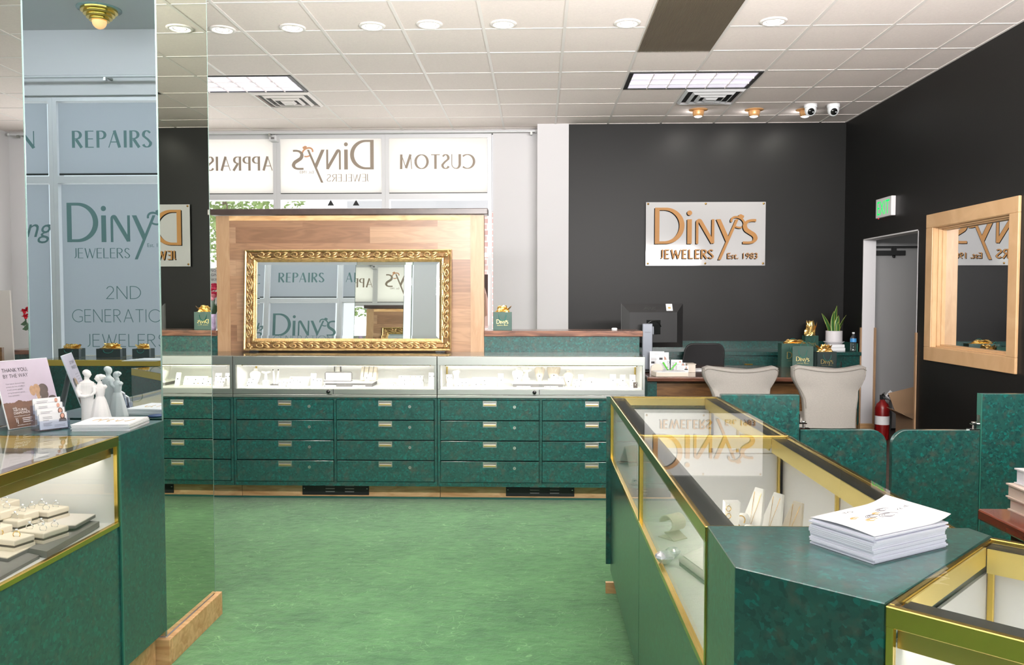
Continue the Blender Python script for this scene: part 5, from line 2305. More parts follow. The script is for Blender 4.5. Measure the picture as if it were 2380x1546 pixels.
M['snake_leaf'] = leaf_mat()
leaves = [((-.04, 0), (-.06, .02, .12), (-.13, .03, .225), .030, .3), ((0, .01), (.0, .0, .15), (.03, .0, .31), .026, .1), ((.01, -.03), (.02, -.01, .1), (.045, -.01, .20), .028, -.2), ((.04, .01), (.08, .02, .10), (.135, .0, .205), .026, .6), ((-.02, -.03), (-.03, -.02, .13), (-.01, -.02, .25), .028, .15), ((.03, -.04), (.03, -.05, .07), (.025, -.05, .13), .024, 0), ((-.05, -.02), (-.08, -.02, .06), (-.1, -.02, .115), .018, .9)]
for (r0, mid_, tip, w, tw) in leaves:
    me = bpy.data.meshes.new('leaf')
    n = 10
    vs, fs, uv = [], [], []
    P0 = Vector((r0[0], r0[1], .12))
    P1, P2 = Vector((mid_[0], mid_[1], mid_[2] + .12)), Vector((tip[0], tip[1], tip[2] + .12))
    for i in range(n + 1):
        q = i / n
        c = P0 * (1 - q) ** 2 + P1 * 2 * q * (1 - q) + P2 * q * q
        ww = w * (.75 + .6 * q) * (1 - q ** 4) if q < 1 else .0006
        ww = max(ww, .0006)
        ang = tw + .6 * q
        d = Vector((math.cos(ang), math.sin(ang) * .6, 0)) * ww
        nrm = Vector((-math.sin(ang), math.cos(ang), 0)) * ww * .25
        vs += [tuple(c - d + Vector((0, 0, 0))), tuple(c + nrm), tuple(c + d)]
        if i:
            a = 3 * (i - 1)
            fs += [(a, a + 1, a + 4, a + 3), (a + 1, a + 2, a + 5, a + 4)]
    me.from_pydata(vs, [], fs)
    me.materials.append(M['snake_leaf'])
    ul = me.uv_layers.new(name='UVMap')
    for lp in me.loops:
        ul.data[lp.index].uv = ((lp.vertex_index % 3) / 2, (lp.vertex_index // 3) / n)
    for pl in me.polygons:
        pl.use_smooth = True
    o = bpy.data.objects.new('leaf', me)
    COL.objects.link(o)
    o.parent = t
    sd = o.modifiers.new('thick', 'SOLIDIFY')
    sd.thickness = .002

wbx = Vector((3.483, 9.3, .9))
t = T('water_bottle', 'clear plastic water bottle with blue label on the credenza', 'bottle', (wbx.x, 9.3, .8885))
b = B()
b.lathe([(0, .002), (.028, 0), (.032, .008), (.031, .03), (.033, .05), (.031, .06), (.033, .075), (.033, .14), (.03, .155), (.018, .18), (.0125, .19), (.0125, .2), (0, .2)], (wbx.x, 9.3, .8885), 24)
b.build('bottle_body', 'water', t)
b = B()
b.lathe([(.0338, .105), (.0338, .145)], (wbx.x, 9.3, .8885), 24)
b.build('label', 'label_blue', t)
b = B()
b.lathe([(0, .214), (.0145, .214), (.0145, .196), (0, .196)], (wbx.x, 9.3, .8885), 18)
b.build('cap', 'cap_white', t)

# ---------------------------------------------------------------- cards and trays on the left of the desk
DZT = .7625
def brochure_panel(label, x, y, w, h, rz, tilt, art, z=DZT):
    t = T('brochure', label, 'brochure', (x, y, z), rz, 'printed cards on the walnut desk')
    b = B()
    b.X = Matrix.Rotation(-tilt, 4, 'X')
    b.box(-w / 2, w / 2, 0, .002, 0, h)
    b.build('card', 'paper', t, local=True)
    b = B()
    b.X = Matrix.Rotation(-tilt, 4, 'X')
    art(b, w, h)
    b.X = Matrix.Identity(4)
    b.build('printing', ['ink', 'ink_dark', 'skin_print', 'suit_print'], t, local=True)
    b = B()
    c, s_ = math.cos(tilt), math.sin(tilt)
    b.box(-w * .3, w * .3, .004, .004 + h * .5 * s_ + .02, 0, .003)
    b.build('prop', 'acrylic', t, local=True)
    return t


FLAT = lambda x, z, y=-.0006: Matrix(((1, 0, 0, x), (0, 0, -1, y), (0, 1, 0, z), (0, 0, 0, 1)))


def put_text(b, s, x, z, h, mi=0, align='l', xs=1.0, y=-.0006):
    """text on a card standing in local x/z, read from -y"""
    polys = font_polys(s)
    xs0 = [p[0] for q in polys for p in q]
    lo, hi = min(xs0), max(xs0)
    sc = h / .69
    wd = (hi - lo) * sc * xs
    off = {'l': 0, 'c': -wd / 2, 'r': -wd}[align]
    for q in polys:
        b.add([(x + off + (p[0] - lo) * sc * xs, y, z + p[1] * sc) for p in q], [tuple(range(len(q)))], mi)


def bars(b, x0, x1, z, n, dz, h, mi=0, seed=1, y=-.0006):
    q = random.Random(seed)
    for k in range(n):
        e = x1 - (x1 - x0) * q.uniform(0, .3)
        zz = z - dz * k
        b.add([(x0, y, zz), (e, y, zz), (e, y, zz + h), (x0, y, zz + h)], [(0, 1, 2, 3)], mi)


def rect(b, x0, x1, z0, z1, mi, y=-.0006):
    b.add([(x0, y, z0), (x1, y, z0), (x1, y, z1), (x0, y, z1)], [(0, 1, 2, 3)], mi)


def ovalp(b, x, z, rx, rz, mi, y=-.0008, n=16):
    b.add([(x + rx * math.cos(2 * PI * i / n), y, z + rz * math.sin(2 * PI * i / n)) for i in range(n)], [tuple(range(n))], mi)


def portrait(b, x, z, s, hair, mi_skin=2, mi_suit=3, mi_hair=1, y=-.0008):
    b.add([(x - s * .55, y, z), (x + s * .55, y, z), (x + s * .45, y, z + s * .38), (x + s * .15, y, z + s * .5), (x - s * .15, y, z + s * .5), (x - s * .45, y, z + s * .38)], [tuple(range(6))], mi_suit)
    if hair:
        ovalp(b, x, z + s * .72, s * .33, s * .48, mi_hair, y - .0001)
    ovalp(b, x, z + s * .80, s * .22, s * .31, mi_skin, y - .0002)


def art_list(b, w, h):
    put_text(b, "Diny's", 0, h * .86, h * .05, 0, 'c')
    for k in range(4):
        z = h * (.72 - .17 * k)
        sd = -1 if k % 2 else 1
        rect(b, *( (w * .16, w * .40) if sd > 0 else (-w * .40, -w * .16)), z - h * .1, z, 1)
        bars(b, *((-w * .42, w * .1) if sd > 0 else (-w * .1, w * .42)), z - .008, 4, h * .03, h * .012, 0, k)


def art_person(b, w, h):
    portrait(b, 0, h * .12, h * .62, False)


def art_lines(b, w, h):
    for k in range(8):
        x = -w * .38 + w * .075 * k
        rect(b, x, x + w * .012, h * .2, h * .9, 0)
    b2 = B()
    polys = font_polys("Diny's")
    sc = h * .8 / 3.2
    for q in polys:
        b.add([(w * .38 - p[1] * sc * -1 - w * .06, -.0007, h * .9 - p[0] * sc) for p in q], [tuple(range(len(q)))], 1)


p = on_y(1512, 850, 7.95)
brochure_panel('tall printed price card standing at the left end of the walnut desk', on_y(1527, 830, 7.9).x, 7.9, .135, .215, -.12, .22, art_list)
brochure_panel('portrait card of a bald person at the back of the desk cards', on_y(1541, 830, 7.95).x + .01, 7.95, .10, .20, .08, .1, art_person)
brochure_panel('square card with fine upright lines in front of the portrait card', on_y(1541, 840, 7.86).x, 7.86, .128, .135, .03, .12, art_lines)
for k, lb in enumerate(('top business card block on the desk, farthest step', 'middle business card block on the desk', 'front business card block on the desk, lowest step')):
    x = on_y(1573, 840, 7.9).x + .022 * k
    def art_b(b, w, h, k=k):
        bars(b, -w * .42, w * .1, h * .8, 4, h * .12, h * .03, 0, k + 5)
        portrait(b, w * .3, h * .5, h * .38, k == 1)
    brochure_panel(lb, x, 7.92 - .045 * k, .105, .135 - .025 * k, -.22, .3, art_b, DZT + .0)
tb = on_z(1543, 866, .762)
t = T('tray_box', 'low cream tray box of leaflets at the front of the walnut desk', 'tray', (tb.x, 7.68, DZT), .12)
b = B()
b.box(-.15, .15, -.085, .085, 0, .042)
b.build('box', 'cream', t, local=True, bevel=.003)
b = B()
b.box(-.14, .14, -.082, .082, .042, .046)
b.build('leaflet', 'paper', t, local=True)
b = B()
q = random.Random(4)
for k in range(9):
    x, y = q.uniform(-.12, .08), q.uniform(-.06, .05)
    b.box(x, x + q.uniform(.02, .05), y, y + .006, .0462, .0464, 0)
b.build('leaflet_printing', 'ink', t, local=True)
tb2 = on_y(1600, 850, 8.1)
b = B()
b.box(tb2.x - .02, tb2.x + .06, 8.05, 8.2, DZT, DZT + .075)
b.box(tb2.x - .02, tb2.x + .066, 8.044, 8.206, DZT + .075, DZT + .082)
tag(b.build('card_box', 'cream', loc=(tb2.x, 8.12, DZT), bevel=.002), 'small cream box behind the business cards on the walnut desk', 'box')
t = T('pen_cup', 'cream arched holder with lime green pens on the walnut desk', 'pen holder', (on_y(1530, 850, 7.79).x, 7.79, DZT))
cx = on_y(1527, 850, 7.79).x
b = B()
b.prism([(cx - .055, DZT)] + [(cx + .055 * math.cos(PI - PI * i / 14), DZT + .055 + .048 * math.sin(PI * i / 14)) for i in range(15)] + [(cx + .055, DZT)], 7.79, 7.81, 'y')
b.build('arched_back', 'cream', t)
b = B()
b.box(cx + .05, cx + .17, 7.79, 7.83, DZT, DZT + .05)
b.build('pen_tray', 'acrylic', t)
b = B()
b.tube([(cx + .12, 7.81, DZT + .02), (cx + .06, 7.82, DZT + .115)], [.006, .008], 8)
b.build('pen', 'pen_green', t)
b = B()
b.tube([(cx + .11, 7.80, DZT + .02), (cx + .185, 7.81, DZT + .11)], [.006, .007], 8)
b.build('pen', 'pen_green', t)
b = B()
pp = on_z(1606, 860, .762)
for k in range(4):
    b.X = Matrix.Translation((pp.x + .02, pp.y - .02, DZT + .0025 * k)) @ Matrix.Rotation(.1 + .09 * k, 4, 'Z')
    b.box(-.13, .13, -.09, .09, 0, .002)
b.X = Matrix.Identity(4)
tag(b.build('paper_stack', 'paper', loc=(pp.x, pp.y, DZT)), 'loose white papers lying on the walnut desk by the cream tray', 'papers')
b = B()
p = on_z(1433, 769, 1.228)
b.lathe([(0, 0), (.022, 0), (.022, .012), (.016, .016), (0, .016)], (p.x, 6.6, 1.228), 14)
tag(b.build('desk_bell', 'cap_white', loc=(p.x, 6.6, 1.228)), 'tiny white cap left on the dark ledge near the monitor', 'cap')

# ================================================================= HALLWAY BITS
ex = on_y(2046, 950, 8.75)
t = T('fire_extinguisher', 'red fire extinguisher with paper tag just inside the doorway', 'fire extinguisher', (ex.x + .02, 8.75, .004))
c = (ex.x + .02, 8.75, .004)
b = B()
b.lathe([(0, 0), (.068, 0), (.072, .01), (.072, .33), (.06, .37), (.03, .40), (.022, .42), (0, .42)], c, 24)
b.build('cylinder', 'red_paint', t)
b = B()
b.lathe([(.0725, .16), (.0725, .25)], c, 24)
b.build('label', 'paper', t)
b = B()
b.box(c[0] - .02, c[0] + .02, c[1] - .02, c[1] + .02, .42, .47)
b.tube([(c[0], c[1], .47), (c[0] - .02, c[1] - .09, .50)], .010, 8)
b.tube([(c[0], c[1], .45), (c[0] - .02, c[1] - .09, .455)], .008, 8)
b.tube([(c[0], c[1], .44), (c[0] + .06, c[1] - .05, .42), (c[0] + .08, c[1] - .03, .25), (c[0] + .075, c[1] - .02, .1)], .01, 8)
b.build('valve', 'black', t)
b = B()
b.X = Matrix.Translation((c[0] + .035, c[1] - .05, .50)) @ Matrix.Rotation(math.radians(40), 4, 'Y') @ Matrix.Rotation(.3, 4, 'Z')
b.box(0, .14, -.001, .001, -.04, .035)
tg = b.build('inspection_tag', 'paper', t)
b2 = B()
b2.X = b.X
for k in range(4):
    b2.box(.02 + .03 * k, .04 + .03 * k, -.0018, -.001, -.03, .02 - .006 * k)
b2.build('tag_printing', 'ink_dark', tg)
bxp = on_y(2112, 950, 8.4)
t = T('cardboard_box', 'open brown cardboard box with raised flap inside the doorway', 'box', (bxp.x + .16, 8.4, .004))
b = B()
x, y = bxp.x + .16, 8.4
b.box(x - .2, x + .25, y - .2, y + .2, .004, .3)
b.build('carton', 'cardboard', t)
b = B()
b.add([(x - .2, y - .2, .3), (x - .33, y - .24, .36), (x - .31, y + .16, .37), (x - .2, y + .2, .3)], [(0, 1, 2, 3)])
b.add([(x - .2, y + .2, .3), (x + .25, y + .2, .3), (x + .22, y + .27, .62), (x - .26, y + .25, .50)], [(0, 1, 2, 3)])
b.build('flap', 'cardboard', t).modifiers.new('thick', 'SOLIDIFY').thickness = .006

# ================================================================= FLOWERS, LEFT CABINET
fx = on_y(494, 760, 6.55)
t = T('flower_vase', 'pink flowers in lavender wrapped vase between pillar and panel', 'flowers', (fx.x, 6.55, 1.228))
vz = 1.228
b = B()
b.lathe([(0, 0), (.03, 0), (.034, .02), (.03, .08), (.036, .125), (.032, .125), (.028, .1), (0, .1)], (fx.x - .005, 6.55, vz), 18)
b.build('vase', 'lavender', t)
b = B()
q = random.Random(2)
heads = [(-.02, .30, .05), (.02, .33, .045), (.0, .25, .05), (.02, .27, .04), (-.03, .23, .04)]
for hx, hz, r in heads:
    b.tube([(fx.x, 6.55, vz + .1), (fx.x + hx, 6.55 + hx * .3, vz + hz - .02)], .003, 6)
for k in range(6):
    a = q.uniform(-.05, .05)
    b.loft([[(fx.x + a * .4 - .006, 6.55, vz + .12), (fx.x + a * .4 + .006, 6.55, vz + .12)], [(fx.x + a * .8 - .012, 6.54, vz + .16), (fx.x + a * .8 + .012, 6.545, vz + .16)], [(fx.x + a * 1.2, 6.53, vz + .21), (fx.x + a * 1.2 + .002, 6.53, vz + .21)]], closed=False, caps=False)
b.build('stem', 'leaf', t)


def bloom(b, c, r, q, n=10, mi=0):
    for k in range(n):
        a = 2 * PI * k / n + q.uniform(-.2, .2)
        tl = q.uniform(.2, 1.1)
        d = Vector((math.cos(a) * math.cos(tl), math.sin(a) * math.cos(tl), math.sin(tl)))
        sd = d.cross(Vector((0, 0, 1))).normalized() * r * .5
        c0 = Vector(c)
        tip = c0 + d * r * 1.1
        m1 = c0 + d * r * .6 + Vector((0, 0, r * .18))
        b.add([c0, m1 - sd, tip, m1 + sd], [(0, 1, 2, 3)], mi, True)
    b.ball(c, r * .4, 10, 6, mi)


for i, (hx, hz, r) in enumerate(heads):
    b = B()
    bloom(b, (fx.x + hx, 6.55 + hx * .3, vz + hz), r, q, 12)
    b.build('blossom', 'petal_light' if i in (2,) else 'petal_pink', t)

CBY = 8.0
c0 = on_y(12, 814, CBY)
t = T('side_cabinet', 'blue-green cabinet with dark wood top at the far left edge', 'cabinet', (-4.6, 8.3, 0))
b = B()
b.box(c0.x + .04, -3.9, CBY + .03, CBY + .6, 0, .925)
b.build('body', 'green', t)
b = B()
b.box(c0.x + .09, -4.1, CBY + .018, CBY + .03, .1, .86)
b.build('door', 'green', t, bevel=.003)
b = B()
b.box(c0.x, -3.86, CBY, CBY + .63, .925, .968)
b.build('wooden_top', 'dark_wood', t, bevel=.004)
rs = on_y(62, 760, 8.2)
t = T('flower_vase', 'red roses with dark leaves at the left edge of the pillar', 'flowers', (rs.x + .04, 8.2, .968))
rx = rs.x + .11
b = B()
b.lathe([(0, 0), (.03, 0), (.032, .1), (.02, .14), (.024, .16), (.018, .16), (0, .14)], (rx, 8.2, .968), 16)
b.build('vase', 'lavender', t)
b = B()
rz_ = [on_y(57, 726, 8.2), on_y(60, 738, 8.2), on_y(66, 722, 8.2)]
for p in rz_:
    b.tube([(rx, 8.2, 1.1), (p.x + .01, 8.2, p.z - .12), (p.x, 8.2, p.z)], .004, 6)
for px, py in ((58, 752), (62, 763), (66, 758)):
    p = on_y(px, py, 8.2)
    b.loft([[(p.x + .03, 8.2, p.z), (p.x + .03, 8.2, p.z + .003)], [(p.x, 8.19, p.z - .025), (p.x, 8.2, p.z + .028)], [(p.x - .045, 8.2, p.z - .012), (p.x - .045, 8.2, p.z - .008)]], closed=False, caps=False)
b.build('stem', 'leaf', t)
q = random.Random(9)
for p in rz_:
    b = B()
    bloom(b, (p.x, 8.2, p.z), .042, q, 14)
    b.build('blossom', 'petal_red', t)
tp, bt = on_y(22, 675, 7.75), on_y(32, 835, 7.6)
t = T('leaning_board', 'pale frosted panel leaning on the white wall at the left edge', 'panel', (-5.6, 7.6, 0))
b = B()
b.add([(-6.2, 7.6, 0), (bt.x + .03, 7.6, 0), (tp.x, 7.75, tp.z), (-6.2, 7.75, tp.z), (-6.2, 7.62, 0), (bt.x + .03, 7.62, 0), (tp.x, 7.77, tp.z), (-6.2, 7.77, tp.z)], [(0, 1, 2, 3), (7, 6, 5, 4), (0, 4, 5, 1), (1, 5, 6, 2), (2, 6, 7, 3), (3, 7, 4, 0)])
b.build('sheet', 'gray_top', t)
bp_ = on_y(4, 808, 7.0)
b = B()
b.box(bp_.x - .45, bp_.x, 7.0, 7.03, .1, bp_.z)
b.box(bp_.x - .45, bp_.x - .42, 7.03, 7.4, .1, bp_.z)
b.box(bp_.x - .45, bp_.x - .4, 7.0, 7.4, 0, .1)
tag(b.build('wooden_cabinet', 'walnut_panel', loc=(bp_.x - .2, 7.2, 0)), 'sliver of brown wooden furniture at the extreme left edge', 'cabinet')

# ================================================================= THINGS ON THE LEFT COUNTER
PHI, TAU = 1.214, .324
t = T('display_card', 'mauve THANK YOU, BY THE WAY card with elephant on the left counter', 'display card', (-1.9422, 2.9693, .997))
MW[t.name] = Matrix.Translation((-1.9422, 2.9693, .997)) @ Matrix.Rotation(PHI, 4, 'Z') @ Matrix.Rotation(-TAU, 4, 'X')
t.matrix_world = MW[t.name]
W, H = .2266, .262
b = B()
b.box(0, W, .0, .004, 0, H)
b.build('card_board', 'paper', t, local=True)
b = B()
rect(b, .003, W, .08, H - .002, 0, -.0003)
b.build('printed_sky', 'sky_print', t, local=True)
b = B()
n = 24
q = random.Random(3)
n = 60
top = [(.003 + (W - .003) * i / n, .098 + .0012 * math.sin(i * .4) + q.uniform(-.001, .002) + (.006 * max(0, math.sin((i - 12) * PI / 9)) if 12 < i < 21 else 0)) for i in range(n + 1)]
for i in range(n):
    b.add([(top[i][0], -.0005, .002), (top[i + 1][0], -.0005, .002), (top[i + 1][0], -.0005, top[i + 1][1]), (top[i][0], -.0005, top[i][1])], [(0, 1, 2, 3)])
b.build('printed_savanna', 'earth_print', t, local=True)
b = B()
# elephant: body, spread ears, head, trunk, tusks
ovalp(b, .168, .118, .026, .024, 0, -.0007)
ovalp(b, .176, .138, .021, .022, 0, -.0008)
ovalp(b, .131, .136, .012, .020, 1, -.0008)
ovalp(b, .150, .142, .014, .019, 1, -.0009)
b.add([(.141, -.001, .14), (.159, -.001, .14), (.156, -.001, .11), (.153, -.001, .092), (.146, -.001, .092), (.143, -.001, .11)], [tuple(range(6))], 1)
ovalp(b, .206, .101, .016, .009, 0, -.0008)
b.add([(.1405, -.0011, .112), (.1425, -.0011, .112), (.1415, -.0011, .098)], [(0, 1, 2)], 2)
b.add([(.158, -.0011, .112), (.160, -.0011, .112), (.157, -.0011, .098)], [(0, 1, 2)], 2)
b.build('printed_elephant', ['elephant_dark', 'elephant_light', 'paper'], t, local=True)
b = B()
y = -.0012
put_text(b, 'THANK YOU,', .028, .216, .0145, 1, xs=.82, y=y)
put_text(b, 'BY THE WAY', .028, .193, .0145, 1, xs=.82, y=y)
for k, s_ in enumerate(('Your natural diamond helps', 'protect the lives of millions', 'of wild animals globally,', 'saving threatened species', 'from extinction.')):
    put_text(b, s_, .030, .168 - .0115 * k, .0052, 0, xs=.9, y=y)
put_text(b, 'only', .034, .074, .007, 2, y=y)
put_text(b, 'NATURAL', .036, .064, .009, 2, xs=.95, y=y)
put_text(b, 'DIAMONDS', .034, .053, .009, 2, xs=.95, y=y)
put_text(b, 'Natural Diamond Council', .032, .043, .0042, 2, y=y)
put_text(b, 'lj', .036, .022, .017, 2, y=y)
bars(b, .062, .105, .034, 3, .007, .0025, 2, 3, y=y)
put_text(b, 'naturaldiamonds.com', .036, .009, .0045, 2, y=y)
b.build('lettering', ['ink', 'ink_dark', 'paper'], t, local=True)
b = B()
b.X = Matrix.Identity(4)
c_, s_ = math.cos(TAU), math.sin(TAU)
b.add([(W * .2, .004, H * .78), (W * .8, .004, H * .78), (W * .85, .004 + .10, .036), (W * .15, .004 + .10, .036)], [(0, 1, 2, 3), (3, 2, 1, 0)])
e_ = b.build('easel_back', 'paper', t, local=True)
e_.modifiers.new('thick', 'SOLIDIFY').thickness = .0015

# four-step acrylic holder with business cards
hp = on_z(112, 1002, ST)
t = T('card_holder', 'clear stepped acrylic holder on the left counter', 'card holder', (-1.806, 2.934, ST + .0005), math.radians(55))
b = B()
hwd = .105
for k in range(4):
    y0, z0 = .016 * k, .004 + .018 * k
    b.box(-.002, hwd + .002, y0 - .002, y0, z0, z0 + .03 + .004)
    b.box(-.002, 0, y0, y0 + .016, 0, z0 + .034)
    b.box(hwd, hwd + .002, y0, y0 + .016, 0, z0 + .034)
    b.box(0, hwd, y0 - .002, y0 + .016, z0 - .003, z0 - .001)
b.box(-.002, hwd + .002, .066, .068, 0, .09)
b.box(-.002, hwd + .002, -.002, .068, 0, .002)
b.build('stepped_tray', 'acrylic', t, local=True)
names_ = ('first row, nearest', 'second row', 'third row', 'topmost row')
mats_c = ['paper', 'ink', 'skin_print', 'suit_print', 'hair_print']
for k in range(4):
    tt = T('business_card', 'white business cards with small portrait in the %s of the acrylic holder' % names_[k], 'business cards', t.matrix_world @ Vector((0, 0, 0)) if False else (0, 0, 0), 0, 'business cards in the acrylic holder')
    mloc = MW[t.name] @ Matrix.Translation((.004, .003 + .016 * k, .0055 + .018 * k)) @ Matrix.Rotation(-.16, 4, 'X')
    MW[tt.name] = mloc
    tt.matrix_world = mloc
    b = B()
    b.box(0, .097, 0, .006, 0, .056)
    b.build('card_stack', 'paper', tt, local=True)
    b = B()
    bars(b, .012, .055, .044, 2, .005, .0014, 1, k)
    bars(b, .012, .035, .032, 1, .005, .0014, 1, k + 7)
    if k == 0:
        bars(b, .012, .045, .022, 3, .0045, .0012, 1, k + 3)
        bars(b, .05, .094, .012, 2, .005, .001, 1, 9)
    portrait(b, .081, .024, .026, k in (0, 1), 2, 3, 4)
    b.build('printing', mats_c, tt, local=True)

# wedding couple figurine
fc = (-1.742, 3.187)
t = T('figurine', 'white bisque figurine of a couple holding hands by the pillar', 'figurine', (fc[0], fc[1], ST + .0005))
b = B()
ax = Vector((.955, .30, 0))      # along the pair
ay = Vector((-.30, .955, 0))
def FP(u, v, z):
    p = Vector((fc[0], fc[1], ST)) + ax * u + ay * v
    return (p.x, p.y, p.z + z)
def ellring(u, v, z, ru, rv, n=18, lob=0, amp=0):
    out = []
    for i in range(n):
        a = 2 * PI * i / n
        k = 1 + amp * math.sin(lob * a)
        out.append(FP(u + ru * k * math.cos(a), v + rv * k * math.sin(a), z))
    return out
um, uw = -.024, .022
# man: trousers, coat, shoulders, neck, head
b.loft([ellring(um, 0, z, ru, rv) for z, ru, rv in ((.0, .021, .017), (.01, .022, .018), (.05, .021, .017), (.085, .023, .018), (.10, .025, .019), (.125, .027, .019), (.145, .030, .019), (.156, .026, .017), (.162, .014, .013), (.168, .009, .009), (.176, .009, .010))])
b.ball(FP(um + .003, 0, .188), (.0135, .0135, .0168), 16, 12)
b.ball(FP(um - .002, .002, .194), (.0138, .0138, .0125), 14, 8)
b.ball(FP(um + .0155, -.001, .186), (.003, .003, .0035), 8, 6)
b.tube([FP(um - .024, -.008, .148), FP(um - .030, -.014, .125), FP(um - .022, -.024, .106), FP(um - .002, -.027, .102), FP(um + .016, -.024, .107)], [.0085, .009, .0078, .0065, .0055], 8)
b.tube([FP(um + .022, .010, .148), FP(um + .03, .012, .13), FP(um + .045, .012, .122)], [.008, .007, .006], 8)
# woman: flared dress, bodice, neck, head with veil and bun
b.loft([ellring(uw, 0, z, ru, rv, 24, 8, am) for z, ru, rv, am in ((.0, .042, .036, .05), (.006, .042, .036, .05), (.03, .036, .031, .045), (.06, .029, .025, .035), (.085, .022, .019, .02), (.10, .015, .0135, 0), (.115, .018, .0145, 0), (.132, .0205, .014, 0), (.142, .017, .012, 0), (.149, .009, .009, 0), (.158, .0075, .008, 0))])
b.ball(FP(uw - .005, 0, .171), (.012, .0125, .0152), 16, 12)
b.ball(FP(uw + .004, .001, .176), (.0125, .0128, .0115), 14, 8)
b.ball(FP(uw + .014, .001, .178), (.007, .008, .007), 10, 8)
b.ball(FP(uw - .0175, -.001, .169), (.0026, .0026, .003), 8, 6)
b.ball(FP(uw - .019, -.006, .136), (.010, .010, .009), 10, 8)
b.ball(FP(uw + .017, .0, .136), (.010, .010, .009), 10, 8)
b.tube([FP(uw - .017, -.010, .136), FP(uw - .016, -.02, .116), FP(uw - .026, -.026, .107), FP(uw - .034, -.025, .106)], [.0075, .0065, .0055, .005], 8)
b.loft([[FP(uw + .006 + .012 * math.cos(a), .004 + .012 * math.sin(a), .182) for a in (-1.2, -.6, 0, .6, 1.2)], [FP(uw + .012 + .018 * math.cos(a), .004 + .016 * math.sin(a), .165) for a in (-1.2, -.6, 0, .6, 1.2)], [FP(uw + .016 + .020 * math.cos(a), .004 + .019 * math.sin(a), .140) for a in (-1.2, -.6, 0, .6, 1.2)],
        [FP(uw + .012 + .012 * math.cos(a), .004 + .012 * math.sin(a), .135) for a in (-1.2, -.6, 0, .6, 1.2)], [FP(uw + .008 + .008 * math.cos(a), .004 + .008 * math.sin(a), .17) for a in (-1.2, -.6, 0, .6, 1.2)]], closed=False, caps=False)
b.build('couple', 'bisque', t, smooth=True, remesh=.0016)

# leaflets, coaster
t = T('leaflet_stack', 'thick stack of white printed leaflets on the left counter beside the figurine', 'leaflets', (-1.60, 3.04, ST + .0005), math.radians(6))
b = B()
q = random.Random(5)
for k in range(9):
    dx, dy = q.uniform(-.003, .003), q.uniform(-.003, .003)
    b.box(-.105 + dx, .10 + dx, -.085 + dy, .11 + dy, .0028 * k, .0028 * k + .0025)
b.build('sheets', 'paper', t, local=True)
b = B()
for k in range(5):
    pts = [(-.06 + .03 * k + .012 * math.cos(a * .7 + k), .02 + .03 * math.sin(a + k), .0256) for a in [i * .5 for i in range(8)]]
    b.tube(pts, .0008, 4)
b.build('cover_drawing', 'ink_gold', t, local=True)
b = B()
cp = on_z(352, 979, ST)
b.lathe([(0, 0), (.03, 0), (.031, .004), (.029, .007), (0, .007)], (-1.565, 3.19, ST + .0005), 24)
tag(b.build('coaster', 'blue_disc', loc=(-1.565, 3.19, ST + .0005)), 'round navy disc at the pillar end of the left counter', 'coaster')

# card stand, pen and papers on the rear showcase (seen in the pillar mirror)
t = T('card_stand', 'white card stand on the rear showcase, seen reflected in the pillar', 'card stand', (-3.02, -.18, ST + .0005), PI)
b = B()
b.X = Matrix.Rotation(.2, 4, 'X')
b.box(-.05, .05, 0, .004, 0, .24)
b.build('board', 'paper', t, local=True)
b = B()
for k in range(5):
    b.box(-.16, -.05, .016 * k, .016 * k + .003, .02 * k, .05 + .02 * k)
b.build('stepped_cards', 'paper', t, local=True)
b = B()
b.X = Matrix.Translation((-2.95, .2, ST + .0005))
for k in range(4):
    b.box(-.25 + .03 * k, .02 + .03 * k, -.12, .06, .003 * k, .003 * k + .0026)
tag(b.build('paper_stack', 'paper', loc=(-2.95, .2, ST)), 'white papers on the counter, seen in the pillar below the card stand', 'papers')

# ================================================================= BROCHURES ON THE CORNER COUNTER
c4 = [on_z(1883, 1263, ST), on_z(2031, 1313, ST), on_z(2200, 1272, ST)]
e1 = (c4[2] - c4[1])
ang = math.atan2(e1.y, e1.x)
wB = e1.length
dB = (c4[0] - c4[1]).length
t = T('brochure_stack', 'tall stack of white brochures on the faceted green corner counter', 'brochures', (c4[1].x, c4[1].y, ST + .0005), ang)
dv = c4[0] - c4[1]
# local axes: u along the right front edge, v along the left front edge
vl = Matrix.Rotation(-ang, 3, 'Z') @ dv
q = random.Random(12)
b = B()
nS = 14
hS = .050
for k in range(nS):
    z0, z1 = hS * k / nS, hS * (k + .86) / nS
    o1, o2 = q.uniform(-.003, .003), q.uniform(-.003, .003)
    pts = [(o1, o2), (wB + o1, o2), (wB + vl.x + o1, vl.y + o2), (vl.x + o1, vl.y + o2)]
    b.prism(pts, z0, z1)
b.build('brochure_pile', 'paper_edge', t, local=True)
b = B()
n = 12
rows = []
for i in range(n + 1):
    u = i / n
    row = []
    for j in range(n + 1):
        v = j / n
        lift = .012 * max(0, (u - .7) / .3) ** 2 + .006 * (v * u) + .004 * math.sin(PI * v) * (1 - u)
        row.append((u * (wB + .012) + v * vl.x, u * 0 + v * vl.y, hS + .001 + lift))
    rows.append(row)
b.loft(rows, closed=False, caps=False)
cv = b.build('cover', 'paper', t, local=True)
cv.modifiers.new('thick', 'SOLIDIFY').thickness = .001
b = B()
def onc(u, v):
    lift = .012 * max(0, (u - .7) / .3) ** 2 + .006 * (v * u) + .004 * math.sin(PI * v) * (1 - u)
    return (u * (wB + .012) + v * vl.x, v * vl.y, hS + .0022 + lift)
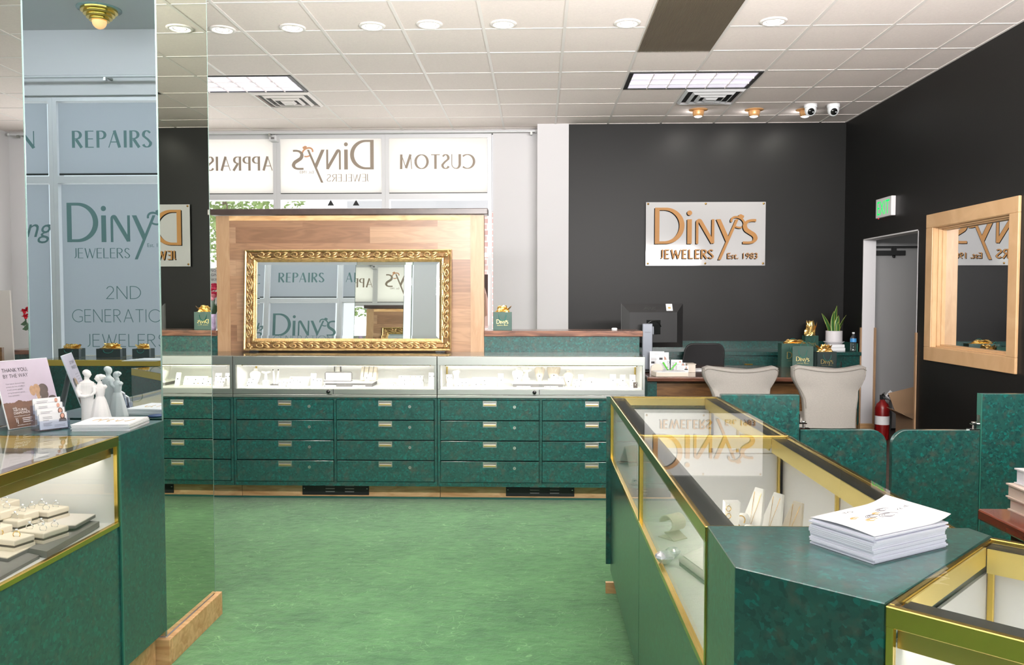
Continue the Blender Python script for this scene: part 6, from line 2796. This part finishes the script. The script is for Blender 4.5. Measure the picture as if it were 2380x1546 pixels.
for k, (cu, cv_, r, mi) in enumerate(((.45, .55, .09, 0), (.62, .5, .12, 0), (.35, .45, .07, 1), (.55, .62, .05, 1), (.7, .7, .08, 0), (.25, .6, .05, 1))):
    for m_ in range(3):
        pts = [onc(cu + r * (1 - .25 * m_) * math.cos(a), cv_ + r * (1 - .25 * m_) * math.sin(a) * .7) for a in [i * .45 + m_ for i in range(9)]]
        b.tube(pts, .0007, 4, mi)
for s_, cu, cv_ in (('TO', .30, .82), ('YOU', .78, .55)):
    polys = font_polys(s_)
    for q_ in polys:
        b.add([onc(cu + p[0] * .09, cv_ + p[1] * .09) for p in q_], [tuple(range(len(q_)))], 2)
b.build('cover_print', ['ink', 'ink_gold', 'ink_dark'], t, local=True)

# ================================================================= JEWELLERY DISPLAYS
def gem(b, p, r, mi):
    b.ball(p, r, 8, 5, mi)


JM = ['leather', 'silver', 'gem_dark', 'yellow_gold', 'cream', 'gray_board']


def local_of(x, y, z, rz=0):
    return Matrix.Translation((x, y, z)) @ Matrix.Rotation(rz, 4, 'Z')


def jthing(name, label, cat, x, y, z, rz=0, group=None):
    return T(name, label, cat, (x, y, z), rz, group)


def bust(label, x, y, z, w, h, m='leather', neck=True, tilt=.25, pend=2, rz=0, choker=False):
    """necklace bust: flat shouldered torso leaning back, round neck stub, fine chain with pendant"""
    t = jthing('necklace_bust', label, 'necklace display', x, y, z, rz, 'necklace busts')
    b = B()
    pr = [(0, .42), (.1, .50), (.35, .78), (.62, 1.0), (.72, .98), (.80, .78), (.86, .45), (.88, .40)] if neck else [(0, .45), (.2, .62), (.5, .92), (.72, 1.0), (.85, .82), (1, .42)]
    rings = []
    for q_, s_ in pr:
        zz = q_ * h
        yy = tilt * zz
        ring = []
        n = 16
        for i in range(n):
            a = 2 * PI * i / n
            ring.append((w / 2 * s_ * math.cos(a), yy + (.018 + .01 * math.sin(PI * q_)) * math.sin(a) * (1.2 if math.sin(a) < 0 else .6), zz))
        rings.append(ring)
    b.loft(rings)
    if neck:
        b.lathe([(w * .2, h * .86), (w * .19, h * .96), (w * .17, h), (0, h)], (0, tilt * h * .88, 0), 18)
    b.build('torso', m, t, local=True)
    b = B()
    b.box(-w * .28, w * .28, -.01, .05 + tilt * h * .4, 0, .006)
    b.build('base', m, t, local=True)
    b = B()
    pz = h * .38
    pts = []
    for i in range(13):
        u = -1 + i / 6
        zz = pz + (h * .84 - pz) * abs(u) ** 1.25
        pts.append((w * .2 * u * (1 if not choker else 1.2), tilt * zz - .03 - .002 * (1 - abs(u)), zz))
    b.tube(pts, .0008, 4, 1 if pend != 3 else 3)
    gem(b, (0, tilt * pz - .034, pz - .006), .0045, pend)
    b.build('necklace', JM, t, local=True)
    if choker:
        b = B()
        n = 18
        b.tube([(w * .22 * math.cos(a), tilt * h * .86 - w * .14 * math.sin(a) - .004, h * .86 - .014 * math.sin(a)) for a in [PI * i / n for i in range(n + 1)]], .0024, 5, 2)
        b.build('choker', JM, t, local=True)
    return t


def pad(label, x, y, z, w, h, tilt=.3, m='leather', gems=1, rz=0, pend=2):
    """small leaning card with a pendant or earrings"""
    t = jthing('pendant_card', label, 'jewellery card', x, y, z, rz, 'leaning jewellery cards')
    b = B()
    b.X = Matrix.Rotation(-tilt, 4, 'X')
    b.box(-w / 2, w / 2, 0, .008, .002, h)
    b.build('card', m, t, local=True, bevel=.002, segs=1)
    b = B()
    b.box(-w * .45, w * .45, .0, .03 + h * tilt * .6, 0, .003)
    b.build('foot', m, t, local=True)
    b = B()
    b.X = Matrix.Rotation(-tilt, 4, 'X')
    if gems == 1:
        b.tube([(-w * .22, -.0012, h * .9), (0, -.0016, h * .55), (w * .22, -.0012, h * .9)], .0006, 4, 1)
        gem(b, (0, -.003, h * .5), .0042, pend)
    else:
        for k in range(gems):
            gem(b, (w * (-.3 + .6 * k / max(1, gems - 1)), -.003, h * .72), .0036, pend)
    b.build('jewel', JM, t, local=True)
    return t


def tbar(label, x, y, z, h=.075):
    t = jthing('bracelet_stand', label, 'jewellery stand', x, y, z, 0, 'white jewellery stands')
    b = B()
    b.box(-.022, .022, -.02, .02, 0, h * .38)
    b.build('block', 'leather', t, local=True, bevel=.004)
    b = B()
    b.tube([(0, 0, h * .38), (0, 0, h * .9)], [.013, .009], 12)
    b.tube([(-.034, 0, h), (-.02, 0, h * .97), (0, 0, h * .9), (.02, 0, h * .97), (.036, 0, h)], [.006, .009, .01, .009, .006], 10)
    b.build('arm', 'leather', t, local=True)
    b = B()
    gem(b, (.008, -.022, h * .28), .004, 1)
    gem(b, (-.03, -.008, h), .003, 1)
    b.build('jewel', JM, t, local=True)
    return t


def cone(label, x, y, z, h=.04, gold=False):
    t = jthing('ring_cone', label, 'ring display', x, y, z, 0, 'small ring cones')
    b = B()
    b.lathe([(0, 0), (.013, 0), (.012, h * .5), (.008, h * .85), (.004, h * .97), (0, h)], (0, 0, 0), 16)
    b.build('finger', 'leather', t, local=True)
    b = B()
    n = 14
    b.tube([(.0105 * math.cos(2 * PI * i / n), .0105 * math.sin(2 * PI * i / n), h * .62) for i in range(n)], .0012, 5, 3 if gold else 1, closed=True)
    gem(b, (0, -.012, h * .64), .003, 2)
    b.build('ring', JM, t, local=True)
    return t


def ramp(label, x, y, z, w, d, h, rows, per, m='leather', step=False):
    t = jthing('earring_ramp', label, 'earring display', x, y, z, 0, 'sloping earring displays')
    b = B()
    if step:
        k = 3
        for i in range(k):
            b.box(-w / 2, w / 2, -d / 2 + d * i / k, d / 2, h * i / k, h * (i + 1) / k)
    else:
        b.prism([(-d / 2, 0), (d / 2, 0), (d / 2, h), (d / 2 - .012, h), (-d / 2, h * .18)], -w / 2, w / 2, 'x')
    b.build('pad', m, t, local=True, bevel=.003)
    b = B()
    q_ = random.Random(int(abs(x) * 1000))
    for r in range(rows):
        v = (r + .5) / rows
        for k in range(per):
            u = -w / 2 + w * (k + .5) / per
            yy = -d / 2 + (d - .012) * v
            zz = h * (.18 + .82 * v) if not step else h * (math.floor(v * 3) + 1) / 3 - .008
            if step:
                yy = -d / 2 + d * math.floor(v * 3) / 3 - .002
            gem(b, (u + q_.uniform(-.004, .004), yy - .002, zz + .002), .0035, q_.choice((1, 2, 1, 3)))
    b.build('earrings', JM, t, local=True)
    return t


def platform(label, x0, x1, y0, y1, z, h, top='leather', side='gray_board'):
    t = T('display_riser', label, 'display riser', ((x0 + x1) / 2, (y0 + y1) / 2, z), 0, 'flat display risers')
    b = B()
    b.box(x0 + .006, x1 - .006, y0 + .006, y1 - .006, z, z + h - .008)
    b.build('block', side, t)
    b = B()
    b.box(x0, x1, y0, y1, z + h - .008, z + h)
    b.build('top_pad', top, t)
    return t


DK = .8295
def bx_(px, Y):
    return on_y(px, 880, Y).x


def hz_(py, Y):
    return on_y(1100, py, Y).z


# ---- middle case, below the gold mirror
ramp('two-step earring card at the left end of the case below the mirror', bx_(583, 6.0), 6.0, DK, .055, .06, .06, 3, 2, step=True)
bust('round white necklace disc on a stand, leftmost in the case below the mirror', bx_(594, 6.15), 6.13, DK, .085, .122, 'leather', True, .2, 1, choker=True)
tbar('white T-shaped stand beside the leftmost disc, case below the mirror', bx_(618, 6.13), 6.13, DK, .1)
t = T('ring_fingers', 'pair of slim white ring fingers on a grey base, case below the mirror', 'ring display', (bx_(640, 6.15), 6.15, DK), 0)
b = B()
for dx in (-.008, .01):
    b.tube([(bx_(640, 6.15) + dx, 6.15, DK + .006), (bx_(640, 6.15) + dx * 2.2, 6.16, DK + .108)], [.009, .007], 10)
b.build('finger', 'leather', t)
b = B()
x = bx_(640, 6.15)
b.box(x - .03, x + .035, 6.12, 6.19, DK, DK + .006)
b.build('base', 'gray_board', t)
b = B()
for dx in (-.018, .022):
    b.ball((x + dx, 6.152, DK + .112), .005, 8, 6)
b.build('jewel', 'gem_dark', t)
for k, (px, lb) in enumerate(((651, 'ring cone in front of the slim ring fingers'), (661, 'ring cone right of the slim ring fingers'), (669, 'gold ring cone at the left foot of the wide earring ramp'))):
    cone(lb, bx_(px, 6.0), 6.0, DK, .05 + .008 * (k % 2), k == 2)
ramp('wide white earring ramp in the left half of the case below the mirror', bx_(693, 6.1), 6.12, DK, .155, .1, .062, 2, 4)
pad('small white card standing in front of the wide earring ramp', bx_(688, 6.02), 6.0, DK, .045, .066, .25, gems=2)
pad('tall leaning card right of the wide earring ramp, below the mirror', bx_(729, 6.05), 6.04, DK, .04, .1, .3, rz=.2)
pad('short leaning card with bracelet beside the grey riser, below the mirror', bx_(740, 6.02), 6.02, DK, .04, .062, .3, gems=2, rz=-.1)
platform('long flat white riser in the middle of the case below the mirror', bx_(751, 6.0), bx_(876, 6.2), 6.03, 6.24, DK, .034)


def open_box(label, x, y, z, w, d, h, lid):
    t = T('jewel_box', label, 'jewellery box', (x, y, z), 0)
    b = B()
    b.box(x - w / 2, x + w / 2, y - d / 2, y + d / 2, z, z + h)
    b.build('case', 'gray_board', t, bevel=.003)
    b = B()
    b.box(x - w / 2 + .004, x + w / 2 - .004, y - d / 2 + .004, y + d / 2 - .004, z + h, z + h + .002)
    b.build('cushion', 'leather', t)
    b = B()
    yb = y + d / 2 - .006
    b.prism([(x - w / 2 + .008, z + h), (x + w / 2 - .008, z + h), (x + w / 2, z + h + .008), (x + w / 2, z + h + lid - .01), (x + w / 2 - .01, z + h + lid), (x - w / 2 + .01, z + h + lid), (x - w / 2, z + h + lid - .01), (x - w / 2, z + h + .008)], yb, yb + .012, 'y')
    b.build('lid', 'gray_board', t)
    b = B()
    b.box(x - w / 2 + .008, x + w / 2 - .008, yb - .002, yb, z + h + .004, z + h + lid - .008)
    b.build('lid_lining', 'leather', t)
    return t


RZ = DK + .034
open_box('open wide jewellery box with grey rim on the long riser', bx_(786, 6.1), 6.09, RZ, .205, .05, .007, .062)
open_box('small open upright box behind the wide jewellery box', bx_(786, 6.2), 6.17, RZ + .001, .052, .04, .055, .075)
t = T('bracelet_pillow', 'white and taupe bracelet pillow with three dark bracelets on the riser', 'bracelet display', (bx_(859, 6.16), 6.15, RZ), 0)
x = bx_(859, 6.16)
b = B()
b.prism([(6.11, RZ), (6.19, RZ), (6.215, RZ + .05), (6.19, RZ + .10), (6.16, RZ + .105), (6.105, RZ + .03)], x - .062, x + .058, 'x')
b.build('pillow', 'cream', t, bevel=.01)
b = B()
for dx, n in ((-.034, 14), (.0, 14), (.034, 14)):
    for i in range(n):
        q_ = i / (n - 1)
        b.ball((x + dx, 6.1 + .058 * q_ - .004, RZ + .035 + .075 * q_), .0028, 6, 4)
b.build('bracelets', 'gem_dark', t)
pad('little white card in front of the bracelet pillow', bx_(853, 6.08), 6.07, RZ, .03, .055, .2, gems=1)
for px, lb in ((765, 'low white earring strip before the riser, left one'), (833, 'low white earring strip before the riser, right one')):
    ramp(lb, bx_(px, 5.98), 5.985, DK, .09, .04, .014, 1, 3)
cone('single white ring cone right of the long riser, below the mirror', bx_(896, 6.05), 6.05, DK, .056)
ramp('stepped white earring display in the right half of the case below the mirror', bx_(953, 6.1), 6.12, DK, .185, .11, .072, 3, 5, step=True)
for k, px in enumerate((915, 925, 933)):
    cone(('first low ring cone', 'second low ring cone', 'third low ring cone')[k] + ' before the stepped earring display, counting from the left', bx_(px, 6.0), 6.0, DK, .03)
cone('white ring cone at the right foot of the stepped earring display', bx_(981, 6.05), 6.05, DK, .045)
pad('leaning bracelet card at the right end of the case below the mirror', bx_(1003, 6.08), 6.08, DK, .05, .105, .3, gems=2)

# ---- right case
pad('leaning white card at the left end of the right-hand lit case', bx_(1046, 6.05), 6.05, DK, .045, .095, .35, gems=2, rz=.3)
t = T('ring_tower', 'white tower with open ring box on top, left end of the right-hand case', 'ring display', (bx_(1061, 6.12), 6.12, DK))
x = bx_(1061, 6.12)
b = B()
b.box(x - .015, x + .015, 6.10, 6.14, DK, DK + .085)
b.build('post', 'leather', t)
b = B()
b.prism([(x - .02, DK + .085), (x + .02, DK + .085), (x + .026, DK + .108), (x + .014, DK + .122), (x - .026, DK + .112)], 6.09, 6.15, 'y')
b.build('ring_box', 'leather', t)
ramp('tiered white ring pads fanning out at the left of the right-hand case', bx_(1075, 6.05), 6.04, DK, .085, .07, .06, 3, 3, step=True)
t = T('earring_cushion', 'wide white earring cushion in the left half of the right-hand case', 'earring display', (bx_(1126, 6.1), 6.1, DK))
x = bx_(1126, 6.1)
b = B()
b.X = Matrix.Translation((x, 6.08, DK)) @ Matrix.Rotation(-.5, 4, 'X')
b.box(-.092, .092, 0, .015, .003, .078)
b.build('cushion', 'leather', t, bevel=.006, segs=3)
b = B()
b.X = Matrix.Translation((x, 6.08, DK)) @ Matrix.Rotation(-.5, 4, 'X')
for u, v, m_ in ((-.06, .05, 1), (0, .045, 2), (.06, .05, 1), (-.06, .015, 2), (-.025, .015, 3), (.005, .014, 2)):
    gem(b, (u, -.002, v), .004, m_)
b.build('earrings', JM, t)
pad('tall leaning card left of the big bust in the right-hand case', bx_(1165, 6.06), 6.06, DK, .042, .1, .3, rz=.15)
platform('long flat white riser under the busts of the right-hand case', bx_(1190, 6.0), bx_(1309, 6.2), 6.05, 6.27, DK, .03)
R2 = DK + .03
bust('broad white shouldered bust at the back of the riser, right-hand case', bx_(1215, 6.2), 6.2, R2, .095, .135, 'leather', True, .1, 1)
bust('round white necklace disc with dark collar before the broad bust', bx_(1203, 6.1), 6.09, R2, .085, .105, 'leather', True, .15, 2, choker=True)
tbar('white T-shaped stand on the riser before the broad bust', bx_(1224, 6.1), 6.1, R2, .09)
bust('slim cream bust with dark pendant, middle of the right-hand case', bx_(1254, 6.2), 6.17, R2, .08, .128, 'cream', True, .15, 2)
bust('neckless wide cream necklace board in the right-hand case', bx_(1287, 6.2), 6.19, R2, .104, .135, 'cream', False, .2, 2)
pad('pair of white earring cards before the neckless necklace board', bx_(1302, 6.1), 6.1, R2, .05, .045, .2, gems=2)
pad('low white hoop earring card before the neckless necklace board', bx_(1284, 6.08), 6.08, R2, .06, .03, .2, gems=2, pend=1)
bust('cream bust with rosy pendant, rightmost bust of the right-hand case', bx_(1321, 6.12), 6.12, DK, .078, .115, 'cream', True, .15, 2)
for px, lb in ((1217, 'low earring strip before the riser of the right-hand case, left'), (1281, 'low earring strip before the riser of the right-hand case, right')):
    ramp(lb, bx_(px, 6.0), 5.99, DK, .1, .04, .012, 1, 4)
cone('white ring cone right of the rosy pendant bust', bx_(1334, 6.05), 6.05, DK, .045)
pad('cream card behind the twin earring blocks, right-hand case', bx_(1350, 6.12), 6.12, DK, .042, .09, .25, 'cream')
ramp('left of the twin white earring blocks, right-hand case', bx_(1344, 6.02), 6.03, DK, .034, .05, .058, 2, 2, step=True)
ramp('right of the twin white earring blocks, right-hand case', bx_(1357, 6.02), 6.03, DK, .034, .05, .058, 2, 2, step=True)
pad('cream pendant card standing alone right of the twin blocks', bx_(1375, 6.08), 6.08, DK, .042, .07, .25, 'cream')
t = T('hoop_card', 'low white card with silver hoops, right part of the right-hand case', 'jewellery card', (bx_(1403, 6.05), 6.05, DK))
x = bx_(1403, 6.05)
b = B()
b.X = Matrix.Translation((x, 6.03, DK)) @ Matrix.Rotation(-.3, 4, 'X')
b.box(-.038, .038, 0, .008, .002, .05)
b.build('card', 'leather', t)
b = B()
for k in range(3):
    c = (x + .016, 6.02 + .006 * k, DK + .014 + .012 * k)
    b.tube([(c[0] + .008 * math.cos(2 * PI * i / 14), c[1], c[2] + .009 * math.sin(2 * PI * i / 14)) for i in range(14)], .0012, 5, closed=True)
b.build('hoops', 'silver', t)
pad('tallest white pendant card near the right end of the right-hand case', bx_(1425, 6.1), 6.1, DK, .045, .092, .22)
pad('cream pendant card between two white ones at the right end', bx_(1448, 6.1), 6.1, DK, .04, .09, .22, 'cream')
pad('white pendant card closest to the right end of the right-hand case', bx_(1471, 6.1), 6.1, DK, .044, .09, .25)
cone('ring cone before the cream pendant card, right end', bx_(1440, 6.0), 6.0, DK, .034)
cone('ring cone between the last two pendant cards, right end', bx_(1455, 6.0), 6.0, DK, .036)
cone('ring cone before the last white pendant card, right end', bx_(1468, 6.0), 6.0, DK, .034)
pad('small brown velvet card at the extreme right end of the right-hand case', bx_(1477, 6.02), 6.02, DK, .03, .042, .2, 'brown_strip', pend=1)

# ---- left case, sliver beside the pillar
pad('white bracelet card nearest the pillar in the partly hidden case', bx_(505, 6.1), 6.1, DK, .05, .095, .3, gems=2)
ramp('white ring steps in the partly hidden case by the pillar', bx_(516, 6.05), 6.03, DK, .06, .07, .06, 3, 3, step=True)
pad('leaning white card at the right end of the partly hidden case', bx_(527, 6.05), 6.05, DK, .042, .1, .3, gems=2)

# ---- ring boxes in the left showcase
LD = .6855
def ring_mesh(b, p, r, ang, mi, mg=1):
    ca, sa = math.cos(ang), math.sin(ang)
    n = 14
    b.tube([(p[0] + r * math.cos(a) * ca, p[1] + r * math.cos(a) * sa, p[2] + r * .6 + r * math.sin(a)) for a in [2 * PI * i / n for i in range(n)]], r * .13, 5, mi, closed=True)
    b.lathe([(0, 0), (r * .2, r * .25), (r * .42, r * .5), (r * .3, r * .72), (0, r * .72)], (p[0], p[1], p[2] + r * 1.55), 8, mg, sm=False)


RM = ['silver', 'crystal', 'yellow_gold']


def ring_box(label, px, py, zt, w, d, h, rz, rings, gold=False):
    c = on_z(px, py, zt)
    zb = zt - h
    t = T('ring_box', label, 'ring box', (c.x, c.y, zb), rz, 'cream ring boxes in the left showcase')
    b = B()
    b.box(-w / 2, w / 2, -d / 2, d / 2, .016, h)
    b.build('cushion', 'cream', t, local=True, bevel=.004)
    b = B()
    b.box(-w / 2 + .003, w / 2 - .003, -d / 2 + .003, d / 2 - .003, .010, .016)
    b.build('ribbon', 'brown_strip', t, local=True)
    b = B()
    b.box(-w / 2, w / 2, -d / 2, d / 2, 0, .010)
    b.build('tray', 'cream', t, local=True)
    for u, v in rings:
        b = B()
        b.box(u * w - .012, u * w + .012, v * d - .0012, v * d + .0012, h, h + .0006, 0)
        ring_mesh(b, (u * w, v * d, h), .0105, .4, 2 if gold else 0, 1)
        b.build('ring', RM if True else RM, t, local=True)
    return c, zb


four = [(-.24, -.22), (.24, -.22), (-.24, .22), (.24, .22)]
rzb = -.28
ring_box('front cream ring box with four rings, at the right of the left showcase', 98, 1227, .7415, .116, .10, .034, rzb, four)
ring_box('cream ring box with four rings on the pale riser, rightmost at the back', 102, 1180, .7635, .13, .09, .034, rzb, four)
ring_box('small cream block with one ring between the larger ring boxes', 35, 1205, .757, .085, .055, .038, rzb, [(0, 0)])
ring_box('cream box with one large ring left of the back ring box', 47, 1188, .772, .10, .06, .040, rzb, [(.1, 0)])
ring_box('cream box with two gold rings at the front left of the left showcase', 20, 1245, .742, .13, .075, .034, rzb, [(-.28, 0), (.25, 0)], True)
ring_box('cream ring box cut by the photo edge, behind the single ring block', -4, 1181, .785, .11, .08, .044, rzb, [(-.2, 0), (.25, .1)])
ring_box('cream ring box farthest back at the photo edge', 0, 1163, .79, .10, .07, .044, rzb, [(.2, 0)])
ring_box('cream ring box at the photo edge between the single ring and gold rings', -18, 1222, .765, .09, .07, .04, rzb, [(.2, 0)])


def riser(label, corners, z, h, top):
    """flat board given by its corner pixels at its own height"""
    pts = [on_z(px, py, z) for px, py in corners]
    cx = sum(p.x for p in pts) / len(pts)
    cy = sum(p.y for p in pts) / len(pts)
    t = T('display_riser', label, 'display riser', (cx, cy, z - h), 0, 'flat display risers')
    poly = [(p.x, p.y) for p in pts]
    b = B()
    b.prism(poly, z - h, z - .003)
    b.build('board', 'gray_board', t)
    b = B()
    b.prism(poly, z - .003, z)
    b.build('top_pad', top, t)


riser('pale grey upper riser behind the front ring box', [(175, 1221), (222, 1195), (60, 1190), (20, 1220)], .729, .012, 'gray_top')
riser('dark grey lower riser along the glass of the left showcase', [(109, 1282), (231, 1212), (120, 1205), (0, 1262)], .707, .020, 'gray_board')
riser('pale riser under the gold ring box at the photo edge', [(18, 1297), (84, 1265), (20, 1255), (-60, 1285)], .7078, .012, 'cream')
riser('dark grey riser along the glass at the photo edge', [(0, 1342), (92, 1291), (40, 1280), (-70, 1320)], .695, .0095, 'gray_board')

# ---- right showcases
def slope_card(label, px, py, Y_from_deck, w, h, rz):
    c = on_z(px, py, Y_from_deck)
    return c


c = on_z(1462, 1080, LD)
t = T('earring_card', 'pale folded earring card standing alone in the far showcase', 'earring card', (c.x, c.y, LD), -1.0)
b = B()
b.prism([(-.035, .0), (-.03, 0), (.012, .085), (.04, .0), (.044, 0), (.014, .092), (.008, .092)], -.035, .035, 'y')
b.build('folded_card', 'cream', t, local=True)
b = B()
for k in range(3):
    gem(b, (-.012 - .002 * k, -.02 + .02 * k, .055), .003, 1)
b.tube([(-.004, -.034, .068), (-.014, 0, .060), (-.004, .034, .068)], .001, 4, 1)
b.build('jewel', JM, t, local=True)
c = on_z(1474, 1127, LD)
cone('tiny ring cone in the far showcase near the dividing post', c.x, c.y, LD, .03)
c = on_z(1563, 1250, LD)
t = T('cuff_stand', 'curled cream bracelet holder standing alone at the front of the near showcase', 'bracelet stand', (c.x, c.y, LD), -.9)
b = B()
n = 16
outer = [(.028 * math.cos(math.radians(a)), .052 + .026 * math.sin(math.radians(a))) for a in range(-60, 200, 20)]
pts = [(.035, .0), (-.005, .022)] + outer
polys = ribbon(pts, .004)
for q_ in polys:
    b.prism([(p[0], p[1]) for p in q_], -.032, .032, 'y')
b.box(-.035, .036, -.032, .032, 0, .003)
b.build('holder', 'cream', t, local=True)
b = B()
b.tube([(-.031, -.02, .05), (-.033, 0, .06), (-.031, .02, .052)], .0016, 5, 3)
gem(b, (-.034, .0, .058), .004, 1)
b.build('jewel', JM, t, local=True)
for px, py, s_, lb in ((1545, 1312, .03, 'larger cut crystal lying at the front of the near showcase'), (1564, 1296, .024, 'smaller upright cut crystal behind the larger one')):
    c = on_z(px, py, LD)
    b = B()
    b.lathe([(0, 0), (s_ * .5, s_ * .15), (s_, s_ * .75), (s_ * .9, s_ * 1.0), (s_ * .55, s_ * 1.25), (0, s_ * 1.25)], (c.x, c.y, LD), 9, sm=False)
    tag(b.build('crystal', 'crystal', loc=(c.x, c.y, LD)), lb, 'crystal', 'cut crystals in the near showcase')
c = on_z(1640, 1345, LD)
t = T('display_tray', 'grey rounded tray with white pad, half hidden by the green corner counter', 'display tray', (c.x + .03, c.y - .02, LD), .25)
b = B()
b.X = Matrix.Translation((0, 0, .02)) @ Matrix.Rotation(-.35, 4, 'Y')
b.box(-.05, .06, -.13, .16, 0, .022)
b.build('tray', 'gray_top', t, local=True, bevel=.02, segs=4)
b = B()
b.X = Matrix.Translation((0, 0, .02)) @ Matrix.Rotation(-.35, 4, 'Y')
b.box(-.035, .045, -.11, .14, .0225, .026)
b.build('pad', 'leather', t, local=True)
b = B()
b.box(-.05, .09, -.12, .15, 0, .012)
b.build('foot', 'gray_board', t, local=True)


def necklace_board(label, px, py, Y, w, h, rz, m):
    top = on_y(px, py, Y)
    t = T('necklace_board', label, 'necklace display', (top.x - .055, Y - .02, LD), rz, 'hexagonal necklace boards')
    hh = (top.z - LD)
    til = math.atan2(.075, hh)
    X = Matrix.Rotation(til, 4, 'Y') @ Matrix.Identity(4)
    b = B()
    b.X = X
    L = hh / math.cos(til)
    poly = [(-w * .3, 0), (w * .3, 0), (w * .5, L * .35), (w * .5, L * .7), (w * .25, L), (-w * .25, L), (-w * .5, L * .7), (-w * .5, L * .35)]
    b.prism(poly, -.005, .005, 'x')
    b.build('board', m, t, local=True, bevel=.002)
    b = B()
    b.X = X
    b.tube([(-.006, w * .2, L * .95), (-.0075, 0, L * .55), (-.006, -w * .2, L * .95)], .0008, 4, 3)
    b.tube([(-.0075, 0, L * .56), (-.0075, .004, L * .46)], .002, 5, 3)
    gem(b, (-.009, 0, L * .5), .004, 3)
    b.build('necklace', JM, t, local=True)
    b = B()
    b.box(-.05, .012, -w * .35, w * .35, 0, .004)
    b.build('base', m, t, local=True)


necklace_board('tallest hexagonal necklace board, leftmost of three in the near showcase', 1762, 1138, 2.33, .066, .2, .5, 'leather')
necklace_board('middle hexagonal necklace board of the near showcase', 1806, 1150, 2.36, .066, .19, .5, 'leather')
necklace_board('cream hexagonal necklace board nearest the rear doors of the near showcase', 1852, 1170, 2.36, .066, .17, .5, 'cream')
for px, py, Y, hgt, lb in ((1690, 1165, 2.22, .2, 'bright tapered ring tower left of the necklace boards'), (1648, 1185, 2.3, .17, 'curled white bracelet roll at the far left of the displays')):
    p = on_y(px, py, Y)
    t = T('ring_tower', lb, 'ring display', (p.x, Y, LD))
    b = B()
    if 'tower' in lb:
        b.loft([[(p.x + s1 * .014, Y + s2 * .012, LD) for s1, s2 in ((-1, -1), (1, -1), (1, 1), (-1, 1))], [(p.x + .012 + s1 * .02, Y + s2 * .015, p.z) for s1, s2 in ((-1, -1), (1, -1), (1, 1), (-1, 1))]], sm=False)
        b.build('tower', 'leather', t)
        b = B()
        for k in range(4):
            ring_mesh(b, (p.x, Y - .018, p.z - .02 - .02 * k), .007, .3, 2, 1)
        b.build('ring', RM, t)
    else:
        b.lathe([(.022, -.02), (.026, -.02), (.026, .02), (.022, .02), (.022, -.02)], (p.x, Y, p.z), 20, axis='y')
        b.build('roll', 'leather', t)
        b = B()
        b.box(p.x - .012, p.x + .012, Y - .015, Y + .015, LD, p.z - .024)
        b.build('post', 'leather', t)
for k, (px, py, Y, lb) in enumerate(((1716, 1212, 2.25, 'gold hoop ring cone before the tallest necklace board'), (1728, 1195, 2.32, 'curled white holder at the foot of the tallest necklace board'), (1742, 1222, 2.15, 'low white ring roll before the middle necklace board'))):
    p = on_y(px, py, Y)
    t = T('ring_holder', lb, 'ring display', (p.x, Y, LD), 0, 'small ring holders before the necklace boards')
    b = B()
    b.lathe([(0, LD), (.02, LD), (.018, p.z - .01), (.012, p.z), (0, p.z)], (p.x, Y, 0), 16)
    b.build('holder', 'leather', t)
    b = B()
    b.tube([(p.x - .012 + .012 * math.cos(a), Y - .018, p.z - .012 + .012 * math.sin(a)) for a in [2 * PI * i / 16 for i in range(16)]], .0016, 5, closed=True)
    b.build('hoop', 'yellow_gold', t)
